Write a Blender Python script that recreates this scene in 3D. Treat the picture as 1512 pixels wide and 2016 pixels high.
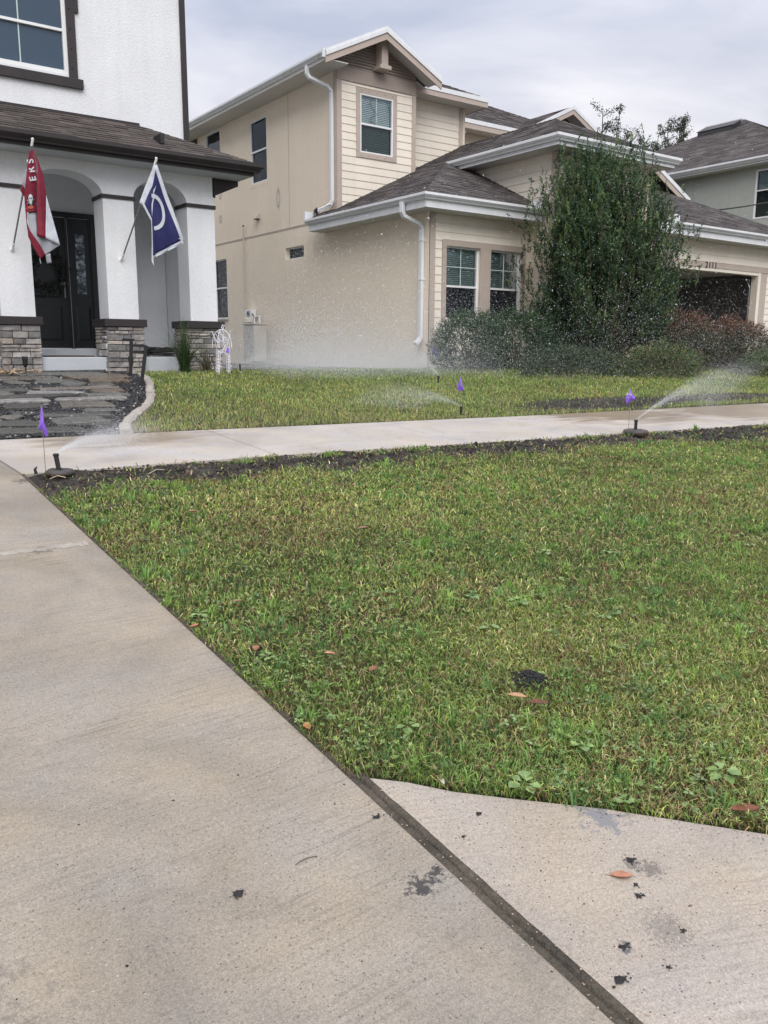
import bpy, math, random
import numpy as np
from mathutils import Vector, Matrix

random.seed(7)
rng = np.random.default_rng(11)
scene = bpy.context.scene
for o in list(bpy.data.objects):
    bpy.data.objects.remove(o)

# ---------------------------------------------------------------- camera
cam_data = bpy.data.cameras.new('camera')
cam = bpy.data.objects.new('camera', cam_data)
scene.collection.objects.link(cam)
scene.camera = cam
yaw, pitch, roll = math.radians(35.65), math.radians(10.95), math.radians(0.315)
fw = Vector((math.sin(yaw)*math.cos(pitch), math.cos(yaw)*math.cos(pitch), -math.sin(pitch)))
rt = Vector((math.cos(yaw), -math.sin(yaw), 0))
up = rt.cross(fw)
rt2 = math.cos(roll)*rt + math.sin(roll)*up
up2 = -math.sin(roll)*rt + math.cos(roll)*up
M = Matrix.Identity(4)
for i in range(3):
    M[i][0] = rt2[i]; M[i][1] = up2[i]; M[i][2] = -fw[i]
M[0][3], M[1][3], M[2][3] = 0, 0, 0.8
cam.matrix_world = M
cam_data.sensor_fit = 'HORIZONTAL'
cam_data.sensor_width = 36
cam_data.lens = 39.286
cam_data.clip_start = 0.05
cam_data.clip_end = 2000

# ---------------------------------------------------------------- sky and sun
SUN = Vector((-0.32, -0.66, 0.68)).normalized()      # direction towards the sun
world = bpy.data.worlds.new('World')
scene.world = world
world.use_nodes = True
wn, wl = world.node_tree.nodes, world.node_tree.links
wn.clear()
w_out = wn.new('ShaderNodeOutputWorld')
sky = wn.new('ShaderNodeTexSky')
sky.sky_type = 'NISHITA'
sky.sun_disc = False
sky.sun_elevation = math.asin(SUN.z)
sky.sun_rotation = math.atan2(SUN.x, SUN.y)
bg1 = wn.new('ShaderNodeBackground'); bg1.inputs[1].default_value = 0.06
wl.new(sky.outputs[0], bg1.inputs[0])
tc = wn.new('ShaderNodeTexCoord')
sep = wn.new('ShaderNodeSeparateXYZ'); wl.new(tc.outputs['Generated'], sep.inputs[0])
# overcast gradient: brighter overhead than at the horizon
cl = wn.new('ShaderNodeMath'); cl.operation = 'MAXIMUM'; cl.inputs[1].default_value = 0.0
wl.new(sep.outputs[2], cl.inputs[0])
gr = wn.new('ShaderNodeMath'); gr.operation = 'MULTIPLY_ADD'; gr.inputs[1].default_value = 1.25; gr.inputs[2].default_value = 0.50
wl.new(cl.outputs[0], gr.inputs[0])
# cloud sheet seen from below: project the direction on a flat layer
addz = wn.new('ShaderNodeMath'); addz.operation = 'ADD'; addz.inputs[1].default_value = 0.22
wl.new(cl.outputs[0], addz.inputs[0])
dx = wn.new('ShaderNodeMath'); dx.operation = 'DIVIDE'; wl.new(sep.outputs[0], dx.inputs[0]); wl.new(addz.outputs[0], dx.inputs[1])
dy = wn.new('ShaderNodeMath'); dy.operation = 'DIVIDE'; wl.new(sep.outputs[1], dy.inputs[0]); wl.new(addz.outputs[0], dy.inputs[1])
cmb = wn.new('ShaderNodeCombineXYZ'); wl.new(dx.outputs[0], cmb.inputs[0]); wl.new(dy.outputs[0], cmb.inputs[1])
cn = wn.new('ShaderNodeTexNoise'); cn.inputs['Scale'].default_value = 1.15; cn.inputs['Detail'].default_value = 7
cn.inputs['Roughness'].default_value = 0.52; cn.inputs['Distortion'].default_value = 0.5
wl.new(cmb.outputs[0], cn.inputs['Vector'])
cr = wn.new('ShaderNodeValToRGB')
cr.color_ramp.elements[0].position = 0.34; cr.color_ramp.elements[0].color = (0.46, 0.50, 0.62, 1)
cr.color_ramp.elements[1].position = 0.66; cr.color_ramp.elements[1].color = (1.02, 1.0, 1.02, 1)
e = cr.color_ramp.elements.new(0.5); e.color = (0.70, 0.71, 0.79, 1)
wl.new(cn.outputs[0], cr.inputs[0])
mul = wn.new('ShaderNodeMixRGB'); mul.blend_type = 'MULTIPLY'; mul.inputs[0].default_value = 1
wl.new(cr.outputs[0], mul.inputs[1]); wl.new(gr.outputs[0], mul.inputs[2])
bg2 = wn.new('ShaderNodeBackground'); bg2.inputs[1].default_value = 0.93
wl.new(mul.outputs[0], bg2.inputs[0])
wm = wn.new('ShaderNodeMixShader'); wm.inputs[0].default_value = 0.94
wl.new(bg1.outputs[0], wm.inputs[1]); wl.new(bg2.outputs[0], wm.inputs[2]); wl.new(wm.outputs[0], w_out.inputs[0])

sun_data = bpy.data.lights.new('sun', 'SUN')
sun_data.energy = 1.5
sun_data.angle = math.radians(45)
sun_data.color = (1.0, 0.96, 0.90)
sun = bpy.data.objects.new('sun', sun_data)
scene.collection.objects.link(sun)
sun.rotation_euler = SUN.to_track_quat('Z', 'Y').to_euler()
sun.location = (0, 0, 30)

scene.view_settings.view_transform = 'Standard'
scene.view_settings.look = 'None'
scene.view_settings.exposure = 0.55
scene.view_settings.gamma = 1.0
scene.view_settings.use_curve_mapping = False

# ---------------------------------------------------------------- ground height
def gz(y):
    if y < -3: return -0.9177
    if y < 5.74: return -0.105*(5.74-y)
    if y < 7.5: return 0.03*(y-5.74)
    if y < 12.8: return 0.053+0.075*(y-7.5)
    return 0.45
def gza(y):
    y = np.asarray(y, float)
    return np.where(y < -3, -0.9177, np.where(y < 5.74, -0.105*(5.74-y), np.where(y < 7.5, 0.03*(y-5.74),
           np.where(y < 12.8, 0.053+0.075*(y-7.5), 0.45))))

# ---------------------------------------------------------------- object helpers
COL = scene.collection
WORLD_LOC = {}
def tag(o, label=None, cat=None, group=None, kind=None):
    if label: o['label'] = label
    if cat: o['category'] = cat
    if group: o['group'] = group
    if kind: o['kind'] = kind
    return o
def empty(name, loc, parent=None):
    o = bpy.data.objects.new(name, None)
    o.empty_display_size = 0.1
    COL.objects.link(o)
    loc = Vector(loc)
    if parent is not None:
        o.parent = parent
        o.location = loc - WORLD_LOC[parent]
    else:
        o.location = loc
    WORLD_LOC[o] = loc
    return o
def thing(name, label, cat, loc, group=None, kind=None):
    return tag(empty(name, loc), label, cat, group, kind)

class MB:
    """collects faces in world coordinates; build() links them as one mesh object"""
    def __init__(self):
        self.v = []; self.f = []; self.mi = []; self.t = []; self.cur = 0; self.tint = 0.5
    def add(self, vs, fs):
        b = len(self.v)
        self.v += [tuple(p) for p in vs]
        self.t += [self.tint]*len(vs)
        for f in fs:
            self.f.append(tuple(b+i for i in f)); self.mi.append(self.cur)
    def box(self, x0, x1, y0, y1, z0, z1, T=None):
        if x0 > x1: x0, x1 = x1, x0
        if y0 > y1: y0, y1 = y1, y0
        if z0 > z1: z0, z1 = z1, z0
        p = [(x, y, z) for z in (z0, z1) for y in (y0, y1) for x in (x0, x1)]
        fs = [(0,2,3,1), (4,5,7,6), (0,1,5,4), (2,6,7,3), (0,4,6,2), (1,3,7,5)]
        if T: p = [T(*q) for q in p]
        self.add(p, fs)
        return self
    def prism(self, poly, d):
        """planar polygon (3D points) pushed along vector d"""
        n = len(poly); d = Vector(d)
        a = [Vector(p) for p in poly]; b = [p+d for p in a]
        fs = [tuple(range(n))[::-1], tuple(range(n, 2*n))]
        fs += [(i, (i+1) % n, n+(i+1) % n, n+i) for i in range(n)]
        self.add(a+b, fs)
        return self
    def tube(self, path, r, n=8, cap=True, flat=1.0):
        path = [Vector(p) for p in path]
        rings = []
        prev = None
        for i, p in enumerate(path):
            if i == 0: d = path[1]-p
            elif i == len(path)-1: d = p-path[i-1]
            else: d = (path[i+1]-p).normalized()+(p-path[i-1]).normalized()
            d.normalize()
            ref = Vector((0, 0, 1)) if abs(d.z) < 0.9 else Vector((1, 0, 0))
            if prev is None: a = d.cross(ref).normalized()
            else: a = (prev-d*prev.dot(d)).normalized()
            prev = a
            b = d.cross(a)
            rr = r[i] if isinstance(r, (list, tuple)) else r
            rings.append([p+a*math.cos(2*math.pi*k/n)*rr+b*math.sin(2*math.pi*k/n)*rr*flat for k in range(n)])
        vs = [q for g in rings for q in g]
        fs = []
        for i in range(len(path)-1):
            for k in range(n):
                fs.append((i*n+k, i*n+(k+1) % n, (i+1)*n+(k+1) % n, (i+1)*n+k))
        if cap:
            fs.append(tuple(range(n))[::-1]); fs.append(tuple((len(path)-1)*n+k for k in range(n)))
        self.add(vs, fs)
        return self
    def rect_tube(self, path, hw, hd, side):
        """rectangular duct along a path; side = the horizontal axis of its width"""
        path = [Vector(p) for p in path]; side = Vector(side)
        vs = []
        for i, p in enumerate(path):
            if i == 0: d = path[1]-p
            elif i == len(path)-1: d = p-path[i-1]
            else: d = (path[i+1]-p).normalized()+(p-path[i-1]).normalized()
            d.normalize()
            a = (side-d*side.dot(d)).normalized(); b = d.cross(a)
            vs += [p-a*hw-b*hd, p+a*hw-b*hd, p+a*hw+b*hd, p-a*hw+b*hd]
        fs = []
        for i in range(len(path)-1):
            for k in range(4):
                fs.append((i*4+k, i*4+(k+1) % 4, i*4+4+(k+1) % 4, i*4+4+k))
        fs += [(3, 2, 1, 0), tuple(len(vs)-4+k for k in range(4))]
        self.add(vs, fs)
        return self
    def lathe(self, prof, c, n=16, axis=None):
        c = Vector(c); vs = []; fs = []
        A = axis or (Vector((1,0,0)), Vector((0,1,0)), Vector((0,0,1)))
        for r, z in prof:
            for k in range(n):
                t = 2*math.pi*k/n
                vs.append(c+A[0]*r*math.cos(t)+A[1]*r*math.sin(t)+A[2]*z)
        for i in range(len(prof)-1):
            for k in range(n):
                fs.append((i*n+k, i*n+(k+1) % n, (i+1)*n+(k+1) % n, (i+1)*n+k))
        fs.append(tuple(range(n))[::-1]); fs.append(tuple((len(prof)-1)*n+k for k in range(n)))
        self.add(vs, fs)
        return self
    def build(self, name, mats, parent=None, smooth=False, bevel=0, origin=None, tint=False, kind=None, label=None):
        if not self.v: return None
        V = np.array(self.v, dtype=np.float64)
        lo, hi = V.min(0), V.max(0)
        org = Vector(origin) if origin is not None else Vector(((lo[0]+hi[0])/2, (lo[1]+hi[1])/2, lo[2]))
        me = bpy.data.meshes.new(name)
        me.from_pydata([tuple(p) for p in (V-np.array(org))], [], self.f)
        mats = mats if isinstance(mats, (list, tuple)) else [mats]
        for m in mats: me.materials.append(m)
        if len(mats) > 1:
            me.polygons.foreach_set('material_index', self.mi)
        if smooth:
            me.polygons.foreach_set('use_smooth', [True]*len(me.polygons))
        if tint:
            at = me.attributes.new('tint', 'FLOAT', 'POINT')
            at.data.foreach_set('value', self.t)
        me.update()
        o = bpy.data.objects.new(name, me)
        COL.objects.link(o)
        if parent is not None:
            o.parent = parent
            o.location = org-WORLD_LOC[parent]
        else:
            o.location = org
        WORLD_LOC[o] = org
        if bevel:
            md = o.modifiers.new('bevel', 'BEVEL'); md.width = bevel; md.segments = 2; md.limit_method = 'ANGLE'
        if kind: o['kind'] = kind
        if label: o['label'] = label
        return o

def copy_tree(o, offset=None):
    c = o.copy(); COL.objects.link(c)
    if offset is not None: c.location = o.location+Vector(offset)
    WORLD_LOC[c] = WORLD_LOC[o]+(Vector(offset) if offset is not None else Vector((0, 0, 0)))
    for ch in list(o.children):
        d = ch.copy(); COL.objects.link(d); d.parent = c
        for g in list(ch.children):
            e2 = g.copy(); COL.objects.link(e2); e2.parent = d
    return c

def tri_mesh(name, V, F, mat, parent=None, col=None, kind=None, origin=(0, 0, 0), smooth=False):
    """fast mesh of triangles from numpy arrays; col = per-vertex rgb"""
    V = np.ascontiguousarray(V-np.array(origin), dtype=np.float32); F = np.ascontiguousarray(F, dtype=np.int32)
    me = bpy.data.meshes.new(name)
    me.vertices.add(len(V)); me.vertices.foreach_set('co', V.ravel())
    me.loops.add(F.size); me.loops.foreach_set('vertex_index', F.ravel())
    me.polygons.add(len(F))
    me.polygons.foreach_set('loop_start', np.arange(0, F.size, 3, dtype=np.int32))
    me.polygons.foreach_set('loop_total', np.full(len(F), 3, dtype=np.int32))
    if smooth: me.polygons.foreach_set('use_smooth', np.ones(len(F), dtype=bool))
    me.update(calc_edges=True)
    if col is not None:
        at = me.attributes.new('hue', 'FLOAT_COLOR', 'POINT')
        c4 = np.ones((len(V), 4), dtype=np.float32); c4[:, :3] = col
        at.data.foreach_set('color', c4.ravel())
    me.materials.append(mat)
    o = bpy.data.objects.new(name, me); COL.objects.link(o)
    if parent is not None:
        o.parent = parent; o.location = Vector(origin)-WORLD_LOC[parent]
    else: o.location = origin
    WORLD_LOC[o] = Vector(origin)
    if kind: o['kind'] = kind
    return o

# ---------------------------------------------------------------- materials
def new_mat(name):
    m = bpy.data.materials.new(name); m.use_nodes = True
    n = m.node_tree.nodes; l = m.node_tree.links
    return m, n, l, n['Principled BSDF']
def noise(n, l, vec, scale, detail=4, rough=0.55, dist=0.0):
    t = n.new('ShaderNodeTexNoise')
    t.inputs['Scale'].default_value = scale; t.inputs['Detail'].default_value = detail
    t.inputs['Roughness'].default_value = rough; t.inputs['Distortion'].default_value = dist
    l.new(vec, t.inputs['Vector'])
    return t.outputs[0]
def ramp(n, l, src, stops):
    r = n.new('ShaderNodeValToRGB')
    els = r.color_ramp.elements
    while len(els) < len(stops): els.new(0.5)
    for e_, (p, c) in zip(els, stops):
        e_.position = p; e_.color = (c, c, c, 1) if isinstance(c, (int, float)) else (*c, 1)
    l.new(src, r.inputs[0])
    return r.outputs[0]
def mix(n, l, a, b, fac, mode='MIX'):
    m = n.new('ShaderNodeMixRGB'); m.blend_type = mode
    for i, s in ((0, fac), (1, a), (2, b)):
        if isinstance(s, (int, float)): m.inputs[i].default_value = s if i == 0 else (s, s, s, 1)
        elif isinstance(s, tuple): m.inputs[i].default_value = (*s, 1)
        else: l.new(s, m.inputs[i])
    return m.outputs[0]
def pos_vec(n, l, scale=None, rot=None):
    g = n.new('ShaderNodeNewGeometry'); v = g.outputs['Position']
    if scale or rot:
        mp = n.new('ShaderNodeMapping')
        if scale: mp.inputs['Scale'].default_value = scale
        if rot: mp.inputs['Rotation'].default_value = rot
        l.new(v, mp.inputs['Vector']); v = mp.outputs[0]
    return v
def bump(n, l, h, b, strength=0.3, dist=0.01, normal=None):
    bp = n.new('ShaderNodeBump'); bp.inputs['Strength'].default_value = strength
    bp.inputs['Distance'].default_value = dist
    l.new(h, bp.inputs['Height'])
    if normal is not None: l.new(normal, bp.inputs['Normal'])
    if b is not None: l.new(bp.outputs[0], b.inputs['Normal'])
    return bp.outputs[0]
def math_node(n, l, op, a, b=None):
    m = n.new('ShaderNodeMath'); m.operation = op
    for i, s in enumerate((a, b)):
        if s is None: continue
        if isinstance(s, (int, float)): m.inputs[i].default_value = s
        else: l.new(s, m.inputs[i])
    return m.outputs[0]

def simple(name, col, rough=0.6, var=0.12, vscale=3, bscale=0, bstr=0.2, bdist=0.004, rnd=0.0, metal=0, spec=0.5, streak=0.0):
    m, n, l, b = new_mat(name)
    v = pos_vec(n, l)
    f = noise(n, l, v, vscale, 5)
    r = ramp(n, l, f, [(0.3, 1-var), (0.7, 1+var*0.6)])
    c = mix(n, l, col, r, 1.0, 'MULTIPLY')
    f2 = noise(n, l, v, vscale*14, 3)
    c = mix(n, l, c, ramp(n, l, f2, [(0.3, 1-var*0.5), (0.7, 1+var*0.3)]), 1.0, 'MULTIPLY')
    if streak:
        sv = pos_vec(n, l, scale=(9, 9, 0.5))
        f3 = noise(n, l, sv, 1.0, 4)
        c = mix(n, l, c, ramp(n, l, f3, [(0.35, 1-streak), (0.6, 1.0)]), 1.0, 'MULTIPLY')
    if rnd:
        oi = n.new('ShaderNodeObjectInfo')
        c = mix(n, l, c, ramp(n, l, oi.outputs['Random'], [(0.0, 1-rnd), (1.0, 1+rnd)]), 1.0, 'MULTIPLY')
    l.new(c, b.inputs['Base Color'])
    b.inputs['Roughness'].default_value = rough; b.inputs['Metallic'].default_value = metal
    b.inputs['Specular IOR Level'].default_value = spec
    if bscale:
        bump(n, l, noise(n, l, v, bscale, 4, 0.6), b, bstr, bdist)
    return m

M_ = {}
M_['white_stucco'] = simple('white_stucco', (0.77, 0.785, 0.81), 0.9, 0.06, 1.5, 38, 0.55, 0.012, streak=0.03)
M_['grey_stucco'] = simple('grey_stucco', (0.50, 0.53, 0.56), 0.9, 0.08, 2, 38, 0.5, 0.01)
M_['beige_stucco'] = simple('beige_stucco', (0.80, 0.70, 0.565), 0.92, 0.05, 0.8, 55, 0.4, 0.008, streak=0.025)
M_['green_stucco'] = simple('green_stucco', (0.40, 0.42, 0.38), 0.92, 0.07, 0.8, 50, 0.4, 0.008, streak=0.05)
M_['siding'] = simple('siding', (0.80, 0.735, 0.63), 0.75, 0.05, 2, 0, rnd=0.035, streak=0.03)
M_['taupe'] = simple('taupe_trim', (0.46, 0.385, 0.335), 0.7, 0.06, 3, 0, rnd=0.02)
M_['taupe_dark'] = simple('taupe_gable', (0.36, 0.30, 0.262), 0.75, 0.06, 3, 0)
M_['gutter'] = simple('white_metal', (0.76, 0.78, 0.80), 0.4, 0.05, 2, 0, streak=0.07)
M_['soffit'] = simple('soffit', (0.62, 0.60, 0.57), 0.8, 0.05, 3, 0)
M_['dark_trim'] = simple('dark_trim', (0.035, 0.029, 0.031), 0.5, 0.15, 3, 0, spec=0.4)
M_['black'] = simple('black_metal', (0.018, 0.018, 0.019), 0.45, 0.2, 10, 0)
M_['vinyl'] = simple('white_vinyl', (0.80, 0.81, 0.81), 0.35, 0.04, 3, 0)
M_['muntin'] = simple('muntin_vinyl', (0.50, 0.60, 0.56), 0.4, 0.05, 3, 0)
M_['door'] = simple('door_paint', (0.010, 0.012, 0.013), 0.38, 0.2, 4, 0)
M_['rubber'] = simple('black_rubber', (0.02, 0.02, 0.02), 0.6, 0.2, 30, 0)
M_['plastic_beige'] = simple('beige_plastic', (0.52, 0.47, 0.40), 0.5, 0.08, 5, 0)
M_['plastic_grey'] = simple('grey_plastic', (0.50, 0.47, 0.41), 0.5, 0.10, 5, 0)
M_['plastic_white'] = simple('white_plastic', (0.8, 0.8, 0.8), 0.4, 0.05, 5, 0)
M_['pole'] = simple('aluminium', (0.30, 0.30, 0.31), 0.35, 0.08, 8, 0, metal=0.7)
M_['blind'] = simple('blind_slat', (0.78, 0.82, 0.80), 0.6, 0.05, 3, 0)
M_['blind_dark'] = simple('screened_blind', (0.36, 0.42, 0.40), 0.6, 0.05, 3, 0)
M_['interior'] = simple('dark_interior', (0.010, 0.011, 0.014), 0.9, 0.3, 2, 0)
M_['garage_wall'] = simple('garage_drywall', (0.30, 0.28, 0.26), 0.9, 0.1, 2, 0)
M_['mat'] = simple('door_mat', (0.10, 0.06, 0.04), 0.95, 0.3, 12, 90, 0.6, 0.01)
M_['twig'] = simple('bark', (0.10, 0.075, 0.055), 0.9, 0.25, 12, 60, 0.5, 0.01)
M_['bark_far'] = simple('bark_far', (0.07, 0.06, 0.055), 0.9, 0.25, 3, 0)
M_['edging'] = simple('edging_concrete', (0.36, 0.325, 0.285), 0.85, 0.22, 9, 60, 0.5, 0.01, rnd=0.06)
M_['cream'] = simple('cream_pebble', (0.50, 0.38, 0.26), 0.6, 0.3, 14, 0, rnd=0.3)
M_['reflector'] = simple('wire_white', (0.78, 0.77, 0.82), 0.5, 0.05, 8, 0)
M_['stain'] = simple('tar_smear', (0.055, 0.055, 0.065), 0.8, 0.3, 40, 120, 0.6, 0.004)
M_['soil_lump'] = simple('soil_lump', (0.020, 0.019, 0.021), 0.8, 0.4, 60, 150, 0.8, 0.004)
M_['joint'] = simple('joint_filler', (0.085, 0.070, 0.050), 0.7, 0.6, 11, 45, 1.0, 0.02)
M_['dark_crack'] = simple('crack_dirt', (0.02, 0.018, 0.016), 0.9, 0.3, 20, 0)
M_['ring'] = simple('wet_concrete_ring', (0.075, 0.062, 0.056), 0.55, 0.4, 16, 70, 0.6, 0.008)

def fabric(name, col, transl=0.35, rough=0.7):
    m, n, l, b = new_mat(name)
    v = pos_vec(n, l)
    c = mix(n, l, col, ramp(n, l, noise(n, l, v, 7, 3), [(0.3, 0.86), (0.7, 1.08)]), 1.0, 'MULTIPLY')
    l.new(c, b.inputs['Base Color']); b.inputs['Roughness'].default_value = rough
    t = n.new('ShaderNodeBsdfTranslucent'); l.new(c, t.inputs[0])
    s = n.new('ShaderNodeMixShader'); s.inputs[0].default_value = transl
    l.new(b.outputs[0], s.inputs[1]); l.new(t.outputs[0], s.inputs[2])
    l.new(s.outputs[0], n['Material Output'].inputs[0])
    bump(n, l, noise(n, l, v, 9, 2, 0.5, 0.8), b, 0.35, 0.03)
    return m
M_['f_maroon'] = fabric('flag_maroon', (0.26, 0.018, 0.045), 0.25)
M_['f_grey'] = fabric('flag_grey', (0.47, 0.49, 0.53), 0.3)
M_['f_white'] = fabric('flag_white', (0.80, 0.83, 0.88), 0.35)
M_['f_navy'] = fabric('flag_navy', (0.018, 0.02, 0.115), 0.15)
M_['f_orange'] = fabric('flag_orange', (0.50, 0.10, 0.04), 0.1)
M_['f_black'] = fabric('flag_black', (0.03, 0.02, 0.03), 0.1)
M_['f_purple'] = fabric('marker_purple', (0.44, 0.24, 0.88), 0.45, 0.5)

def glass_mat(name, tint, refl):
    m, n, l, b = new_mat(name)
    n.remove(b)
    tr = n.new('ShaderNodeBsdfTransparent'); tr.inputs[0].default_value = (*tint, 1)
    gl = n.new('ShaderNodeBsdfGlossy'); gl.inputs['Roughness'].default_value = 0.03; gl.inputs[0].default_value = (0.85, 0.92, 1, 1)
    v = pos_vec(n, l)
    bp = bump(n, l, noise(n, l, v, 1.3, 2), None, 0.15, 0.05)
    l.new(bp, gl.inputs['Normal'])
    lw = n.new('ShaderNodeLayerWeight'); lw.inputs[0].default_value = refl
    s = n.new('ShaderNodeMixShader')
    l.new(lw.outputs['Fresnel'], s.inputs[0]); l.new(tr.outputs[0], s.inputs[1]); l.new(gl.outputs[0], s.inputs[2])
    l.new(s.outputs[0], n['Material Output'].inputs[0])
    return m
M_['glass'] = glass_mat('window_glass', (0.90, 0.95, 0.96), 0.30)
M_['glass_dark'] = glass_mat('screened_glass', (0.55, 0.60, 0.60), 0.24)
m, n, l, b = new_mat('sky_reflection_screen_glass')
b.inputs['Base Color'].default_value = (0.045, 0.075, 0.115, 1); b.inputs['Roughness'].default_value = 0.25  # opaque screened pane; the sky's blue reflection is put into the base colour
M_['glass_blue'] = m
m, n, l, b = new_mat('dark_screen_glass')
b.inputs['Base Color'].default_value = (0.012, 0.014, 0.018, 1); b.inputs['Roughness'].default_value = 0.22
M_['glass_black'] = m

# roofing shingles: the tone of every tab is stored on the tab
def shingle_mat(name, lo, hi):
    m, n, l, b = new_mat(name)
    a = n.new('ShaderNodeAttribute'); a.attribute_name = 'tint'
    v = pos_vec(n, l)
    c = ramp(n, l, a.outputs['Fac'], [(0.0, lo), (0.55, tuple((x+y)/2*0.95 for x, y in zip(lo, hi))), (1.0, hi)])
    c = mix(n, l, c, ramp(n, l, noise(n, l, v, 55, 4), [(0.3, 0.72), (0.7, 1.25)]), 1.0, 'MULTIPLY')
    c = mix(n, l, c, ramp(n, l, noise(n, l, v, 0.9, 4), [(0.3, 0.82), (0.7, 1.1)]), 1.0, 'MULTIPLY')
    l.new(c, b.inputs['Base Color']); b.inputs['Roughness'].default_value = 0.9
    b.inputs['Specular IOR Level'].default_value = 0.3
    bump(n, l, noise(n, l, v, 160, 3), b, 0.5, 0.004)
    return m
M_['deck'] = simple('roof_deck', (0.10, 0.088, 0.08), 0.9, 0.1, 3)
M_['shingle'] = shingle_mat('shingles_brown_grey', (0.048, 0.042, 0.042), (0.135, 0.118, 0.112))
M_['shingle_left'] = shingle_mat('shingles_brown', (0.050, 0.041, 0.038), (0.125, 0.104, 0.094))

# stacked stone and flagstone: tone per stone
def stone_mat(name, stops, bs=26):
    m, n, l, b = new_mat(name)
    oi = n.new('ShaderNodeObjectInfo'); v = pos_vec(n, l)
    c = ramp(n, l, oi.outputs['Random'], stops)
    c = mix(n, l, c, ramp(n, l, noise(n, l, v, 13, 5, 0.65), [(0.28, 0.55), (0.5, 0.95), (0.75, 1.35)]), 1.0, 'MULTIPLY')
    l.new(c, b.inputs['Base Color']); b.inputs['Roughness'].default_value = 0.75
    bump(n, l, noise(n, l, v, bs, 6, 0.65), b, 0.9, 0.02)
    return m
M_['stone'] = stone_mat('ledge_stone', [(0, (0.16, 0.155, 0.155)), (0.35, (0.27, 0.255, 0.25)), (0.7, (0.36, 0.33, 0.31)), (0.85, (0.42, 0.36, 0.31)), (1, (0.48, 0.46, 0.45))])
M_['flagstone'] = stone_mat('wet_flagstone', [(0, (0.05, 0.05, 0.044)), (0.35, (0.10, 0.10, 0.09)), (0.7, (0.16, 0.16, 0.145)), (0.85, (0.15, 0.11, 0.075)), (1, (0.34, 0.34, 0.345))], 14)
M_['flagstone'].node_tree.nodes['Principled BSDF'].inputs['Roughness'].default_value = 0.2

def hue_mat(name, transl=0.25, rough=0.6, gain=1.0, gloss=0.35):
    m, n, l, b = new_mat(name)
    a = n.new('ShaderNodeAttribute'); a.attribute_name = 'hue'
    c = a.outputs['Color']
    l.new(c, b.inputs['Base Color']); b.inputs['Roughness'].default_value = rough
    b.inputs['Specular IOR Level'].default_value = gloss
    if transl:
        t = n.new('ShaderNodeBsdfTranslucent'); l.new(c, t.inputs[0])
        s = n.new('ShaderNodeMixShader'); s.inputs[0].default_value = transl
        l.new(b.outputs[0], s.inputs[1]); l.new(t.outputs[0], s.inputs[2]); l.new(s.outputs[0], n['Material Output'].inputs[0])
    return m
M_['grass'] = hue_mat('grass_blades', 0.3, 0.5)
M_['leaf'] = hue_mat('foliage', 0.22, 0.45, gloss=0.5)
M_['gravel'] = hue_mat('slate_chips', 0, 0.35, gloss=0.6)
m, n, l, b = new_mat('water_drops')
b.inputs['Base Color'].default_value = (0.93, 0.95, 0.97, 1); b.inputs['Roughness'].default_value = 0.3
tr = n.new('ShaderNodeBsdfTransparent'); tl = n.new('ShaderNodeBsdfTranslucent'); tl.inputs[0].default_value = (0.95, 0.97, 1, 1)
s1 = n.new('ShaderNodeMixShader'); s1.inputs[0].default_value = 0.5
l.new(b.outputs[0], s1.inputs[1]); l.new(tl.outputs[0], s1.inputs[2])
s2 = n.new('ShaderNodeMixShader'); s2.inputs[0].default_value = 0.62
l.new(tr.outputs[0], s2.inputs[1]); l.new(s1.outputs[0], s2.inputs[2]); l.new(s2.outputs[0], n['Material Output'].inputs[0])
M_['drops'] = m

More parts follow.
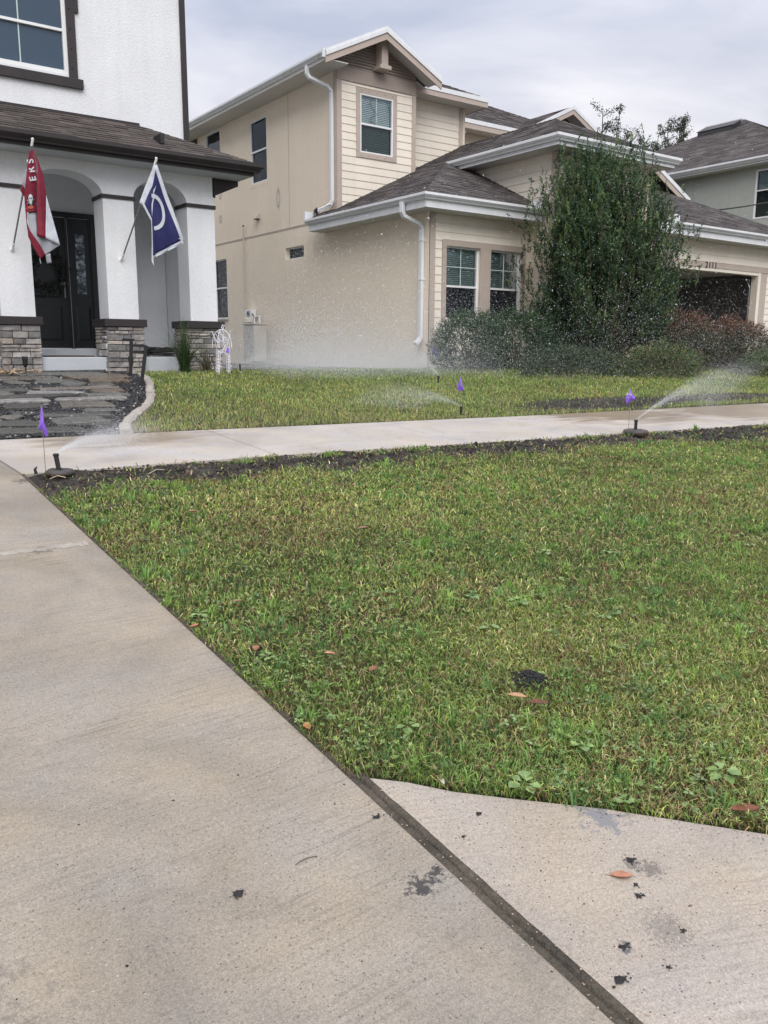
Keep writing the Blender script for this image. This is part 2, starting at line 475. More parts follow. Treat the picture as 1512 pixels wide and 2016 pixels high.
# concrete: warm grey, sand grain, pale shell flecks, dark pits, broom marks, damp and dirty patches
def concrete(name, base, broom_rot, damp=0.25, wet_at=None, pits=1.0, broom=1.0, stains=()):
    m, n, l, b = new_mat(name)
    v = pos_vec(n, l)
    tone = ramp(n, l, noise(n, l, v, 1.25, 7, 0.62, 0.8), [(0.34, 1-damp*1.25), (0.5, 1-damp*.3), (0.56, 1.0), (0.75, 1.12)])
    c = mix(n, l, base, tone, 1.0, 'MULTIPLY')
    warm = ramp(n, l, noise(n, l, v, 2.3, 4), [(0.35, (1.04, 1.0, 0.93)), (0.65, (0.97, 0.985, 1.04))])
    c = mix(n, l, c, warm, 1.0, 'MULTIPLY')
    grain = noise(n, l, v, 300, 4, 0.75)
    c = mix(n, l, c, ramp(n, l, grain, [(0.33, 0.62), (0.5, 0.98), (0.68, 1.25)]), 1.0, 'MULTIPLY')
    g2 = noise(n, l, v, 130, 4, 0.7)
    c = mix(n, l, c, ramp(n, l, g2, [(0.32, 0.76), (0.5, 0.99), (0.7, 1.16)]), 1.0, 'MULTIPLY')
    # shell flecks
    vo = n.new('ShaderNodeTexVoronoi'); vo.inputs['Scale'].default_value = 95; vo.inputs['Randomness'].default_value = 1
    l.new(v, vo.inputs['Vector'])
    sc = n.new('ShaderNodeSeparateColor'); l.new(vo.outputs['Color'], sc.inputs[0])
    pick = math_node(n, l, 'GREATER_THAN', sc.outputs[0], 0.955)
    small = ramp(n, l, vo.outputs['Distance'], [(0.10, 1.0), (0.20, 0.0)])
    fl = math_node(n, l, 'MULTIPLY', pick, small)
    c = mix(n, l, c, (0.70, 0.67, 0.60), math_node(n, l, 'MULTIPLY', fl, 0.5))
    # dark pits, denser where the noise mask is high
    vo2 = n.new('ShaderNodeTexVoronoi'); vo2.inputs['Scale'].default_value = 95
    l.new(pos_vec(n, l, rot=(0.3, 0.2, 0.7)), vo2.inputs['Vector'])
    sc2 = n.new('ShaderNodeSeparateColor'); l.new(vo2.outputs['Color'], sc2.inputs[0])
    dens = ramp(n, l, noise(n, l, v, 1.7, 5, 0.6), [(0.38, 0.97), (0.62, 0.72)])
    pick2 = math_node(n, l, 'GREATER_THAN', sc2.outputs[0], dens)
    sm2 = ramp(n, l, vo2.outputs['Distance'], [(0.12, 1.0), (0.30, 0.0)])
    pit = math_node(n, l, 'MULTIPLY', pick2, sm2)
    c = mix(n, l, c, (0.06, 0.055, 0.055), math_node(n, l, 'MULTIPLY', pit, 0.62*pits))
    # grime smudges
    gs = ramp(n, l, noise(n, l, v, 6.5, 8, 0.75, 1.2), [(0.60, 0.0), (0.72, 1.0)])
    gm = ramp(n, l, noise(n, l, v, 0.8, 3), [(0.5, 0.0), (0.68, 0.55)])
    c = mix(n, l, c, (0.10, 0.09, 0.085), math_node(n, l, 'MULTIPLY', gs, gm))
    # broom marks
    bv = pos_vec(n, l, rot=(0, 0, broom_rot)); bm = n.new('ShaderNodeMapping'); bm.inputs['Scale'].default_value = (5.5, 85, 5.5)
    l.new(bv, bm.inputs['Vector'])
    br = noise(n, l, bm.outputs[0], 1.0, 3, 0.6, 0.4)
    bmask = ramp(n, l, noise(n, l, v, 1.3, 4, 0.6, 0.6), [(0.40, 0.10), (0.60, 1.0)])
    brc = ramp(n, l, br, [(0.32, 0.70), (0.47, 0.98), (0.7, 1.08)])
    c = mix(n, l, c, mix(n, l, c, brc, 1.0, 'MULTIPLY'), math_node(n, l, 'MULTIPLY', bmask, 0.75*broom))
    # soaked-in smears: centre, radius, colour, depth, coarseness of the ragged edge
    for (sx, sy, sr, scol, sdep, sfreq) in stains:
        g = n.new('ShaderNodeNewGeometry'); vm = n.new('ShaderNodeVectorMath'); vm.operation = 'DISTANCE'
        l.new(g.outputs['Position'], vm.inputs[0]); vm.inputs[1].default_value = (sx, sy, gz(sy))
        d = math_node(n, l, 'DIVIDE', vm.outputs['Value'], sr)
        d = math_node(n, l, 'ADD', d, math_node(n, l, 'MULTIPLY', math_node(n, l, 'SUBTRACT', noise(n, l, v, sfreq, 8, 0.78), 0.5), 7.0))
        mr = n.new('ShaderNodeMapRange'); mr.inputs[1].default_value = 0.75; mr.inputs[2].default_value = 1.05
        mr.inputs[3].default_value = sdep; mr.inputs[4].default_value = 0.0; l.new(d, mr.inputs[0])
        c = mix(n, l, c, scol, mr.outputs[0])
    rough_v = 0.78
    if wet_at:
        # water from the sprinklers has darkened these patches
        wsrc = None
        for (wx, wy, wr) in wet_at:
            g = n.new('ShaderNodeNewGeometry'); vm = n.new('ShaderNodeVectorMath'); vm.operation = 'DISTANCE'
            l.new(g.outputs['Position'], vm.inputs[0]); vm.inputs[1].default_value = (wx, wy, gz(wy))
            d = math_node(n, l, 'DIVIDE', vm.outputs['Value'], wr)
            d = math_node(n, l, 'ADD', d, math_node(n, l, 'MULTIPLY', noise(n, l, pos_vec(n, l, scale=(1, 3, 1)), 1.6, 5), 1.5))
            k = ramp(n, l, d, [(1.05/2, 1.0), (1.75/2, 0.0)]) if False else None
            mr = n.new('ShaderNodeMapRange'); mr.inputs[1].default_value = 1.3; mr.inputs[2].default_value = 1.75
            mr.inputs[3].default_value = 1.0; mr.inputs[4].default_value = 0.0; l.new(d, mr.inputs[0])
            wsrc = mr.outputs[0] if wsrc is None else math_node(n, l, 'MAXIMUM', wsrc, mr.outputs[0])
        c = mix(n, l, c, mix(n, l, c, (0.70, 0.61, 0.50), 1.0, 'MULTIPLY'), wsrc)
        rr = n.new('ShaderNodeMapRange'); rr.inputs[3].default_value = 0.78; rr.inputs[4].default_value = 0.32; l.new(wsrc, rr.inputs[0])
        l.new(rr.outputs[0], b.inputs['Roughness'])
    else:
        b.inputs['Roughness'].default_value = rough_v
    l.new(c, b.inputs['Base Color'])
    h = math_node(n, l, 'ADD', math_node(n, l, 'MULTIPLY', grain, 0.25), math_node(n, l, 'MULTIPLY', math_node(n, l, 'MULTIPLY', br, bmask), 0.9*broom))
    h = math_node(n, l, 'SUBTRACT', h, math_node(n, l, 'MULTIPLY', pit, 0.5))
    bump(n, l, h, b, 0.45, 0.006)
    return m
DARK = (0.018, 0.018, 0.022)
STAINS = [(1.118, 1.400, .030, DARK, .85, 48), (1.178, 1.420, .024, DARK, .85, 52), (.74, 1.60, .012, DARK, .6, 80), (.55, 1.05, .10, (.10, .09, .085), .45, 30), (.10, 1.50, .16, (.11, .10, .09), .35, 22), (1.19, 5.55, .05, DARK, .6, 40), (.95, 4.18, .05, (.08, .075, .07), .7, 40)]
STAINS_APRON = [(1.715, 1.365, .058, (.19, .19, .20), .9, 26), (1.64, 1.20, .014, DARK, .8, 80), (1.63, 1.185, .020, DARK, .5, 70), (1.39, 1.02, .014, (.10, .10, .11), .9, 50), (1.66, 1.15, .030, DARK, .5, 90), (1.52, 1.0, .05, DARK, .35, 110)]
M_['driveway'] = concrete('driveway_concrete', (0.312, 0.276, 0.226), math.radians(-3), 0.20, stains=STAINS)
M_['apron'] = concrete('apron_concrete', (0.385, 0.340, 0.288), math.radians(20), 0.12, pits=1.4, stains=STAINS_APRON)
M_['walk'] = concrete('sidewalk_concrete', (0.46, 0.425, 0.385), math.radians(88), 0.16, [(8.3, 7.0, 1.5), (10.6, 6.4, 1.9), (2.4, 7.3, 0.9), (13.5, 6.8, 1.6)], pits=0.4, broom=0.5)
M_['street'] = concrete('asphalt', (0.06, 0.06, 0.06), 0, 0.2)

# soil: dark damp earth under and between the blades
m, n, l, b = new_mat('soil')
v = pos_vec(n, l)
c = ramp(n, l, noise(n, l, v, 5, 8, 0.7), [(0.3, (0.016, 0.012, 0.009)), (0.5, (0.038, 0.029, 0.023)), (0.66, (0.10, 0.085, 0.075)), (0.78, (0.16, 0.145, 0.135))])
c = mix(n, l, c, ramp(n, l, noise(n, l, v, 70, 5, 0.7), [(0.3, 0.6), (0.7, 1.5)]), 1.0, 'MULTIPLY')
l.new(c, b.inputs['Base Color']); b.inputs['Roughness'].default_value = 0.7
bump(n, l, noise(n, l, v, 32, 8, 0.75), b, 1.0, 0.05)
M_['soil'] = m
m, n, l, b = new_mat('turf_base')
v = pos_vec(n, l)
c = ramp(n, l, noise(n, l, v, 4, 7, 0.7), [(0.3, (0.025, 0.030, 0.012)), (0.5, (0.055, 0.060, 0.022)), (0.7, (0.10, 0.085, 0.040))])
c = mix(n, l, c, ramp(n, l, noise(n, l, v, 110, 5, 0.7), [(0.3, 0.5), (0.7, 1.6)]), 1.0, 'MULTIPLY')
l.new(c, b.inputs['Base Color']); b.inputs['Roughness'].default_value = 0.9
bump(n, l, noise(n, l, v, 60, 6, 0.7), b, 1.0, 0.04)
M_['turf'] = m
# ---------------------------------------------------------------- terrain
NX = [-200, 1.2, 2.9, 5.33, 9.1, 30, 400]; NY = [5.74, 5.74, 5.74, 5.52, 5.22, 3.9, 3.9]   # near edge of the sidewalk
FX = [-200, 1.4, 3.7, 6.8, 12, 30, 400]; FY = [7.5, 7.49, 7.36, 7.05, 6.90, 6.0, 6.0]       # far edge
def ynear(x): return np.interp(x, NX, NY)
def yfar(x): return np.interp(x, FX, FY)
def gh(x, y):
    return gza(np.asarray(y, float)+(5.74-ynear(x)))
def sheet(name, xs, vs, dz, mat, lump=0.0, cut=None):
    """ground sheet; v runs across the terrain profile"""
    V = []; F = []
    for v_ in vs:
        for x in xs:
            s = 5.74-float(ynear(x))
            z = gz(v_)+dz
            V.append((x, v_-s, z))
    V = np.array(V)
    if lump:
        V[:, 2] += lump*(vnoise(V[:, 0]*7, V[:, 1]*7, 3)-0.5)+lump*0.6*(vnoise(V[:, 0]*19, V[:, 1]*19, 5)-0.5)
    nx = len(xs)
    for j in range(len(vs)-1):
        for i in range(nx-1):
            a = j*nx+i
            F += [(a, a+1, a+nx+1), (a, a+nx+1, a+nx)]
    o = tri_mesh(name, V, np.array(F), mat, smooth=bool(lump))
    o['kind'] = 'structure'
    return o
_perm = rng.random((256, 256))
def vnoise(x, y, seed=0):
    """smooth value noise 0..1 with two octaves"""
    def one(x, y):
        x = x+seed*17.3; y = y+seed*9.1
        xi = np.floor(x).astype(int); yi = np.floor(y).astype(int)
        fx = x-xi; fy = y-yi
        fx = fx*fx*(3-2*fx); fy = fy*fy*(3-2*fy)
        a = _perm[xi % 256, yi % 256]; b_ = _perm[(xi+1) % 256, yi % 256]
        c_ = _perm[xi % 256, (yi+1) % 256]; d_ = _perm[(xi+1) % 256, (yi+1) % 256]
        return (a*(1-fx)+b_*fx)*(1-fy)+(c_*(1-fx)+d_*fx)*fy
    x = np.asarray(x, float); y = np.asarray(y, float)
    return one(x, y)*0.65+one(x*2.3, y*2.3)*0.35

sheet('ground', NX, [-300, -3.0, 5.74, 7.5, 12.8, 40, 600], -0.045, M_['turf'])
sheet('soil_strip', list(np.linspace(1.25, 24, 360)), list(np.linspace(4.75, 5.733, 22)), -0.018, M_['soil'], lump=0.055)
xs = np.linspace(7.2, 13.5, 90)
sheet('bare_soil', list(xs), list(np.linspace(7.56, 9.1, 24)), -0.022, M_['soil'], lump=0.045)
# loose clods on the bare strips
def clods(n, x0, x1, off0, off1, edge, dz, name):
    mb = MB()
    for i in range(n):
        x = random.uniform(x0, x1); y = float(edge(x))+random.uniform(off0, off1)
        r = random.uniform(.004, .014)*(1 if random.random() < .93 else 1.8)
        V0 = Vector((x, y, float(gh(x, y))+dz+random.uniform(0, .012)))
        q = [V0+Vector((math.cos(a)*r*random.uniform(.6, 1.3), math.sin(a)*r*random.uniform(.6, 1.3), random.uniform(-.3, .3)*r)) for a in (0, 1.57, 3.14, 4.71)]
        mb.add(q+[V0+Vector((0, 0, r*.7)), V0-Vector((0, 0, r*.6))], [(0,1,4), (1,2,4), (2,3,4), (3,0,4), (1,0,5), (2,1,5), (3,2,5), (0,3,5)])
    mb.build(name, M_['soil'], kind='stuff')
clods(4200, 1.3, 11, -.55, -.02, ynear, -.012, 'soil_clods')
clods(900, 7.4, 12.5, .03, .9, yfar, -.010, 'soil_clods')
sheet('planting_bed', list(np.linspace(9.6, 19.5, 90)), list(np.linspace(11.2, 13.2, 24)), -0.02, M_['soil'], lump=0.05)

# street behind the photographer
mb = MB(); mb.box(-60, 80, -60, -3.02, -1.2, -0.95); mb.build('street', M_['street'], kind='structure')

# driveway, apron and sidewalk: one slab per cast panel
def slab(parent, name, pts, mat, th=0.10, bevel=0.006, sub=None, zs=None):
    top = []
    for i, (x, y) in enumerate(pts):
        z = zs[i] if zs else float(gh(x, y))
        top.append(Vector((x, y, z)))
    mb = MB(); mb.prism(top, (0, 0, -th))
    return mb.build(name, mat, parent, bevel=bevel)
drive = thing('driveway', None, None, (-1.5, 1.0, -0.5), kind='structure')
for y0, y1 in ((-3.0, -0.6), (-0.592, 4.196), (4.204, 5.735), (5.743, 7.49), (7.498, 10.2), (10.208, 14.0)):
    for x0, x1 in ((-4.4, -1.6), (-1.592, 1.217)):
        ys = [y0, y1]
        if y1 > 13: ys = [y0, 12.8, y1]
        for a_, b_ in zip(ys[:-1], ys[1:]):
            slab(drive, 'slab', [(x0, a_), (x1, a_), (x1, b_), (x0, b_)], M_['driveway'])
# rough mortar ridge in the cross joint
mb = MB()
n_ = 120
for i in range(n_):
    x = -1.5+2.68*i/n_
    w0 = 0.018+0.02*random.random(); w1 = 0.016+0.02*random.random(); h = 0.0015+0.003*random.random()
    mb.prism([(x, 4.2-w0, float(gh(x, 4.2-w0))-0.002), (x+2.68/n_, 4.2-w0, float(gh(x, 4.2-w0))-0.002), (x+2.68/n_, 4.2+w1, float(gh(x, 4.2+w1))-0.002), (x, 4.2+w1, float(gh(x, 4.2+w1))-0.002)], (0, 0, h+0.002))
mb.build('joint_mortar', M_['edging'], drive, kind='stuff')
# wide crumbling joint between driveway and apron
APR = [(1.262, 1.84), (1.35, 1.765), (1.44, 1.66), (1.56, 1.555), (1.76, 1.385), (2.06, 1.085), (2.5, 0.72), (3.1, 0.30), (4.0, -0.15), (5.2, -0.5)]
mb = MB()
ys = np.linspace(-3, 5.74, 620)
V = []; 
for i, y in enumerate(ys):
    z = float(gh(1.2, y))
    w = 1.262 if y < 1.86 else 1.235
    n1, n2, n3 = [float(vnoise(np.array(y*k), np.array(s_), 4)) for k, s_ in ((9, .3), (14, 5.2), (6, 9.1))]
    V += [(1.213, y, z-0.004), (1.222+0.004*n1, y, z-0.007-0.008*n2), (1.233+.004*n3, y, z-0.003-0.010*n3), (w-0.017-0.008*n2, y, z-0.003-0.006*n1), (w-0.013-0.008*n2, y, z-0.024), (w-0.010-0.008*n2, y, z-0.004-.005*n3), (w+.001+.006*n1, y, z-.0015), (w+0.010, y, z-.012)]
F = []
for i in range(len(ys)-1):
    for k in range(7):
        a = i*8+k; F.append((a, a+1, a+9, a+8))
mb.add(V, F); mb.build('joint_filler', M_['joint'], drive, smooth=True)
apron = thing('driveway_apron', None, None, (2.0, 0.2, -0.5), kind='structure')
slab(apron, 'slab', APR+[(5.2, -3.0), (1.262, -3.0)], M_['apron'], bevel=0.008)
# crumbs along the joint edges
mb = MB()
def pebble(mb, c, r, squash=0.7):
    c = Vector(c); q = []
    for d in ((1,0,0), (0,1,0), (-1,0,0), (0,-1,0)):
        q.append(c+Vector(d)*r*random.uniform(0.7, 1.3)+Vector((random.uniform(-.3,.3), random.uniform(-.3,.3), random.uniform(-.2, .3)))*r)
    t = c+Vector((random.uniform(-.3,.3)*r, random.uniform(-.3,.3)*r, r*squash)); bb = c-Vector((0, 0, r*squash))
    mb.add(q+[t, bb], [(0,1,4), (1,2,4), (2,3,4), (3,0,4), (1,0,5), (2,1,5), (3,2,5), (0,3,5)])
for i in range(260):
    y = random.uniform(-0.3, 1.85); x = random.choice((1.206, 1.276))+random.gauss(0, 0.016)
    pebble(mb, (x, y, float(gh(x, y))+0.0005), random.uniform(0.0012, 0.003))
mb.build('joint_crumbs', M_['cream'], drive, kind='stuff')

walk = thing('sidewalk', None, None, (5, 6.5, 0.0), kind='structure')
xj = [1.217+1.845*i for i in range(-1, 17)]
xj = [1.226]+[1.24+1.845*i for i in range(1, 16)]
for i in range(len(xj)-1):
    a, c_ = xj[i]+0.004, xj[i+1]-0.004
    sk0 = 0 if i == 0 else 0.15; sk1 = 0.15
    pts = [(a, float(ynear(a))), (c_, float(ynear(c_))), (c_+sk1, float(yfar(c_+sk1))), (a+sk0, float(yfar(a+sk0)))]
    slab(walk, 'slab', pts, M_['walk'], zs=[0, 0, 0.052, 0.052], bevel=0.008)
mb = MB()
for x in xj[:]:
    sk = 0 if x < 1.3 else 0.15
    w = 0.012
    mb.prism([(x-w, float(ynear(x))-.002, -0.018), (x+w, float(ynear(x))-.002, -0.018), (x+sk+w, float(yfar(x+sk)), 0.034), (x+sk-w, float(yfar(x+sk)), 0.034)], (0, 0, 0.006))
mb.build('joint_dirt', M_['dark_crack'], walk)

# ---------------------------------------------------------------- shared house builders
def mapper(plane, c):
    """(a, n, z): a along the wall, n outwards, z up"""
    if plane == 'Y': return lambda a, n, z: (a, c-n, z)
    return lambda a, n, z: (c-n, a, z)
def wall(parent, name, plane, c, a0, a1, z0, z1, mat, holes=(), th=0.16):
    T = mapper(plane, c)
    A = sorted({a0, a1, *[h[0] for h in holes], *[h[1] for h in holes]}); A = [a for a in A if a0 <= a <= a1]
    Z = sorted({z0, z1, *[h[2] for h in holes], *[h[3] for h in holes]}); Z = [z for z in Z if z0 <= z <= z1]
    mb = MB()
    for i in range(len(A)-1):
        for k in range(len(Z)-1):
            am, zm = (A[i]+A[i+1])/2, (Z[k]+Z[k+1])/2
            if any(h[0] < am < h[1] and h[2] < zm < h[3] for h in holes): continue
            mb.box(A[i], A[i+1], -th, 0, Z[k], Z[k+1], T)
    return mb.build(name, mat, parent)
def siding(parent, plane, c, a0, a1, z0, z1, holes=(), step=0.165, mat='siding'):
    T = mapper(plane, c)
    z = z0
    while z < z1-0.01:
        zt = min(z+step, z1)
        spans = [(a0, a1)]
        for h in holes:
            if h[2] < zt-0.02 and h[3] > z+0.02:
                ns = []
                for s in spans:
                    if h[0] > s[0]: ns.append((s[0], min(s[1], h[0])))
                    if h[1] < s[1]: ns.append((max(s[0], h[1]), s[1]))
                spans = [s for s in ns if s[1]-s[0] > 0.01]
        for s in spans:
            mb = MB()
            p = [(s[0], 0.001, z+.006), (s[0], 0.017, z+.004), (s[0], 0.004, zt+0.008), (s[0], 0.001, zt+0.008)]
            q = [(s[1], n_, z_) for (_, n_, z_) in p]
            mb.add([T(*w_) for w_ in p+q], [(0,1,2,3), (7,6,5,4), (0,4,5,1), (1,5,6,2), (2,6,7,3), (3,7,4,0)])
            mb.build('siding_board', M_[mat], parent)
        z = zt
def trim(parent, name, plane, c, a0, a1, z0, z1, mat, out=0.022, bevel=0.003):
    mb = MB(); mb.box(a0, a1, -0.001, out, z0, z1, mapper(plane, c))
    return mb.build(name, mat, parent, bevel=bevel)

def window(parent, plane, c, a0, a1, z0, z1, mid=None, grid=(0, 0), recess=0.03, fw_=0.035, top_glass='glass', low_glass='glass_dark',
           blinds=True, trimw=0.0, trimmat='taupe', grid_low=False, sill=False, name='window', backdrop=True, framemat='vinyl'):
    """sash window set into the wall; frame is a part, sashes, panes, bars and blind are its sub-parts"""
    T = mapper(plane, c)
    mb = MB()
    for (b0, b1, y0, y1) in ((a0, a1, z0, z0+fw_), (a0, a1, z1-fw_, z1), (a0, a0+fw_, z0+fw_, z1-fw_), (a1-fw_, a1, z0+fw_, z1-fw_)):
        mb.box(b0, b1, -recess-0.06, -recess+0.012, y0, y1, T)
    w = mb.build(name, M_[framemat], parent, bevel=0.003)
    ia, ib, iz, it = a0+fw_, a1-fw_, z0+fw_, z1-fw_
    halves = [(iz, it, top_glass, grid)] if mid is None else [(mid+0.02, it, top_glass, grid), (iz, mid-0.02, low_glass, grid if grid_low else (0, 0))]
    if mid is not None:
        mb = MB(); mb.box(ia, ib, -recess-0.05, -recess+0.004, mid-0.02, mid+0.02, T); mb.build('meeting_rail', M_[framemat], w, bevel=0.002)
    for k, (lo, hi, gm_, g) in enumerate(halves):
        off = -recess-0.02-0.016*k
        mb = MB(); mb.box(ia, ib, off-0.004, off, lo, hi, T); mb.build('pane', M_[gm_], w)
        for i in range(g[0]):
            x = ia+(ib-ia)*(i+1)/(g[0]+1)
            mb = MB(); mb.box(x-0.009, x+0.009, off+0.0005, off+0.006, lo, hi, T); mb.build('glazing_bar', M_['muntin'], w)
        for i in range(g[1]):
            zz = lo+(hi-lo)*(i+1)/(g[1]+1)
            mb = MB(); mb.box(ia, ib, off+0.001, off+0.0075, zz-0.009, zz+0.009, T); mb.build('glazing_bar', M_['muntin'], w)
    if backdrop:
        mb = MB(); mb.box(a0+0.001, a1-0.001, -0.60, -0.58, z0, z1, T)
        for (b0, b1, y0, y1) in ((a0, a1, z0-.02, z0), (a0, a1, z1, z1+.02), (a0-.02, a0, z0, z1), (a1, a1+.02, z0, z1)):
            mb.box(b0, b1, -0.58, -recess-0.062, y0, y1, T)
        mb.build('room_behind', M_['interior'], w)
    if blinds:
        mb = MB(); z = iz+0.01
        while z < it-0.02:
            mb.add([T(ia+.01, -recess-0.075, z), T(ib-.01, -recess-0.075, z), T(ib-.01, -recess-0.092, z+0.031), T(ia+.01, -recess-0.092, z+0.031),
                    T(ia+.01, -recess-0.077, z-.001), T(ib-.01, -recess-0.077, z-.001), T(ib-.01, -recess-0.094, z+0.030), T(ia+.01, -recess-0.094, z+0.030)],
                   [(0,1,2,3), (7,6,5,4), (0,4,5,1), (2,6,7,3)])
            z += 0.038
        mb.build('blind', M_['blind' if blinds is True else blinds], w, kind='stuff')
    if trimw:
        for (b0, b1, y0, y1) in ((a0-trimw, a1+trimw, z1, z1+trimw), (a0-trimw, a1+trimw, z0-trimw, z0), (a0-trimw, a0, z0, z1), (a1, a1+trimw, z0, z1)):
            trim(parent, 'window_trim', plane, c, b0, b1, y0, y1, M_[trimmat], 0.028)
    if sill:
        mb = MB(); mb.box(a0-.02, a1+.02, -recess, 0.05, z0-0.05, z0-.001, T); mb.build('window_sill', M_[trimmat], parent, bevel=0.004)
    return w

def clip_poly(poly, a, b):
    """Sutherland-Hodgman clip of a convex 2D polygon against the half plane left of a->b"""
    out = []
    def side(p): return (b[0]-a[0])*(p[1]-a[1])-(b[1]-a[1])*(p[0]-a[0])
    for i in range(len(poly)):
        p, q = poly[i], poly[(i+1) % len(poly)]
        sp, sq = side(p), side(q)
        if sp >= 0: out.append(p)
        if (sp > 0) != (sq > 0) and abs(sp-sq) > 1e-12:
            t = sp/(sp-sq); out.append((p[0]+(q[0]-p[0])*t, p[1]+(q[1]-p[1])*t))
    return out
def roof_plane(parent, corners, mat, eave, expo=0.145, tabw=(0.17, 0.36), n_parts=0, deck=True, th=0.05, name='roof', seed=1, starter=True):
    """corners: 3D points of one planar roof slope, counter-clockwise seen from above; eave = indices of the two eave corners"""
    R_ = random.Random(seed)
    P = [Vector(c) for c in corners]
    O = P[eave[0]]; A = (P[eave[1]]-O).normalized()
    N = Vector((0, 0, 0))
    for i in range(len(P)): N += P[i].cross(P[(i+1) % len(P)])
    N.normalize()
    if N.z < 0: N = -N
    U = N.cross(A).normalized()
    if U.z < 0: U = -U
    poly = [((p-O).dot(A), (p-O).dot(U)) for p in P]
    ar = sum(poly[i][0]*poly[(i+1) % len(poly)][1]-poly[(i+1) % len(poly)][0]*poly[i][1] for i in range(len(poly)))
    if ar < 0: poly = poly[::-1]
    root = None
    mb = MB(); mb.prism([p-N*0.004 for p in P], -N*th)
    root = mb.build(name, M_['dark_trim'] if mat == 'shingle_left' else M_['deck'], parent)
    a_lo, a_hi = min(p[0] for p in poly), max(p[0] for p in poly)
    u_lo, u_hi = min(p[1] for p in poly), max(p[1] for p in poly)
    tabs = []
    row = 0; u = u_lo
    while u < u_hi:
        a = a_lo-R_.uniform(0, 0.3)
        while a < a_hi:
            w = R_.uniform(*tabw)
            quad = [(a+0.002, u), (a+w-0.002, u), (a+w-0.002, u+expo+0.012), (a+0.002, u+expo+0.012)]
            q = quad
            for i in range(len(poly)):
                q = clip_poly(q, poly[i], poly[(i+1) % len(poly)])
                if len(q) < 3: break
            if len(q) >= 3:
                lift = R_.choice((0.004, 0.006, 0.011, 0.012))
                tone = min(1, max(0, R_.gauss(0.5, 0.24)))
                tabs.append((q, u, lift, tone))
            a += w
        u += expo; row += 1
    def emit(mb, q, u, lift, tone):
        n = len(q); top = []; bot = []
        for (a, uu) in q:
            k = 1-(uu-u)/(expo+0.012)
            h = 0.002+lift*k
            base = O+A*a+U*uu
            top.append(base+N*h); bot.append(base-N*0.002)
        mb.tint = tone
        mb.add(top+bot, [tuple(range(n))]+[(i, n+i, n+(i+1) % n, (i+1) % n)[::-1] for i in range(n)])
        mb.tint = 0.5
    if n_parts:
        camv = Vector((0, 0, .8))
        tabs.sort(key=lambda t: ((O+A*t[0][0][0]+U*t[0][0][1])-camv).length)
    for t in tabs[:n_parts]:
        mb = MB(); emit(mb, *t); mb.build('shingle', M_[mat], root, tint=True)
    mb = MB()
    for t in tabs[n_parts:]: emit(mb, *t)
    mb.build('shingles', M_[mat], root, tint=True, kind='stuff')
    return root
def ridge_caps(parent, p0, p1, mat, w=0.13, step=0.15):
    p0, p1 = Vector(p0), Vector(p1); d = p1-p0; L = d.length; d.normalize()
    s = d.cross(Vector((0, 0, 1))).normalized(); upv = s.cross(d).normalized()
    mb = MB(); n = int(L/step)
    for i in range(n):
        a = p0+d*(i*step); b_ = a+d*(step+0.02)
        mb.tint = min(1, max(0, random.gauss(0.45, 0.2)))
        hs, he = 0.024, 0.014
        dr = 0.42
        vs = [a+s*w-upv*(w*dr-hs), a+upv*hs, a-s*w-upv*(w*dr-hs), b_+s*w-upv*(w*dr-he), b_+upv*he, b_-s*w-upv*(w*dr-he)]
        vs += [q-upv*0.02 for q in vs]
        mb.add(vs, [(0,1,4,3), (1,2,5,4), (6,7,1,0), (7,8,2,1), (0,3,9,6), (2,8,11,5)])
    mb.tint = 0.5
    return mb.build('ridge_cap', M_[mat], parent, tint=True)
def gutter(parent, pts, z, out, mat='gutter', h=0.11, w=0.11, drop=0.0, name='gutter'):
    """K-style gutter along a horizontal polyline; 'out' gives the outward side (list of 2D vectors per point, mitred)"""
    prof = [(0, 0), (0, -h), (w*0.48, -h), (w*0.56, -h*0.84), (w*0.80, -h*0.62), (w, -h*0.40), (w, 0), (w-0.012, 0), (w-0.012, -0.02), (w*0.72, -h*0.5), (w*0.4, -h+0.01), (0.01, -h+0.01), (0.01, 0)]
    mb = MB(); n = len(prof)
    vs = []
    for (x, y), (ox, oy) in zip(pts, out):
        for (o_, dz) in prof: vs.append((x+ox*o_, y+oy*o_, z+dz))
    fs = []
    for i in range(len(pts)-1):
        for k in range(n):
            fs.append((i*n+k, i*n+(k+1) % n, (i+1)*n+(k+1) % n, (i+1)*n+k))
    mb.add(vs, fs)
    # end plates
    for i in (0, len(pts)-1):
        (x, y), (ox, oy) = pts[i], out[i]
        j = 1 if i == 0 else len(pts)-2
        d = Vector((pts[j][0]-x, pts[j][1]-y, 0)).normalized()*0.004
        pl = [Vector((x+ox*o_, y+oy*o_, z+dz))-d*0.5 for (o_, dz) in prof[:7]]
        mb.prism(pl, d)
    return mb.build(name, M_[mat], parent)
# ---------------------------------------------------------------- beige house on the right
GS = 0.48                                      # roof pitch
BH = thing('house', 'two-storey beige house with lap siding, white gutters and the number 2111 over its garage', 'house', (10.66, 13.4, 0.45))
bx = M_['beige_stucco']
XL = 10.66
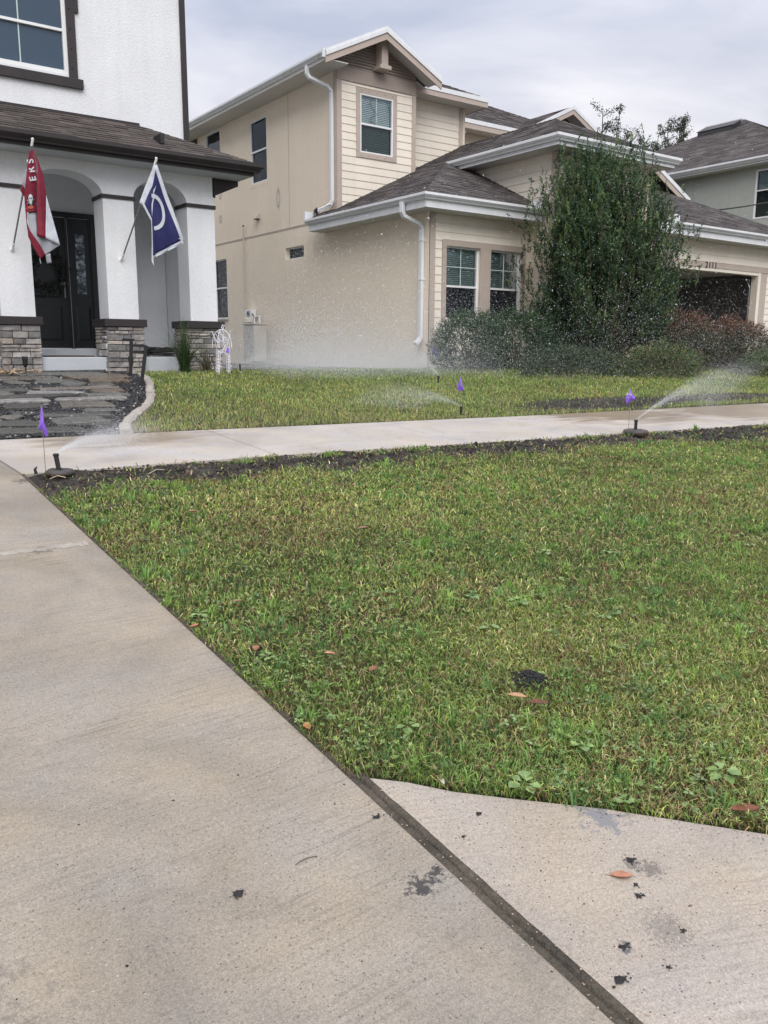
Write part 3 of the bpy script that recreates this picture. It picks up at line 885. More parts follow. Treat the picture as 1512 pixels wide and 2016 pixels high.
# left side wall with its four openings
side_holes = [(20.02, 20.92, 5.02, 6.55), (22.75, 23.68, 6.05, 6.76), (18.24, 19.15, 2.99, 3.27), (22.55, 23.45, 1.66, 3.30)]
wall(BH, 'side_wall', 'X', XL, 16.73, 24.1, 0.3, 6.95, bx, [h for h in side_holes])
wall(BH, 'side_wall', 'X', XL, 13.561, 16.729, 0.3, 3.60, bx)
wall(BH, 'back_wall', 'Y', 24.101, XL, 24, 0.3, 6.95, bx)
trim(BH, 'stucco_band', 'X', XL, 17.4, 24.1, 3.71, 3.745, M_['taupe'], 0.012, 0.002)
mb = MB(); mb.box(XL-.006, XL+.001, 18.90, 18.915, 3.76, 6.9); mb.build('control_joint', M_['taupe'], BH)
window(BH, 'X', XL, *side_holes[0], mid=5.80, recess=0.02, fw_=0.03, top_glass='glass_dark', low_glass='glass_dark', blinds='blind_dark')
window(BH, 'X', XL, *side_holes[1], recess=0.02, fw_=0.03, top_glass='glass', blinds=False)
window(BH, 'X', XL, *side_holes[2], recess=0.10, fw_=0.03, top_glass='glass_dark', blinds=False)
window(BH, 'X', XL, *side_holes[3], mid=2.52, recess=0.06, fw_=0.03, top_glass='glass_dark', low_glass='glass_dark', blinds='blind_dark', sill=True, trimmat='taupe')
# fixing screws of storm panels round the upper windows
mb = MB()
for i in range(6):
    for z in (4.93, 6.64):
        y = 20.03+0.88*i/5; mb.lathe([(0.014, 0), (0.010, 0.012)], (XL-0.001, y, z), 6, (Vector((0,1,0)), Vector((0,0,1)), Vector((-1,0,0))))
mb.build('panel_bolts', M_['taupe'], BH, kind='stuff')
# small wall fittings
mb = MB(); y, z = 20.55, 4.20
mb.add([(XL-.001, y-.10, z-.07), (XL-.001, y+.10, z-.07), (XL-.001, y+.10, z+.10), (XL-.001, y-.10, z+.10), (XL-.13, y-.10, z-.07), (XL-.13, y+.10, z-.07)],
       [(0,1,2,3), (4,5,1,0), (4,3,2,5), (0,3,4), (1,5,2)])
mb.build('vent_hood', M_['plastic_beige'], BH)
mb = MB(); mb.box(XL-0.10, XL-0.02, y-.08, y+.08, z-.085, z-.071); mb.build('vent_opening', M_['black'], BH)
mb = MB(); mb.tube([(XL-.05, 21.35, 3.98), (XL-.05, 21.35, 1.9)], 0.022, 8); mb.build('conduit', M_['plastic_beige'], BH)
mb = MB(); mb.lathe([(0.02, 0), (0.025, 0.03), (0.0, 0.05)], (XL-.05, 21.35, 4.02), 8); mb.build('conduit_head', M_['black'], BH)
for (yy, zz, ry, rz) in ((22.82, 5.05, .10, .14), (22.84, 4.39, .09, .12), (19.46, 4.51, .10, .26)):
    mb = MB(); ring = []
    vs = []; fs = []; n_ = 26
    for k in range(n_):
        t = 2*math.pi*k/n_; j1 = random.uniform(.86, 1.12); j2 = j1*random.uniform(.45, .7)
        vs += [(XL-.004, yy+ry*j1*math.cos(t), zz+rz*j1*math.sin(t)), (XL-.007, yy+ry*j2*math.cos(t), zz+rz*j2*math.sin(t))]
    for k in range(n_):
        a, b_ = 2*k, 2*((k+1) % n_); fs.append((a, b_, b_+1, a+1))
    mb.add(vs, fs); mb.build('patched_stucco', M_['plastic_grey'], BH)

# gable block B
YB = 16.73; XB = 12.82
bw = (11.27, 12.18, 5.19, 6.43)
wall(BH, 'gable_wall', 'Y', YB, XL+.161, XB, 0.3, 6.95, bx, [bw])
siding(BH, 'Y', YB, XL+0.11, XB-0.09, 3.75, 6.62, [(bw[0]-.1, bw[1]+.1, bw[2]-.1, bw[3]+.1)])
trim(BH, 'corner_board', 'Y', YB, XL-0.02, XL+0.11, 3.85, 6.62, M_['taupe'], 0.03)
mb = MB(); mb.box(XL-.025, XL-.001, YB, YB+.11, 3.85, 6.8); mb.build('corner_board', M_['taupe'], BH)
trim(BH, 'corner_board', 'Y', YB, XB-0.09, XB+0.02, 4.8, 6.62, M_['taupe'], 0.03)
trim(BH, 'frieze_board', 'Y', YB, XL-0.02, XB+0.02, 6.622, 6.90, M_['taupe_dark'], 0.036)
window(BH, 'Y', YB, *bw, mid=5.80, grid=(1, 0), recess=-0.012, fw_=0.03, top_glass='glass', low_glass='glass_dark', blinds='blind', trimw=0.11)
# the cord hanging behind the upper pane
mb = MB()
mb.tube([(11.60, YB-0.020, 6.38), (11.53, YB-0.020, 6.26), (11.60, YB-.020, 6.15), (11.72, YB-.020, 6.05), (11.56, YB-.020, 5.95), (11.55, YB-.020, 5.88), (11.66, YB-.020, 5.83), (11.72, YB-.020, 5.86)], 0.006, 6)
mb.tube([(12.0, YB-0.020, 6.36), (12.06, YB-0.020, 6.22), (12.10, YB-.020, 6.05)], 0.006, 6)
mb.build('cable', M_['black'], BH)
mb = MB()
for i in range(5):
    for z in (bw[2]-.06, bw[3]+.06): mb.lathe([(0.013, 0), (0.009, 0.01)], (bw[0]+.03+.85*i/4, YB-0.028, z), 6, (Vector((1,0,0)), Vector((0,0,1)), Vector((0,-1,0))))
mb.build('panel_bolts', M_['taupe_dark'], BH, kind='stuff')
# gable triangle with louvres
GX0, GX1, GXM = 10.08, 13.22, 11.65; GY = 16.25; GZ = 6.96
zpk = GZ+GS*(GXM-GX0)
mb = MB(); mb.prism([(GX0+.3, YB+.02, 6.88), (GX1-.3, YB+.02, 6.88), (GXM, YB+.02, zpk-.10)], (0, 0.1, 0)); mb.build('gable_end', M_['taupe_dark'], BH)
z = 6.90
while z < zpk-0.2:
    hw = (zpk-0.14-z)/GS
    a0_, a1_ = max(GXM-hw, XL-.02), min(GXM+hw, XB+.02)
    T = mapper('Y', YB)
    mb = MB()
    p = [(a0_, -0.015, z+.075), (a0_, 0.028, z), (a0_, 0.036, z+.008), (a0_, -0.01, z+.08)]
    q = [(a1_, n2, z2) for (_, n2, z2) in p]
    mb.add([T(*w_) for w_ in p+q], [(0,1,2,3), (7,6,5,4), (0,4,5,1), (1,5,6,2), (2,6,7,3), (3,7,4,0)])
    mb.build('louvre_slat', M_['taupe_dark'], BH)
    z += 0.062
mb = MB(); mb.box(11.66, 11.84, YB-.30, YB-.04, 7.02, 7.56); mb.build('bracket', M_['taupe'], BH, bevel=.01)
mb = MB(); mb.box(11.60, 11.90, YB-.34, YB-.04, 6.93, 7.018); mb.build('bracket_foot', M_['taupe'], BH, bevel=.01)
# gable roof: two slopes running back
def rz(*a): return a
roof_plane(BH, [(GX0, GY, GZ), (GXM, GY, zpk), (GXM, 21.2, zpk), (GX0, 21.2, GZ)], 'shingle', (3, 0), seed=3)
roof_plane(BH, [(GX1, GY, GZ), (GX1, 21.2, GZ), (GXM, 21.2, zpk), (GXM, GY, zpk)], 'shingle', (0, 1), seed=4)
for (xa, xb, sgn) in ((GX0, GXM, 1), (GX1, GXM, -1)):
    za, zb = GZ, zpk
    mb = MB(); mb.prism([(xa, GY-.03, za-.02), (xb, GY-.03, zb-.02), (xb, GY-.03, zb+.015+.02), (xa, GY-.03, za+.015+.02)], (0, .03, 0)); mb.build('drip_edge', M_['gutter'], BH)
    mb = MB(); mb.prism([(xa, GY-.045, za-.10), (xb, GY-.045, zb-.10), (xb, GY-.045, zb-.02), (xa, GY-.045, za-.02)], (0, .04, 0)); mb.build('rake_fascia', M_['gutter'], BH)
    mb = MB(); mb.prism([(xa, GY-.02, za-.24), (xb, GY-.02, zb-.24), (xb, GY-.02, zb-.10), (xa, GY-.02, za-.10)], (0, .03, 0)); mb.build('rake_board', M_['taupe'], BH)
    mb = MB(); mb.prism([(xa, GY+.01, za-.085), (xb, GY+.01, zb-.085), (xb, YB+.02, zb-.085), (xa, YB+.02, za-.085)], (0, 0, .02)); mb.build('rake_soffit', M_['soffit'], BH)
# upper left eave
gutter(BH, [(10.14, 16.30), (10.14, 24.8)], 6.98, [(-1, 0), (-1, 0)], h=.108)
mb = MB(); mb.box(10.12, 10.14, 16.26, 24.8, 6.80, 6.965); mb.build('fascia', M_['soffit'], BH)
mb = MB(); mb.box(10.15, XL, 16.26, 24.8, 6.80, 6.815); mb.build('soffit_panel', M_['soffit'], BH)
mb = MB(); mb.box(10.02, 10.20, 16.262, 16.30, 6.83, 7.0); mb.build('gutter_end', M_['gutter'], BH)
mb = MB()
mb.rect_tube([(10.10, 17.05, 6.86), (10.10, 17.05, 6.70), (10.14, 17.02, 6.62), (10.52, 16.88, 6.47), (10.60, 16.86, 6.38), (10.60, 16.86, 4.10), (10.58, 16.88, 4.02), (10.50, 17.0, 3.95), (10.40, 17.15, 3.90)], .045, .035, (0, 1, 0))
mb.build('downspout', M_['gutter'], BH, bevel=0.006)
mb = MB(); mb.rect_tube([(10.41, 17.14, 3.92), (10.36, 17.2, 3.86)], .05, .05, (0, 1, 0)); mb.build('downspout_boot', M_['black'], BH)

# recessed block D
YD = 17.35; XD = 14.80
wall(BH, 'front_wall_upper', 'Y', YD, XB, XD, 0.3, 6.95, bx)
siding(BH, 'Y', YD, XB, XD-.10, 4.9, 6.9)
trim(BH, 'corner_board', 'Y', YD, XD-.10, XD+.02, 5.7, 6.9, M_['taupe'], 0.03)
mb = MB(); mb.box(XD+.0, XD+.12, YD+.01, 19.0, 0.5, 6.9); mb.build('return_wall', bx, BH)
ze = 7.0; ey = 16.90; ex = 15.25
roof_plane(BH, [(12.9, ey, ze), (ex, ey, ze), (ex-1.17, ey+1.17, ze+GS*1.17), (12.9, ey+1.17, ze+GS*1.17)], 'shingle', (0, 1), seed=5)
roof_plane(BH, [(ex, ey, ze), (ex, 20, ze), (ex-1.17, 20, ze+GS*1.17), (ex-1.17, ey+1.17, ze+GS*1.17)], 'shingle', (0, 1), seed=6)
roof_plane(BH, [(12.9, ey+1.17, ze+GS*1.17), (ex-1.17, ey+1.17, ze+GS*1.17), (ex-1.17, 20, ze+GS*1.17), (12.9, 20, ze+GS*1.17)], 'shingle', (0, 1), seed=6)
mb = MB(); mb.box(12.9, ex+.02, ey-.035, ey-.01, 6.90, 7.005); mb.build('fascia', M_['gutter'], BH)
mb = MB(); mb.box(12.9, ex, ey-.02, ey+.0, 6.78, 6.90); mb.build('fascia_board', M_['taupe'], BH)
mb = MB(); mb.box(ex-.02, ex+.0, ey+.0, 19.5, 6.78, 6.93); mb.build('fascia_board', M_['taupe_dark'], BH)
mb = MB(); mb.box(12.83, ex-.02, ey+.0, YD, 6.79, 6.80); mb.box(XD+.12, ex-.02, YD, 19.4, 6.79, 6.80); mb.build('soffit_panel', M_['soffit'], BH)
# main roof behind, its front wall E and the cross gable
YE = 19.05
wall(BH, 'front_wall_upper', 'Y', YE, XD, 23.3, 4.0, 6.95, bx)
X0, X1, Y0, Y1 = 10.21, 23.75, 18.6, 26.2; hr = (Y1-Y0)/2; zr = 7.0+GS*hr
roof_plane(BH, [(X0, Y0, 7.0), (X1, Y0, 7.0), (X1-hr, Y0+hr, zr), (X0+hr, Y0+hr, zr)], 'shingle', (0, 1), seed=7, tabw=(.2, .4))
roof_plane(BH, [(X1, Y0, 7.0), (X1, Y1, 7.0), (X1-hr, Y0+hr, zr)], 'shingle', (0, 1), seed=8, tabw=(.2, .4))
roof_plane(BH, [(X0, Y1, 7.0), (X0, Y0, 7.0), (X0+hr, Y0+hr, zr)], 'shingle', (0, 1), seed=9, tabw=(.2, .4))
roof_plane(BH, [(X1, Y1, 7.0), (X0, Y1, 7.0), (X0+hr, Y0+hr, zr), (X1-hr, Y0+hr, zr)], 'shingle', (0, 1), seed=9, tabw=(.3, .5), expo=.3)
mb = MB(); mb.box(15.3, 18.25, Y0-.035, Y0-.01, 6.90, 7.005); mb.build('fascia', M_['gutter'], BH)
mb = MB(); mb.box(15.3, X1, Y0-.02, Y0, 6.76, 6.90); mb.build('fascia_board', M_['taupe'], BH)
mb = MB(); mb.box(15.27, X1, Y0, YE, 6.77, 6.78); mb.build('soffit_panel', M_['soffit'], BH)
gx, gw = 20.17, 1.98
zg = 7.0+GS*gw
mb = MB(); mb.prism([(gx-gw+.2, YE, 6.9), (gx+gw-.2, YE, 6.9), (gx, YE, zg-.12)], (0, .1, 0)); mb.build('gable_end', M_['taupe_dark'], BH)
roof_plane(BH, [(gx-gw, Y0-.05, 7.0), (gx, Y0-.05, zg), (gx, 22.4, zg), (gx-gw, 22.4, 7.0)], 'shingle', (3, 0), seed=10)
roof_plane(BH, [(gx+gw, Y0-.05, 7.0), (gx+gw, 22.4, 7.0), (gx, 22.4, zg), (gx, Y0-.05, zg)], 'shingle', (0, 1), seed=11)
for sg in (-1, 1):
    xa = gx+sg*gw
    mb = MB(); mb.prism([(xa, Y0-.09, 6.92), (gx, Y0-.09, zg-.08), (gx, Y0-.09, zg+.025), (xa, Y0-.09, 7.025)], (0, .035, 0)); mb.build('rake_fascia', M_['gutter'], BH)
    mb = MB(); mb.prism([(xa, Y0-.07, 6.78), (gx, Y0-.07, zg-.22), (gx, Y0-.07, zg-.08), (xa, Y0-.07, 6.92)], (0, .03, 0)); mb.build('rake_board', M_['taupe'], BH)
    mb = MB(); mb.prism([(xa, Y0-.04, 6.91), (gx, Y0-.04, zg-.09), (gx, YE, zg-.09), (xa, YE, 6.91)], (0, 0, .02)); mb.build('rake_soffit', M_['soffit'], BH)

# front room A with hip roof
YA = 13.4; XC = 13.40; ZA = 3.70
aw1 = (11.09, 11.99, 1.42, 2.84); aw2 = (12.28, 13.18, 1.42, 2.84)
wall(BH, 'front_wall', 'Y', YA, XL, XC, 0.3, 3.6, bx, [aw1, aw2])
siding(BH, 'Y', YA, XL+.14, XC, 0.62, 3.42, [(aw1[0]-.11, aw2[1]+.11, aw1[2]-.11, aw1[3]+.11)])
trim(BH, 'corner_board', 'Y', YA, XL-.02, XL+.14, 0.45, 3.42, M_['taupe'], 0.03)
mb = MB(); mb.box(XL-.026, XL-.001, YA-.03, YA+.13, 0.45, 3.44); mb.build('corner_board', bx, BH)
for w_ in (aw1, aw2):
    window(BH, 'Y', YA, *w_, mid=2.07, grid=(1, 1), recess=0.05, fw_=0.03, top_glass='glass', low_glass='glass_black', blinds='blind_dark')
for (b0, b1, y0, y1) in ((aw1[0]-.10, aw2[1]+.10, 2.84, 2.96), (aw1[0]-.10, aw2[1]+.10, 1.30, 1.42), (aw1[0]-.10, aw1[0], 1.42, 2.84), (aw1[1], aw2[0], 1.42, 2.84), (aw2[1], aw2[1]+.10, 1.42, 2.84)):
    trim(BH, 'window_trim', 'Y', YA, b0, b1, y0, y1, M_['taupe'], 0.034)
mb = MB()
for i in range(9): mb.lathe([(0.013, 0), (0.009, 0.012)], (aw1[0]-.05, YA-.034, 1.45+1.35*i/8), 6, (Vector((1,0,0)), Vector((0,0,1)), Vector((0,-1,0))))
mb.build('panel_bolts', M_['taupe_dark'], BH, kind='stuff')
ax0, ay0 = 10.21, 12.95
RA = roof_plane(BH, [(ax0, 17.34, ZA), (ax0, ay0, ZA), (12.955, ay0+2.745, ZA+GS*2.745), (12.955, 17.34, ZA+GS*2.745)], 'shingle', (0, 1), seed=12, n_parts=160)
roof_plane(BH, [(ax0, ay0, ZA), (XC, ay0, ZA), (XC, ay0+3.19, ZA+GS*3.19)], 'shingle', (0, 1), seed=13, n_parts=130)
ridge_caps(BH, (ax0, ay0, ZA-.01), (12.95, ay0+2.74, ZA+GS*2.74-.01), 'shingle')
gutter(BH, [(ax0+.02, 17.30), (ax0+.02, ay0+.02), (XC-.02, ay0+.02)], ZA-.01, [(-1, 0), (-1, -1), (0, -1)], h=.108)
mb = MB(); mb.box(ax0+.03, XL, ay0+.03, 17.28, 3.44, 3.455); mb.box(XL, XC, ay0+.03, YA, 3.44, 3.455); mb.build('soffit_panel', M_['soffit'], BH)
mb = MB(); mb.box(ax0+.02, ax0+.04, ay0+.03, 17.28, 3.44, ZA-.03); mb.box(ax0+.04, XC, ay0+.02, ay0+.04, 3.44, ZA-.03); mb.build('fascia', M_['gutter'], BH)
mb = MB(); mb.box(ax0-.08, ax0+.20, 17.26, 17.34, ZA-.05, ZA+.17); mb.build('kickout_flashing', M_['gutter'], BH)
mb = MB(); mb.box(XC-.28, XC-.03, ay0-.03, ay0+.16, ZA+.0, ZA+.13); mb.build('kickout_flashing', M_['gutter'], BH)
mb = MB()
mb.rect_tube([(10.16, 13.62, 3.60), (10.16, 13.62, 3.42), (10.20, 13.61, 3.34), (10.52, 13.56, 3.22), (10.59, 13.55, 3.14), (10.59, 13.55, 2.2), (10.59, 13.55, 1.05), (10.55, 13.55, .98), (10.46, 13.55, .92)], .048, .036, (0, 1, 0))
mb.build('downspout', M_['gutter'], BH, bevel=0.006)
for z in (2.16, 2.9):
    mb = MB(); mb.box(10.545, XL-.001, 13.49, 13.61, z, z+.03); mb.build('downspout_strap', M_['gutter'], BH)

# entry block C
YC = 12.72; XC1 = 16.28; ZC = 5.0
wall(BH, 'entry_wall', 'X', XC, YC, 19.0, 0.3, 4.85, bx)
siding(BH, 'X', XC, YC+.10, 16.3, 3.6, 4.78, step=.175)
wall(BH, 'entry_wall', 'Y', YC, XC+.161, XC1, 0.3, 4.85, bx)
siding(BH, 'Y', YC, XC+.11, XC1-.1, 0.62, 4.78, step=.175)
trim(BH, 'corner_board', 'Y', YC, XC-.026, XC+.11, 0.45, 4.8, M_['taupe'], 0.03)
mb = MB(); mb.box(XC-.028, XC-.001, YC, YC+.10, 0.45, 4.8); mb.build('corner_board', M_['taupe'], BH)
trim(BH, 'corner_board', 'Y', YC, XC1-.1, XC1+.02, 0.45, 4.8, M_['taupe'], 0.03)
mb = MB(); mb.box(XC1, XC1+.12, YC+.01, 19, 3.0, 4.85); mb.build('return_wall', bx, BH)
c0, c1, cy = 12.95, 16.73, 12.27; hc = (c1-c0)/2; zc = ZC+GS*hc
roof_plane(BH, [(c0, 17.6, ZC), (c0, cy, ZC), (c0+hc, cy+hc, zc), (c0+hc, 17.6, zc)], 'shingle', (0, 1), seed=14)
roof_plane(BH, [(c0, cy, ZC), (c1, cy, ZC), (c0+hc, cy+hc, zc)], 'shingle', (0, 1), seed=15)
roof_plane(BH, [(c1, cy, ZC), (c1, 19.0, ZC), (c0+hc, 19.0, zc), (c0+hc, cy+hc, zc)], 'shingle', (0, 1), seed=16)
ridge_caps(BH, (c0, cy, ZC-.01), (c0+hc, cy+hc, zc-.01), 'shingle')
ridge_caps(BH, (c1, cy, ZC-.01), (c0+hc, cy+hc, zc-.01), 'shingle')
ridge_caps(BH, (c0+hc, cy+hc, zc), (c0+hc, 17.6, zc), 'shingle')
gutter(BH, [(c0+.02, 15.62), (c0+.02, cy+.02), (c1-.02, cy+.02), (c1-.02, 17)], ZC-.01, [(-1, 0), (-1, -1), (1, -1), (1, 0)], h=.125)
mb = MB(); mb.box(c0+.03, XC, cy+.03, 15.7, 4.79, 4.80); mb.box(XC, c1-.03, cy+.03, YC, 4.79, 4.80); mb.box(XC1+.12, c1-.03, YC, 17, 4.79, 4.80); mb.build('soffit_panel', M_['soffit'], BH)
mb = MB(); mb.box(c0+.02, c0+.04, cy+.03, 15.6, 4.79, ZC-.03); mb.box(c0+.04, c1-.04, cy+.02, cy+.04, 4.79, ZC-.03); mb.box(c1-.04, c1-.02, cy+.03, 17, 4.79, ZC-.03); mb.build('fascia', M_['gutter'], BH)

# garage
XG1 = 22.65; go = (16.0+.4, 21.05, 0.44, 2.74)
wall(BH, 'garage_wall', 'Y', YC, XC1+.002, XG1, 0.3, 3.6, bx, [(XC1, go[1], 0.3, go[3])])
siding(BH, 'Y', YC, XC1+.13, XG1-.1, 2.96, 3.42)
siding(BH, 'Y', YC, go[1]+.42, XG1-.1, 0.62, 2.78)
trim(BH, 'garage_header', 'Y', YC, XC1+.03, 21.9, 2.82, 2.955, M_['taupe'], 0.035)
trim(BH, 'garage_header_lower', 'Y', YC, XC1+.03, go[1], 2.742, 2.82, M_['siding'], 0.02)
trim(BH, 'garage_casing', 'Y', YC, go[1], go[1]+.12, 0.45, 2.818, M_['siding'], 0.03)
trim(BH, 'garage_casing', 'Y', YC, go[1]+.122, go[1]+.42, 0.45, 2.818, M_['taupe'], 0.024)
# dark inside of the garage with a pale drywall return and the folded-up door
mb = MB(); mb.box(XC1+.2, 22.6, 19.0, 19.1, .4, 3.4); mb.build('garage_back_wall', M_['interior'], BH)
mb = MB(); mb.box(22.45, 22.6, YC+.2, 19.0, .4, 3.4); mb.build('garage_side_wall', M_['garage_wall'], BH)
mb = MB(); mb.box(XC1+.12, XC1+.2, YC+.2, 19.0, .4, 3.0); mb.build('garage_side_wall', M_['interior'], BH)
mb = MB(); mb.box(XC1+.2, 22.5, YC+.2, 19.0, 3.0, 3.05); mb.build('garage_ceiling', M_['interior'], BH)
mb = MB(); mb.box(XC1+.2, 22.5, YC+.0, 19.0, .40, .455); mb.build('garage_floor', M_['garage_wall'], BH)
for k in range(4):
    mb = MB(); mb.box(go[0]+.1, go[1]-.05, YC+.45+.55*k, YC+.98+.55*k, 2.80, 2.84); mb.build('garage_door_panel', M_['plastic_grey'], BH)
for xx in (go[0]+.04, go[1]-.03):
    mb = MB(); mb.tube([(xx, YC+.18, .5), (xx, YC+.18, 2.45), (xx, YC+.3, 2.7), (xx, YC+2.6, 2.76)], .02, 6); mb.build('door_track', M_['pole'], BH)
for i, ch in enumerate('2111'):
    cu = bpy.data.curves.new('num', 'FONT'); cu.body = ch; cu.size = 0.185; cu.extrude = 0.006; cu.offset = .002
    tmp = bpy.data.objects.new('tmp', cu); COL.objects.link(tmp)
    dg = bpy.context.evaluated_depsgraph_get(); me = bpy.data.meshes.new_from_object(tmp.evaluated_get(dg)); bpy.data.objects.remove(tmp)
    me.name = 'house_number'; me.materials.append(M_['black'])
    o = bpy.data.objects.new('house_number', me); COL.objects.link(o); o.parent = BH
    o.rotation_euler = (math.pi/2, 0, 0); o.location = Vector((18.70+.125*i, YC-.042, 2.825))-Vector((10.66, 13.4, 0.45)); WORLD_LOC[o] = Vector((18.72, YC-.04, 2.83))
g1 = 23.1; gy = 12.28; hg = 3.45; zg2 = ZA-.02+GS*hg
roof_plane(BH, [(XC1+.12, gy, ZA-.02), (g1, gy, ZA-.02), (g1-hg, gy+hg, zg2), (XC1+.12, gy+hg, zg2)], 'shingle', (0, 1), seed=17, n_parts=60)
roof_plane(BH, [(g1, gy, ZA-.02), (g1, 18.9, ZA-.02), (g1-hg, 18.9, zg2), (g1-hg, gy+hg, zg2)], 'shingle', (0, 1), seed=18)
ridge_caps(BH, (g1, gy, ZA-.03), (g1-hg, gy+hg, zg2-.01), 'shingle')
gutter(BH, [(XC1+.45, gy+.02), (g1-.02, gy+.02), (g1-.02, 18.5)], ZA-.03, [(0, -1), (1, -1), (1, 0)], h=.108)
mb = MB(); mb.box(XC1+.02, g1-.03, gy+.03, YC, 3.42, 3.435); mb.build('soffit_panel', M_['soffit'], BH)
mb = MB(); mb.box(XC1+.02, g1-.04, gy+.02, gy+.04, 3.42, ZA-.05); mb.build('fascia', M_['gutter'], BH)
mb = MB(); mb.box(XC1+.50, XC1+.68, gy-.03, gy+.16, ZA-.02, ZA+.13); mb.build('kickout_flashing', M_['gutter'], BH)
mb = MB(); mb.box(XG1-.16, XG1, YC+.17, 19.0, .3, 3.5); mb.build('return_wall', bx, BH)
# small gable on the garage roof
qx, qy, qw = 18.75, 15.05, 2.45; zq = 4.95
mb = MB(); mb.prism([(qx-qw, qy+.35, zq-.1), (qx+qw, qy+.35, zq-.1), (qx, qy+.35, zq+GS*qw-.1)], (0, .1, 0)); mb.build('gable_end', M_['taupe_dark'], BH)
for sg in (-1, 1):
    xa = qx+sg*qw; zt = zq+GS*qw
    mb = MB(); mb.prism([(xa, qy-.04, zq-.09), (qx, qy-.04, zt-.09), (qx, qy-.04, zt+.025), (xa, qy-.04, zq+.025)], (0, .04, 0)); mb.build('rake_fascia', M_['gutter'], BH)
    mb = MB(); mb.prism([(xa, qy-.02, zq-.24), (qx, qy-.02, zt-.24), (qx, qy-.02, zt-.09), (xa, qy-.02, zq-.09)], (0, .03, 0)); mb.build('rake_board', M_['taupe'], BH)
roof_plane(BH, [(qx-qw, qy, zq), (qx, qy, zq+GS*qw), (qx, 18.9, zq+GS*qw), (qx-qw, 18.9, zq)], 'shingle', (3, 0), seed=19)
roof_plane(BH, [(qx+qw, qy, zq), (qx+qw, 18.9, zq), (qx, 18.9, zq+GS*qw), (qx, qy, zq+GS*qw)], 'shingle', (0, 1), seed=20)

# draped dark load inside the garage (only its outline shows)
mb = MB()
prof = [(17.2, 2.35), (17.6, 2.55), (18.6, 2.6), (19.8, 2.5), (21.0, 2.3), (21.5, 1.9), (21.75, 1.2), (21.9, 0.46), (17.0, 0.46)]
mb.prism([(x, 15.6, z) for x, z in prof], (0, 2.4, 0))
tag(mb.build('covered_stack', simple('dark_tarp', (0.008, 0.010, 0.020), 0.8, 0.3, 4), None, bevel=.08),
    'tall heap under a dark blue-black cover inside the open garage', 'covered load')

# ---------------------------------------------------------------- grey-green house at the right edge
HH = thing('house', 'grey-green stucco house with brown-grey hip roof at the right edge of the photo', 'house', (27, 15.25, 0.45))
hz, hX0, hX1, hY0, hY1 = 7.0, 26.55, 39.0, 14.75, 27.2
hw_ = (15.2+.4, 16.66, 5.13, 6.68)
wall(HH, 'side_wall', 'X', 27.0, 15.2, 26.7, .3, 6.9, M_['green_stucco'], [hw_])
wall(HH, 'front_wall', 'Y', 15.2, 27.161, 38.6, .3, 6.9, M_['green_stucco'])
window(HH, 'X', 27.0, *hw_, mid=6.02, recess=0.0, fw_=0.05, top_glass='glass', low_glass='glass_dark', blinds='blind_dark')
mb = MB(); mb.box(26.994, 27.001, 19.0, 19.015, .5, 6.8); mb.build('control_joint', M_['taupe_dark'], HH)
hx, hy = (hX0+hX1)/2, (hY0+hY1)/2; hh_ = (hX1-hX0)/2; zt = hz+GS*hh_
roof_plane(HH, [(hX0, hY1, hz), (hX0, hY0, hz), (hx, hy, zt)], 'shingle', (0, 1), seed=21, tabw=(.25, .5), expo=.16)
roof_plane(HH, [(hX0, hY0, hz), (hX1, hY0, hz), (hx, hy, zt)], 'shingle', (0, 1), seed=22, tabw=(.25, .5), expo=.16)
roof_plane(HH, [(hX1, hY1, hz), (hX0, hY1, hz), (hx, hy, zt)], 'shingle', (0, 1), seed=23, tabw=(.4, .6), expo=.3)
roof_plane(HH, [(hX1, hY0, hz), (hX1, hY1, hz), (hx, hy, zt)], 'shingle', (0, 1), seed=23, tabw=(.4, .6), expo=.3)
ridge_caps(HH, (hX0, hY1, hz), (hx, hy, zt), 'shingle'); ridge_caps(HH, (hX0, hY0, hz), (hx, hy, zt), 'shingle')
gutter(HH, [(hX0+.02, hY1), (hX0+.02, hY0+.02), (hX1, hY0+.02)], hz-.01, [(-1, 0), (-1, -1), (0, -1)], h=.13, w=.13)
mb = MB(); mb.box(hX0+.03, 27.0, hY0, hY1, 6.80, 6.81); mb.build('soffit_panel', M_['soffit'], HH)
mb = MB(); mb.box(hX0+.02, hX0+.04, hY0, hY1, 6.80, 6.97); mb.build('fascia', M_['gutter'], HH)
# off-ridge vent
vx = 31.75; vzf = lambda x: hz+GS*(x-hX0)
mb = MB(); mb.prism([(vx-.32, 22.15, vzf(vx-.32)+.02), (vx-.30, 22.15, vzf(vx-.3)+.17), (vx+.25, 22.15, vzf(vx+.25)+.17), (vx+.25, 22.15, vzf(vx+.25)-.05)], (0, -1.55, 0)); mb.build('roof_vent', M_['black'], HH)
mb = MB(); mb.prism([(vx-.33, 22.2, vzf(vx-.33)+.17), (vx-.33, 22.2, vzf(vx-.33)+.19), (vx+.27, 22.2, vzf(vx+.27)+.19), (vx+.27, 22.2, vzf(vx+.27)+.172)], (0, -1.65, 0)); mb.build('vent_cover', M_['dark_trim'], HH)
mb = MB(); mb.box(vx+.24, vx+.29, 20.55, 22.2, vzf(vx+.25)+.17, vzf(vx+.25)+.22); mb.build('vent_flashing', M_['gutter'], HH)
# service cable
mb = MB(); pts = [(22.5+i*.5, 15.0-.1*i, 4.80+.075*i+.004*i*i) for i in range(14)]
mb.tube(pts, .022, 6); tag(mb.build('service_cable', M_['black']), 'thin black cable sagging in front of the grey-green house', 'cable')
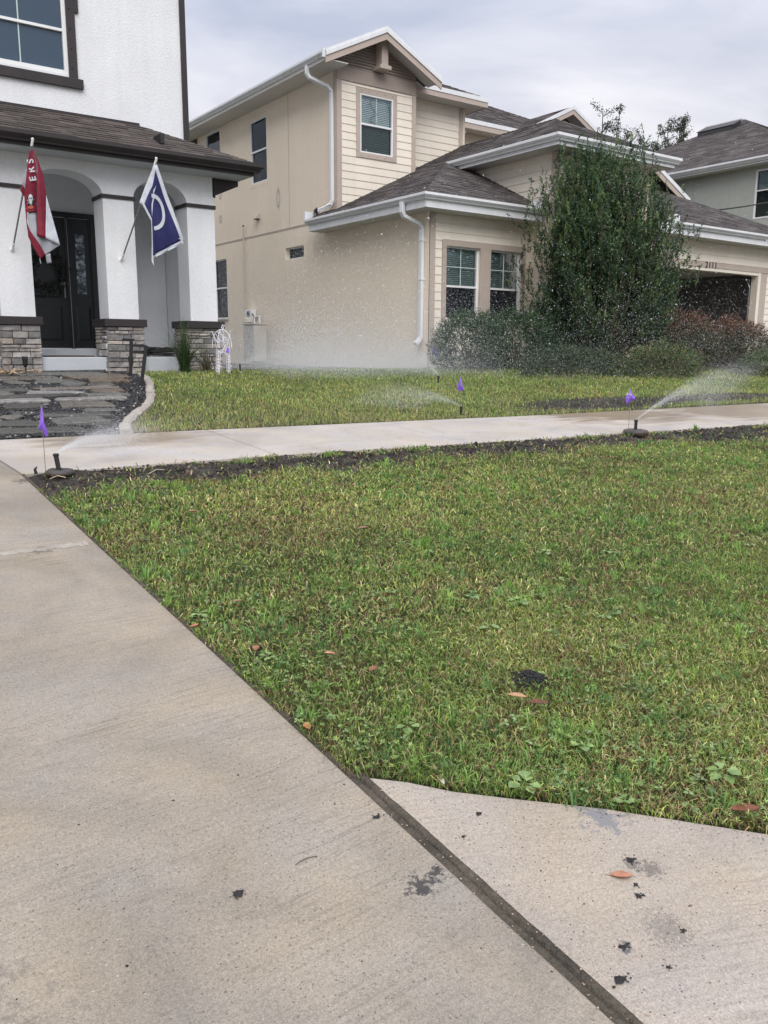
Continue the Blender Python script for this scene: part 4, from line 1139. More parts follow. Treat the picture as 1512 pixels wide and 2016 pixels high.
# ---------------------------------------------------------------- white house on the left
WH = thing('house', 'white stucco house with dark trim, arched porch and stone-clad pier bases', 'house', (4.5, 13.2, 0.45))
ws = M_['white_stucco']; dk = M_['dark_trim']
YP = 13.2
# upper storey wall with its window
uw = (2.15, 4.13, 4.91, 6.35)
wall(WH, 'upper_wall', 'Y', 14.1, -3.0, 6.02, 3.9, 9.6, ws, [uw])
mb = MB(); mb.box(5.86, 6.02, 14.262, 24.0, 0.3, 9.6); mb.build('side_wall', ws, WH)
mb = MB(); mb.box(-3.0, 6.5, 13.6, 24.5, 9.6, 9.7); mb.build('eave_board', dk, WH)
trim(WH, 'corner_trim', 'Y', 14.1, 5.95, 6.045, 4.15, 9.6, dk, 0.03)
mb = MB(); mb.box(6.021, 6.05, 14.09, 14.19, 4.15, 9.6); mb.build('corner_trim', dk, WH)
window(WH, 'Y', 14.1, *uw, mid=5.53, grid=(2, 0), grid_low=True, recess=0.02, fw_=0.055, top_glass='glass_blue', low_glass='glass_blue', blinds=False, backdrop=False)
trim(WH, 'window_trim', 'Y', 14.1, uw[1], uw[1]+.13, 4.86, 6.48, dk, 0.035)
trim(WH, 'window_trim', 'Y', 14.1, uw[1]+.13, uw[1]+.19, 5.80, 6.48, dk, 0.035)
trim(WH, 'window_trim', 'Y', 14.1, uw[0]-.13, uw[0], 4.86, 6.48, dk, 0.035)
trim(WH, 'window_trim', 'Y', 14.1, uw[0]-.19, uw[1]+.19, 6.481, 6.62, dk, 0.035)
trim(WH, 'window_sill', 'Y', 14.1, uw[0]-.25, uw[1]+.20, 4.72, 4.858, dk, 0.06)
mb = MB()
for i in range(5): mb.lathe([(0.013, 0), (0.009, 0.01)], (uw[1]+.05, 14.1-.036, 5.0+.28*i), 6, (Vector((1,0,0)), Vector((0,0,1)), Vector((0,-1,0))))
mb.build('panel_bolts', M_['black'], WH, kind='stuff')

# porch wall with arches
cols = [(2.71, 3.18), (4.25, 4.72), (5.58, 6.05)]
spring = 3.05; rise = 0.30; ztop = 3.62; dep = 0.44
def arch_z(x):
    for (a, b_) in ((0.6, 2.71), (3.18, 4.25), (4.72, 5.58)):
        if a < x < b_:
            t = (x-(a+b_)/2)/((b_-a)/2)
            return spring+rise*math.sqrt(max(0, 1-t*t))
    return spring
edges = []
for (a, b_) in ((0.6, 2.71), (3.18, 4.25), (4.72, 5.58)):
    n_ = 28
    edges += [((a+b_)/2-(b_-a)/2*math.cos(math.pi*i/n_)) for i in range(n_+1)]
edges = sorted(set([round(x, 5) for x in edges]+[-3.0, 0.0, 6.05]))
mb = MB()
for a, b_ in zip(edges[:-1], edges[1:]):
    e_ = 1e-4
    z0 = arch_z(a+e_) if arch_z((a+b_)/2) > spring else spring
    z1 = arch_z(b_-e_) if arch_z((a+b_)/2) > spring else spring
    mb.prism([(a, YP, z0), (b_, YP, z1), (b_, YP, ztop), (a, YP, ztop)], (0, dep, 0))
mb.build('arched_wall', ws, WH)
for (a, b_) in cols+[(0.13, 0.6)]:
    mb = MB(); mb.box(a, b_, YP, YP+dep, 1.2, spring-.001); mb.build('porch_column', ws, WH)
    mb = MB(); mb.box(a-.02, b_+.02, YP-.02, YP+dep+.02, spring-.035, spring+.02); mb.build('column_band', dk, WH)
# stone piers
def pier(x0, x1, y0, y1, z0, z1, seed):
    R_ = random.Random(seed)
    mb = MB(); mb.box(x0+.03, x1-.03, y0+.03, y1, z0, z1)
    p = mb.build('stone_pier', M_['dark_crack'], WH)
    def face(T, L):
        z = z0
        while z < z1-0.02:
            h = min(R_.choice((.045, .055, .06, .075, .085, .10, .105)), z1-z)
            if z1-(z+h) < .035: h = z1-z
            a = 0
            while a < L-0.001:
                w = R_.uniform(.11, .30)
                if L-(a+w) < .09: w = L-a
                g = .0035
                a0_, a1_, b0, b1 = a+g, a+w-g, z+g, z+h-g
                o1 = R_.uniform(.0, .014)
                j = lambda s: R_.uniform(-s, s)
                ch = .008
                back = [(a0_, -.03, b0), (a1_, -.03, b0), (a1_, -.03, b1), (a0_, -.03, b1)]
                mid_ = [(a0_+j(.002), .022+o1*.4, b0+j(.003)), (a1_+j(.002), .022+o1*.4, b0+j(.003)), (a1_+j(.002), .022+o1*.4, b1+j(.003)), (a0_+j(.002), .022+o1*.4, b1+j(.003))]
                am, bm = (a0_+a1_)/2+j(w*.15), (b0+b1)/2+j(h*.1)
                fr = [(a0_+ch+j(.004), .032+o1+j(.006), b0+ch), (am, .036+o1+j(.007), b0+ch+j(.003)), (a1_-ch+j(.004), .032+o1+j(.006), b0+ch), (a1_-ch+j(.004), .032+o1+j(.006), b1-ch), (am, .036+o1+j(.007), b1-ch+j(.003)), (a0_+ch+j(.004), .032+o1+j(.006), b1-ch)]
                mb = MB()
                mb.add([T(*q) for q in back+mid_+fr], [(0,1,5,4), (1,2,6,5), (2,3,7,6), (3,0,4,7), (4,5,10,9), (4,9,8), (5,6,11,10), (6,7,13,12), (6,12,11), (7,4,8,13), (8,9,12,13), (9,10,11,12)])
                mb.build('stone', M_['stone'], p, bevel=0)
                a += w
            z += h
    face(mapper('Y', y0+.03), 0) if False else None
    Tm = lambda a, n, z: (x0+a, y0+.032-n, z)
    face(Tm, x1-x0)
    Ts = lambda a, n, z: (x0+.032-n, y0+.03+a, z)
    face(Ts, y1-y0-.03)
    mb = MB(); mb.box(x0-.035, x1+.035, y0-.035, y1+.03, z1, z1+.115); mb.build('pier_cap', dk, WH, bevel=.006)
pier(2.66, 3.22, 13.14, 13.72, 0.40, 1.13, 1)
pier(4.19, 4.78, 13.14, 13.72, 0.40, 1.13, 2)
pier(5.50, 6.10, 13.14, 13.72, 0.40, 1.13, 3)
pier(0.07, 0.66, 13.14, 13.72, 0.40, 1.13, 4)
# porch slab, threshold step, back wall and ceiling
mb = MB(); mb.box(-3, 6.04, 13.215, 14.9, 0.35, 0.665); mb.build('porch_slab', M_['grey_stucco'], WH, bevel=.012)
mb = MB(); mb.box(2.6, 4.75, 14.55, 14.9, 0.667, 0.785); mb.build('threshold_step', M_['grey_stucco'], WH, bevel=.01)
dz0, dz1 = 0.79, 3.0
wall(WH, 'entry_wall', 'Y', 14.9, -3, 5.85, 0.667, 3.9, ws, [(2.95, 4.62, 0.667, dz1)])
mb = MB(); mb.box(-3, 5.85, 13.645, 14.098, 3.60, 3.66); mb.box(-3, 5.85, 14.098, 14.9, 3.60, 3.66); mb.build('porch_ceiling', M_['grey_stucco'], WH)
mb = MB(); mb.box(5.88, 6.04, 13.65, 14.10, .665, 3.6); mb.build('side_wall', ws, WH)
# entry door with decorated sidelight
dr = M_['door']
def raised(parent, x0, x1, z0, z1, y):
    mb = MB(); d = .035
    mb.add([(x0, y, z0), (x1, y, z0), (x1, y, z1), (x0, y, z1), (x0+d, y-.016, z0+d), (x1-d, y-.016, z0+d), (x1-d, y-.016, z1-d), (x0+d, y-.016, z1-d)],
           [(0,1,5,4), (1,2,6,5), (2,3,7,6), (3,0,4,7), (4,5,6,7)])
    mb.build('door_panel', dr, parent)
mb = MB()
for (a, b_, c_, d_) in ((2.95, 3.03, dz0, dz1), (4.54, 4.62, dz0, dz1), (3.03, 4.54, dz1-.08, dz1), (4.145, 4.19, dz0, dz1-.08)): mb.box(a, b_, 14.84, 14.93, c_, d_)
mb.build('door_frame', dr, WH, bevel=.004)
mb = MB(); mb.box(3.035, 4.14, 14.90, 14.94, dz0+.01, dz1-.085); leaf = mb.build('front_door', dr, WH)
raised(leaf, 3.16, 4.02, 0.92, 1.50, 14.899); raised(leaf, 3.16, 4.02, 1.62, 2.80, 14.899)
mb = MB(); mb.tube([(4.07, 14.86, 1.62), (4.07, 14.85, 1.80)], .012, 8); mb.lathe([(0.03, 0), (0.03, .012)], (4.07, 14.899, 1.86), 12, (Vector((1,0,0)), Vector((0,0,1)), Vector((0,-1,0)))); mb.build('door_handle', M_['pole'], leaf)
mb = MB(); mb.box(4.195, 4.535, 14.90, 14.94, dz0+.01, dz1-.085); sl = mb.build('sidelight', dr, WH)
raised(sl, 4.24, 4.49, 0.92, 1.50, 14.899)
gm, n, l, b = new_mat('leaded_glass')
v = pos_vec(n, l)
c = ramp(n, l, noise(n, l, v, 9, 3, 0.6, 1.5), [(0.36, (0.02, 0.025, 0.03)), (0.5, (0.10, 0.13, 0.16)), (0.62, (0.35, 0.42, 0.48))])
l.new(c, b.inputs['Base Color']); b.inputs['Roughness'].default_value = 0.12; bump(n, l, noise(n, l, v, 60, 2), b, 0.3, 0.01)
mb = MB(); mb.box(4.29, 4.44, 14.885, 14.899, 1.70, 2.66); mb.build('pane', gm, sl)
mb = MB()
for z in (2.08, 2.34, 2.52): mb.box(4.29, 4.44, 14.880, 14.8845, z, z+.012)
mb.tube([(4.365+.045*math.cos(t), 14.882, 2.43+.07*math.sin(t)) for t in np.linspace(0, 2*math.pi, 17)], .004, 5)
mb.build('leading', M_['black'], sl)
mb = MB(); mb.box(4.15, 4.16, 14.835, 14.839, dz0, dz1-.1); mb.build('weatherstrip', M_['pole'], WH)

# porch roof: hip at the right end
ze2, ye2, xe2 = 3.70, 12.72, 6.56; ps = 0.46
dpt = 14.1-ye2
roof_plane(WH, [(-3.6, ye2, ze2), (xe2, ye2, ze2), (xe2-dpt, 14.1, ze2+ps*dpt), (-3.6, 14.1, ze2+ps*dpt)], 'shingle_left', (0, 1), seed=31, n_parts=290, expo=.135)
roof_plane(WH, [(xe2, ye2, ze2), (xe2, 17.5, ze2), (6.05, 17.5, ze2+ps*.51), (6.05, 14.1, ze2+ps*.51), (xe2-dpt, 14.1, ze2+ps*dpt)], 'shingle_left', (0, 1), seed=32, expo=.135)
ridge_caps(WH, (xe2, ye2, ze2-.01), (xe2-dpt, 14.1, ze2+ps*dpt-.01), 'shingle_left', w=.10)
gutter(WH, [(-3.6, ye2+.01), (xe2-.01, ye2+.01), (xe2-.01, 17.5)], ze2-.015, [(0, -1), (1, -1), (1, 0)], mat='dark_trim', h=.13, w=.115)
mb = MB(); mb.box(-3.6, xe2-.02, ye2+.02, ye2+.045, ze2-.19, ze2-.03); mb.box(xe2-.045, xe2-.02, ye2+.045, 17.5, ze2-.19, ze2-.03); mb.build('fascia', dk, WH)
mb = MB(); mb.box(-3.6, xe2-.05, ye2+.05, YP, 3.50, 3.51); mb.box(6.055, xe2-.05, YP, 17.5, 3.50, 3.51); mb.build('soffit_panel', M_['grey_stucco'], WH)
mb = MB(); mb.prism([(6.052, YP+.02, 3.22), (6.052, YP+.02, 3.50), (6.50, YP+.02, 3.50), (6.50, YP+.02, 3.42)], (0, .09, 0)); mb.build('eave_bracket', dk, WH, bevel=.006)
mb = MB(); mb.prism([(6.052, YP+.55, 3.22), (6.052, YP+.55, 3.50), (6.50, YP+.55, 3.50), (6.50, YP+.55, 3.42)], (0, .09, 0)); mb.build('eave_bracket', dk, WH, bevel=.006)
mb = MB(); mb.box(6.03, 6.08, YP+.0, 13.6, 3.20, 3.50); mb.build('eave_trim', dk, WH)
mb = MB(); mb.box(5.13, 5.19, ye2+.30, ye2+.62, 3.86, 4.02); mb.build('roof_vent', M_['black'], WH, bevel=.01)
mb = MB(); mb.box(-3.0, 5.2, 14.085, 14.099, ze2+ps*dpt+.0, ze2+ps*dpt+.035); mb.build('flashing', dk, WH)

# ---------------------------------------------------------------- flags on the porch columns
def poly_piece(name, pts, y, mat, parent, th=0.004, amp=0.0, label=None):
    """cloth facet in the plane of the flag with a real thickness; y may be a function of (x, z)"""
    f = y if callable(y) else (lambda x, z: y)
    from mathutils.geometry import tessellate_polygon
    P2 = [tuple(p) for p in pts]
    tris = [tuple(t) for t in tessellate_polygon([[Vector((p[0], p[1], 0)) for p in P2]])]
    size = max(max(p[0] for p in P2)-min(p[0] for p in P2), max(p[1] for p in P2)-min(p[1] for p in P2))
    for _ in range(4 if size > .25 else 2 if size > .06 else 0):
        cache = {}; nt = []
        def mid(i, j):
            k = (min(i, j), max(i, j))
            if k not in cache:
                P2.append(((P2[i][0]+P2[j][0])/2, (P2[i][1]+P2[j][1])/2)); cache[k] = len(P2)-1
            return cache[k]
        for (i, j, k) in tris:
            a_, b_, c_ = mid(i, j), mid(j, k), mid(k, i)
            nt += [(i, a_, c_), (a_, j, b_), (c_, b_, k), (a_, b_, c_)]
        tris = nt
    mb = MB(); mb.add([(x, f(x, z), z) for x, z in P2], tris)
    o = mb.build(name, M_[mat], parent, smooth=True, label=label)
    md = o.modifiers.new('thickness', 'SOLIDIFY'); md.thickness = th*.4; md.offset = 0
    return o
def flag_base(x, z, tip, label, group='house flags on angled poles'):
    t = thing('flag', label, 'flag', (x, 13.2, z), group)
    mb = MB(); mb.lathe([(0.035, 0), (0.035, .008), (0.02, .012)], (x, 13.2, z), 12, (Vector((1,0,0)), Vector((0,0,1)), Vector((0,-1,0))))
    d = (Vector(tip)-Vector((x, 13.16, z))).normalized()
    mb.tube([Vector((x, 13.18, z)), Vector((x, 13.16, z))+d*.10], .018, 10)
    mb.build('bracket', M_['plastic_white'], t)
    mb = MB(); mb.tube([Vector((x, 13.16, z))+d*.05, Vector(tip)], .012, 10); mb.build('pole', M_['pole'], t)
    mb = MB(); mb.tube([Vector(tip)-d*.03, Vector(tip)+d*.045], .017, 10); mb.lathe([(0.008, 0), (.019, .012), (.019, .026), (.006, .036)], Vector(tip)+d*.04, 10); mb.build('finial', M_['plastic_white'], t)
    return t
f1 = flag_base(2.92, 2.17, (3.10, 12.42, 3.475), 'red, white and grey flag with a skull emblem, on the column left of the door')
Y1_ = 12.45
fr1 = lambda k: (lambda x, z: Y1_-0.03+k+0.10*(x-3.09)+0.015*math.sin(z*9+x*5)+.014*math.sin(x*40+z*3))
poly_piece('cloth_panel', [(3.011, 3.165), (3.012, 2.841), (2.939, 2.946)], fr1(.035), 'f_grey', f1)
poly_piece('cloth_panel', [(2.939, 2.946), (3.012, 2.841), (2.983, 2.773), (2.908, 2.862)], fr1(.03), 'f_maroon', f1)
poly_piece('cloth_panel', [(3.086, 3.431), (3.113, 3.403), (3.142, 3.181), (3.107, 2.613), (2.978, 2.592), (2.952, 2.343), (2.96, 2.803), (3.012, 3.181)], fr1(.012), 'f_maroon', f1)
poly_piece('cloth_panel', [(2.961, 2.476), (2.994, 2.363), (3.189, 2.061), (3.109, 1.997), (2.964, 2.278)], fr1(.020), 'f_maroon', f1)
poly_piece('cloth_panel', [(2.985, 2.577), (3.107, 2.613), (3.08, 2.296), (3.186, 2.271), (3.388, 2.201), (3.189, 2.061), (2.994, 2.363)], fr1(.034), 'f_grey', f1)
poly_piece('cloth_panel', [(3.113, 3.403), (3.211, 3.107), (3.24, 2.865), (3.186, 2.271), (3.08, 2.296), (3.142, 3.181)], lambda x, z: Y1_-0.06+0.45*abs(x-3.15)+.01*math.sin(z*8), 'f_maroon', f1)
poly_piece('cloth_panel', [(3.238, 2.832), (3.388, 2.201), (3.186, 2.271)], lambda x, z: Y1_-.045+.25*(x-3.18), 'f_white', f1)
poly_piece('hanging_tail', [(3.189, 2.061), (3.249, 2.082), (3.263, 1.955), (3.206, 1.943)], fr1(.04), 'f_grey', f1)
poly_piece('hanging_tail', [(3.11, 2.013), (3.121, 1.93), (3.109, 1.929), (3.098, 2.001)], fr1(.03), 'f_grey', f1)
# emblem
def ell(cx, cz, rx, rz_, n=18, rot=0): return [(cx+rx*math.cos(t)*math.cos(rot)-rz_*math.sin(t)*math.sin(rot), cz+rx*math.cos(t)*math.sin(rot)+rz_*math.sin(t)*math.cos(rot)) for t in [2*math.pi*i/n for i in range(n)]]
fe = lambda k: (lambda x, z: fr1(.012)(x, z)-k)
poly_piece('emblem_backing', ell(3.033, 2.745, .046, .088), fe(.004), 'f_black', f1, .002)  # black oval of the emblem, behind the skull
poly_piece('skull', ell(3.033, 2.775, .027, .052), fe(.008), 'f_white', f1, .002)
poly_piece('skull_jaw', [(3.018, 2.735), (3.048, 2.738), (3.045, 2.695), (3.022, 2.692)], fe(.008), 'f_white', f1, .002)
for q in ((3.023, 2.775), (3.044, 2.778)): poly_piece('eye_socket', ell(q[0], q[1], .007, .010, 10), fe(.011), 'f_black', f1, .002)
poly_piece('nose_socket', [(3.030, 2.757), (3.038, 2.757), (3.034, 2.745)], fe(.011), 'f_black', f1, .002)
poly_piece('ball_emblem', ell(3.030, 2.66, .036, .020, 16, .2), fe(.011), 'f_orange', f1, .002)
for (a, b_) in (((2.985, 2.70), (3.085, 2.775)), ((2.99, 2.755), (3.075, 2.64)), ((2.985, 2.64), (3.0, 2.66))):
    dx_, dz_ = b_[0]-a[0], b_[1]-a[1]; L = math.hypot(dx_, dz_); nx_, nz_ = -dz_/L*.004, dx_/L*.004
    poly_piece('sword', [(a[0]+nx_, a[1]+nz_), (a[0]-nx_, a[1]-nz_), (b_[0]-nx_*.4, b_[1]-nz_*.4), (b_[0]+nx_*.4, b_[1]+nz_*.4)], fe(.006), 'f_grey', f1, .002)
def letter(body, x, y, z, size, ang, mat, parent, nm='letter'):
    cu = bpy.data.curves.new('c', 'FONT'); cu.body = body; cu.size = size; cu.extrude = .0012; cu.align_x = 'CENTER'; cu.align_y = 'CENTER'; cu.offset = size*.02
    t_ = bpy.data.objects.new('t', cu); COL.objects.link(t_)
    me = bpy.data.meshes.new_from_object(t_.evaluated_get(bpy.context.evaluated_depsgraph_get())); bpy.data.objects.remove(t_)
    me.name = nm; me.materials.append(M_[mat]); o = bpy.data.objects.new(nm, me); COL.objects.link(o); o.parent = parent
    R = Matrix.Rotation(0, 4, 'Y') @ Matrix.Rotation(-ang, 4, 'Y') @ Matrix.Rotation(math.pi/2, 4, 'X')
    o.rotation_euler = R.to_euler(); o.location = Vector((x, y, z))-WORLD_LOC[parent]
    return o
for ch, x, z in (('E', 3.076, 3.025), ('R', 3.070, 3.140), ('S', 3.066, 3.250)):
    letter(ch, x, fr1(.012)(x, z)-.022, z, .118, math.radians(103), 'f_white', f1)
f2 = flag_base(4.48, 2.13, (4.795, 12.42, 3.45), 'navy flag with white border and white ring emblem, on the column right of the door')
W2 = [(4.772, 3.422), (4.821, 3.428), (5.247, 2.383), (5.196, 2.352), (4.699, 2.104), (4.704, 1.999), (4.674, 2.069), (4.696, 2.629), (4.582, 2.849), (4.54, 2.871), (4.756, 3.394)]
N2 = [(4.790, 3.345), (4.737, 3.13), (4.612, 2.868), (4.708, 2.672), (4.694, 2.150), (5.166, 2.40)]
fy = lambda k: (lambda x, z: 12.42-k+0.22*abs(x-4.72)+.012*math.sin(z*7)+.016*math.sin(x*26+z*4)*min(1, (3.5-z)*1.4))
poly_piece('cloth_border', W2, fy(0), 'f_white', f2)
poly_piece('cloth_field', N2, fy(.005), 'f_navy', f2)
poly_piece('cloth_fold', [(4.706, 2.66), (4.694, 2.15), (4.730, 2.155), (4.745, 2.70), (4.74, 3.13)], fy(.012), 'f_navy', f2)
arc = []
for i in range(17):
    t = math.radians(92-180*i/16); arc.append((4.722+.205*math.cos(t)*1.0, 2.757+.255*math.sin(t)))
for i in range(17):
    t = math.radians(-88+180*i/16); arc.append((4.722+.150*math.cos(t), 2.757+.200*math.sin(t)))
poly_piece('ring_emblem', arc, fy(.017), 'f_white', f2, .002)
poly_piece('bolt_emblem', [(4.795, 3.135), (4.745, 3.06), (4.722, 2.985), (4.749, 2.995), (4.764, 3.053)], fy(.010), 'f_white', f2, .002)
poly_piece('bolt_emblem', [(4.732, 2.952), (4.712, 2.861), (4.709, 2.69), (4.735, 2.881), (4.754, 2.955)], fy(.019), 'f_white', f2, .002)
poly_piece('tag_print', [(5.125, 2.425), (5.158, 2.430), (5.160, 2.418), (5.128, 2.413)], fy(.009), 'f_white', f2, .002)

# ---------------------------------------------------------------- things on and by the porch
wr = thing('wreath', 'dark leafy wreath with dull red berries hung on the black front door', 'wreath', (3.78, 14.86, 2.0))
mb = MB()
V = []; F = []; C_ = []
for i in range(900):
    t = rng.uniform(0, 2*math.pi); rr = 0.27+rng.normal(0, .055)
    c = np.array([3.78+rr*math.cos(t), 14.84-rng.uniform(0, .08), 2.02+rr*math.sin(t)])
    d = rng.normal(0, 1, 3); d /= np.linalg.norm(d); s = np.cross(d, rng.normal(0, 1, 3)); s /= np.linalg.norm(s)
    L = rng.uniform(.03, .06); w = .012
    b0 = len(V); V += [c, c+d*L*.5+s*w, c+d*L, c+d*L*.5-s*w]; F += [(b0, b0+1, b0+2), (b0, b0+2, b0+3)]
    k = rng.uniform(.5, 1.3); base = np.array((.018, .028, .020)) if rng.random() < .8 else np.array((.06, .05, .05))
    C_ += [base*k]*4
tri_mesh('leaves', np.array(V), np.array(F), M_['leaf'], wr, np.array(C_), kind='stuff')
mb = MB()
for i in range(26):
    t = random.uniform(0, 6.28); mb.lathe([(0.001, -.01), (.010, 0), (.001, .01)], (3.78+.27*math.cos(t), 14.77, 2.02+.27*math.sin(t)), 6)
mb.build('berries', simple('berry', (.12, .012, .015), .3, .1, 5), wr, kind='stuff')

mb = MB(); mb.box(3.25, 4.15, 13.72, 14.3, .667, .685); tag(mb.build('door_mat', M_['mat'], bevel=.004), 'brown door mat lying before the black front door', 'door mat')

hc_ = thing('hose_coil', 'black hose dropped in a loose coil on the porch slab between the right piers', 'hose', (5.1, 13.55, .667))
mb = MB(); pts = []
for i in range(150):
    t = i*.26; r = .20+.05*math.sin(t*1.7)
    pts.append((5.12+r*1.25*math.cos(t)+.03*math.sin(t*.37), 13.50+r*.7*math.sin(t), .685+.0009*i+.018*math.sin(t*.8)))
mb.tube(pts, .011, 6); mb.build('hose', M_['black'], hc_)
mb = MB(); mb.tube([(4.84, 13.42, .68), (4.93, 13.40, .69), (5.05, 13.38, .79), (5.2, 13.38, .82), (5.42, 13.40, .80)], .009, 6); mb.tube([(4.80, 13.42, .68), (4.90, 13.40, .695)], .016, 8); mb.build('hose_end', M_['black'], hc_)

def spotlight(x, y, label):
    z = float(gh(x, y)); t = thing('garden_spotlight', label, 'spotlight', (x, y, z), 'black garden spotlights')
    mb = MB(); mb.tube([(x, y, z-.05), (x, y, z+.09)], .009, 8); mb.build('stake', M_['black'], t)
    mb = MB(); mb.lathe([(0.020, .08), (.034, .12), (.042, .20), (.040, .23), (.034, .225)], (x, y, z), 14); mb.build('lamp_head', M_['black'], t)
spotlight(2.90, 12.83, 'small black spotlight by cream pebbles in front of the left pier')
spotlight(4.40, 12.75, 'small black spotlight on a stake in front of the middle pier')

mf = thing('metal_frame', 'two black angular metal posts standing at the end of the curb edging', 'metal posts', (4.15, 11.9, .40))
def bar(mb, a, b_, w, d=None):
    mb.rect_tube([a, b_], w/2, (d or w)/2, (0, 1, 0))
mb = MB(); bar(mb, (4.155, 12.1, .38), (4.20, 12.1, .93), .042); mb.build('post', M_['black'], mf, bevel=.003)
mb = MB(); bar(mb, (4.07, 12.1, .928), (4.24, 12.1, .922), .018, .03); mb.build('top_bar', M_['black'], mf)
mb = MB(); bar(mb, (3.872, 10.9, .26), (3.975, 10.9, .84), .038); mb.build('post', M_['black'], mf, bevel=.003)
mb = MB(); bar(mb, (3.80, 10.9, .838), (3.985, 10.9, .828), .016, .03); mb.build('top_bar', M_['black'], mf)
mb = MB(); bar(mb, (3.80, 10.9, .752), (3.965, 10.9, .742), .022, .03); mb.build('cross_bar', M_['black'], mf)

# white wire yard figure
wf = thing('wire_figure', 'white wire yard ornament on thin legs beside the rightmost stone pier', 'yard ornament', (5.72, 12.35, .42))
WX, WY, WZ = 5.72, 12.35, .42
def wpt(a, h, d=0.0): return (WX+a, WY+d, WZ+h)
mb = MB()
for dd in (-.10, .10):
    arch_ = [wpt(.115*math.cos(t), .44+.24*math.sin(t), dd*abs(math.cos(t))) for t in np.linspace(0, math.pi, 13)]
    mb.tube([wpt(.105, .40, dd)]+arch_+[wpt(-.115, .40, dd)], .006, 5)
mb.tube([wpt(0, .70), wpt(.02, .75), wpt(.05, .74), wpt(.03, .70), wpt(0, .66)], .007, 5)
for i in range(30):
    a = wpt(random.uniform(-.12, .12), random.uniform(.28, .66), random.uniform(-.10, .10)); b_ = wpt(random.uniform(-.12, .12), random.uniform(.28, .66), random.uniform(-.1, .1))
    mb.tube([a, b_], .0045, 4)
mb.build('body_wire', M_['reflector'], wf)
for (a0_, d0) in ((-.125, -.1), (-.065, .1), (.055, -.1), (.12, .1)):
    mb = MB(); mb.tube([wpt(a0_*.85, .36, d0), wpt(a0_*.95, .18, d0), wpt(a0_, -.02, d0)], .006, 5); mb.tube([wpt(a0_*.85+.03, .36, d0), wpt(a0_*.95+.028, .18, d0), wpt(a0_+.022, -.02, d0)], .006, 5)
    for k in range(7): mb.tube([wpt(a0_*.95, .03+.045*k, d0), wpt(a0_*.95+.03, .05+.045*k, d0)], .005, 4)
    mb.build('leg', M_['reflector'], wf)
mb = MB()
for i in range(60):
    p = wpt(random.uniform(-.13, .13), random.uniform(.02, .66), random.choice((-.1, .1))); mb.tube([p, (p[0]+random.uniform(-.02, .02), p[1], p[2]+random.uniform(-.02, .02))], .006, 4)
mb.build('light_bulbs', M_['reflector'], wf, kind='stuff')

# softener tank and control box by the side wall
st = thing('water_softener', 'beige softener tank with a white pipe beside the side wall', 'water tank', (10.28, 20.15, .5))
mb = MB(); mb.box(10.10, 10.48, 19.86, 20.50, .45, 1.42); mb.build('cabinet', M_['plastic_grey'], st, bevel=.05)
mb = MB(); mb.box(10.08, 10.50, 19.84, 20.52, 1.421, 1.455); mb.build('lid', M_['plastic_beige'], st, bevel=.012)
mb = MB(); mb.tube([(10.35, 20.3, 1.47), (10.35, 20.3, 1.62), (10.35, 20.10, 1.64), (10.35, 20.02, 1.64), (10.35, 20.02, 1.47)], .022, 8); mb.build('pipe', M_['plastic_white'], st)
mb = MB(); mb.lathe([(0.05, 1.47), (.16, 1.5), (.15, 1.58), (.05, 1.62)], (10.3, 20.55, 0), 14); mb.build('tank_top', M_['plastic_beige'], st)
cb = thing('irrigation_controller', 'white control box on the beige side wall above the softener', 'control box', (10.6, 21.0, 1.6))
mb = MB(); mb.box(10.50, 10.64, 20.75, 21.15, 1.60, 1.84); mb.build('box', M_['plastic_white'], cb, bevel=.01)
mb = MB(); mb.box(10.49, 10.499, 20.88, 21.02, 1.66, 1.80); mb.build('display', M_['black'], cb)
mb = MB(); mb.tube([(10.5, 20.80, 1.60), (10.45, 20.7, 1.55), (10.45, 20.5, 1.60), (10.45, 20.3, 1.63)], .028, 8); mb.tube([(10.5, 20.95, 1.60), (10.44, 20.85, 1.50), (10.44, 20.6, 1.52), (10.45, 20.4, 1.56)], .02, 6); mb.tube([(10.45, 20.62, 1.72), (10.45, 20.5, 1.62), (10.45, 20.28, 1.66)], .02, 6); mb.build('valve_hose', M_['black'], cb)
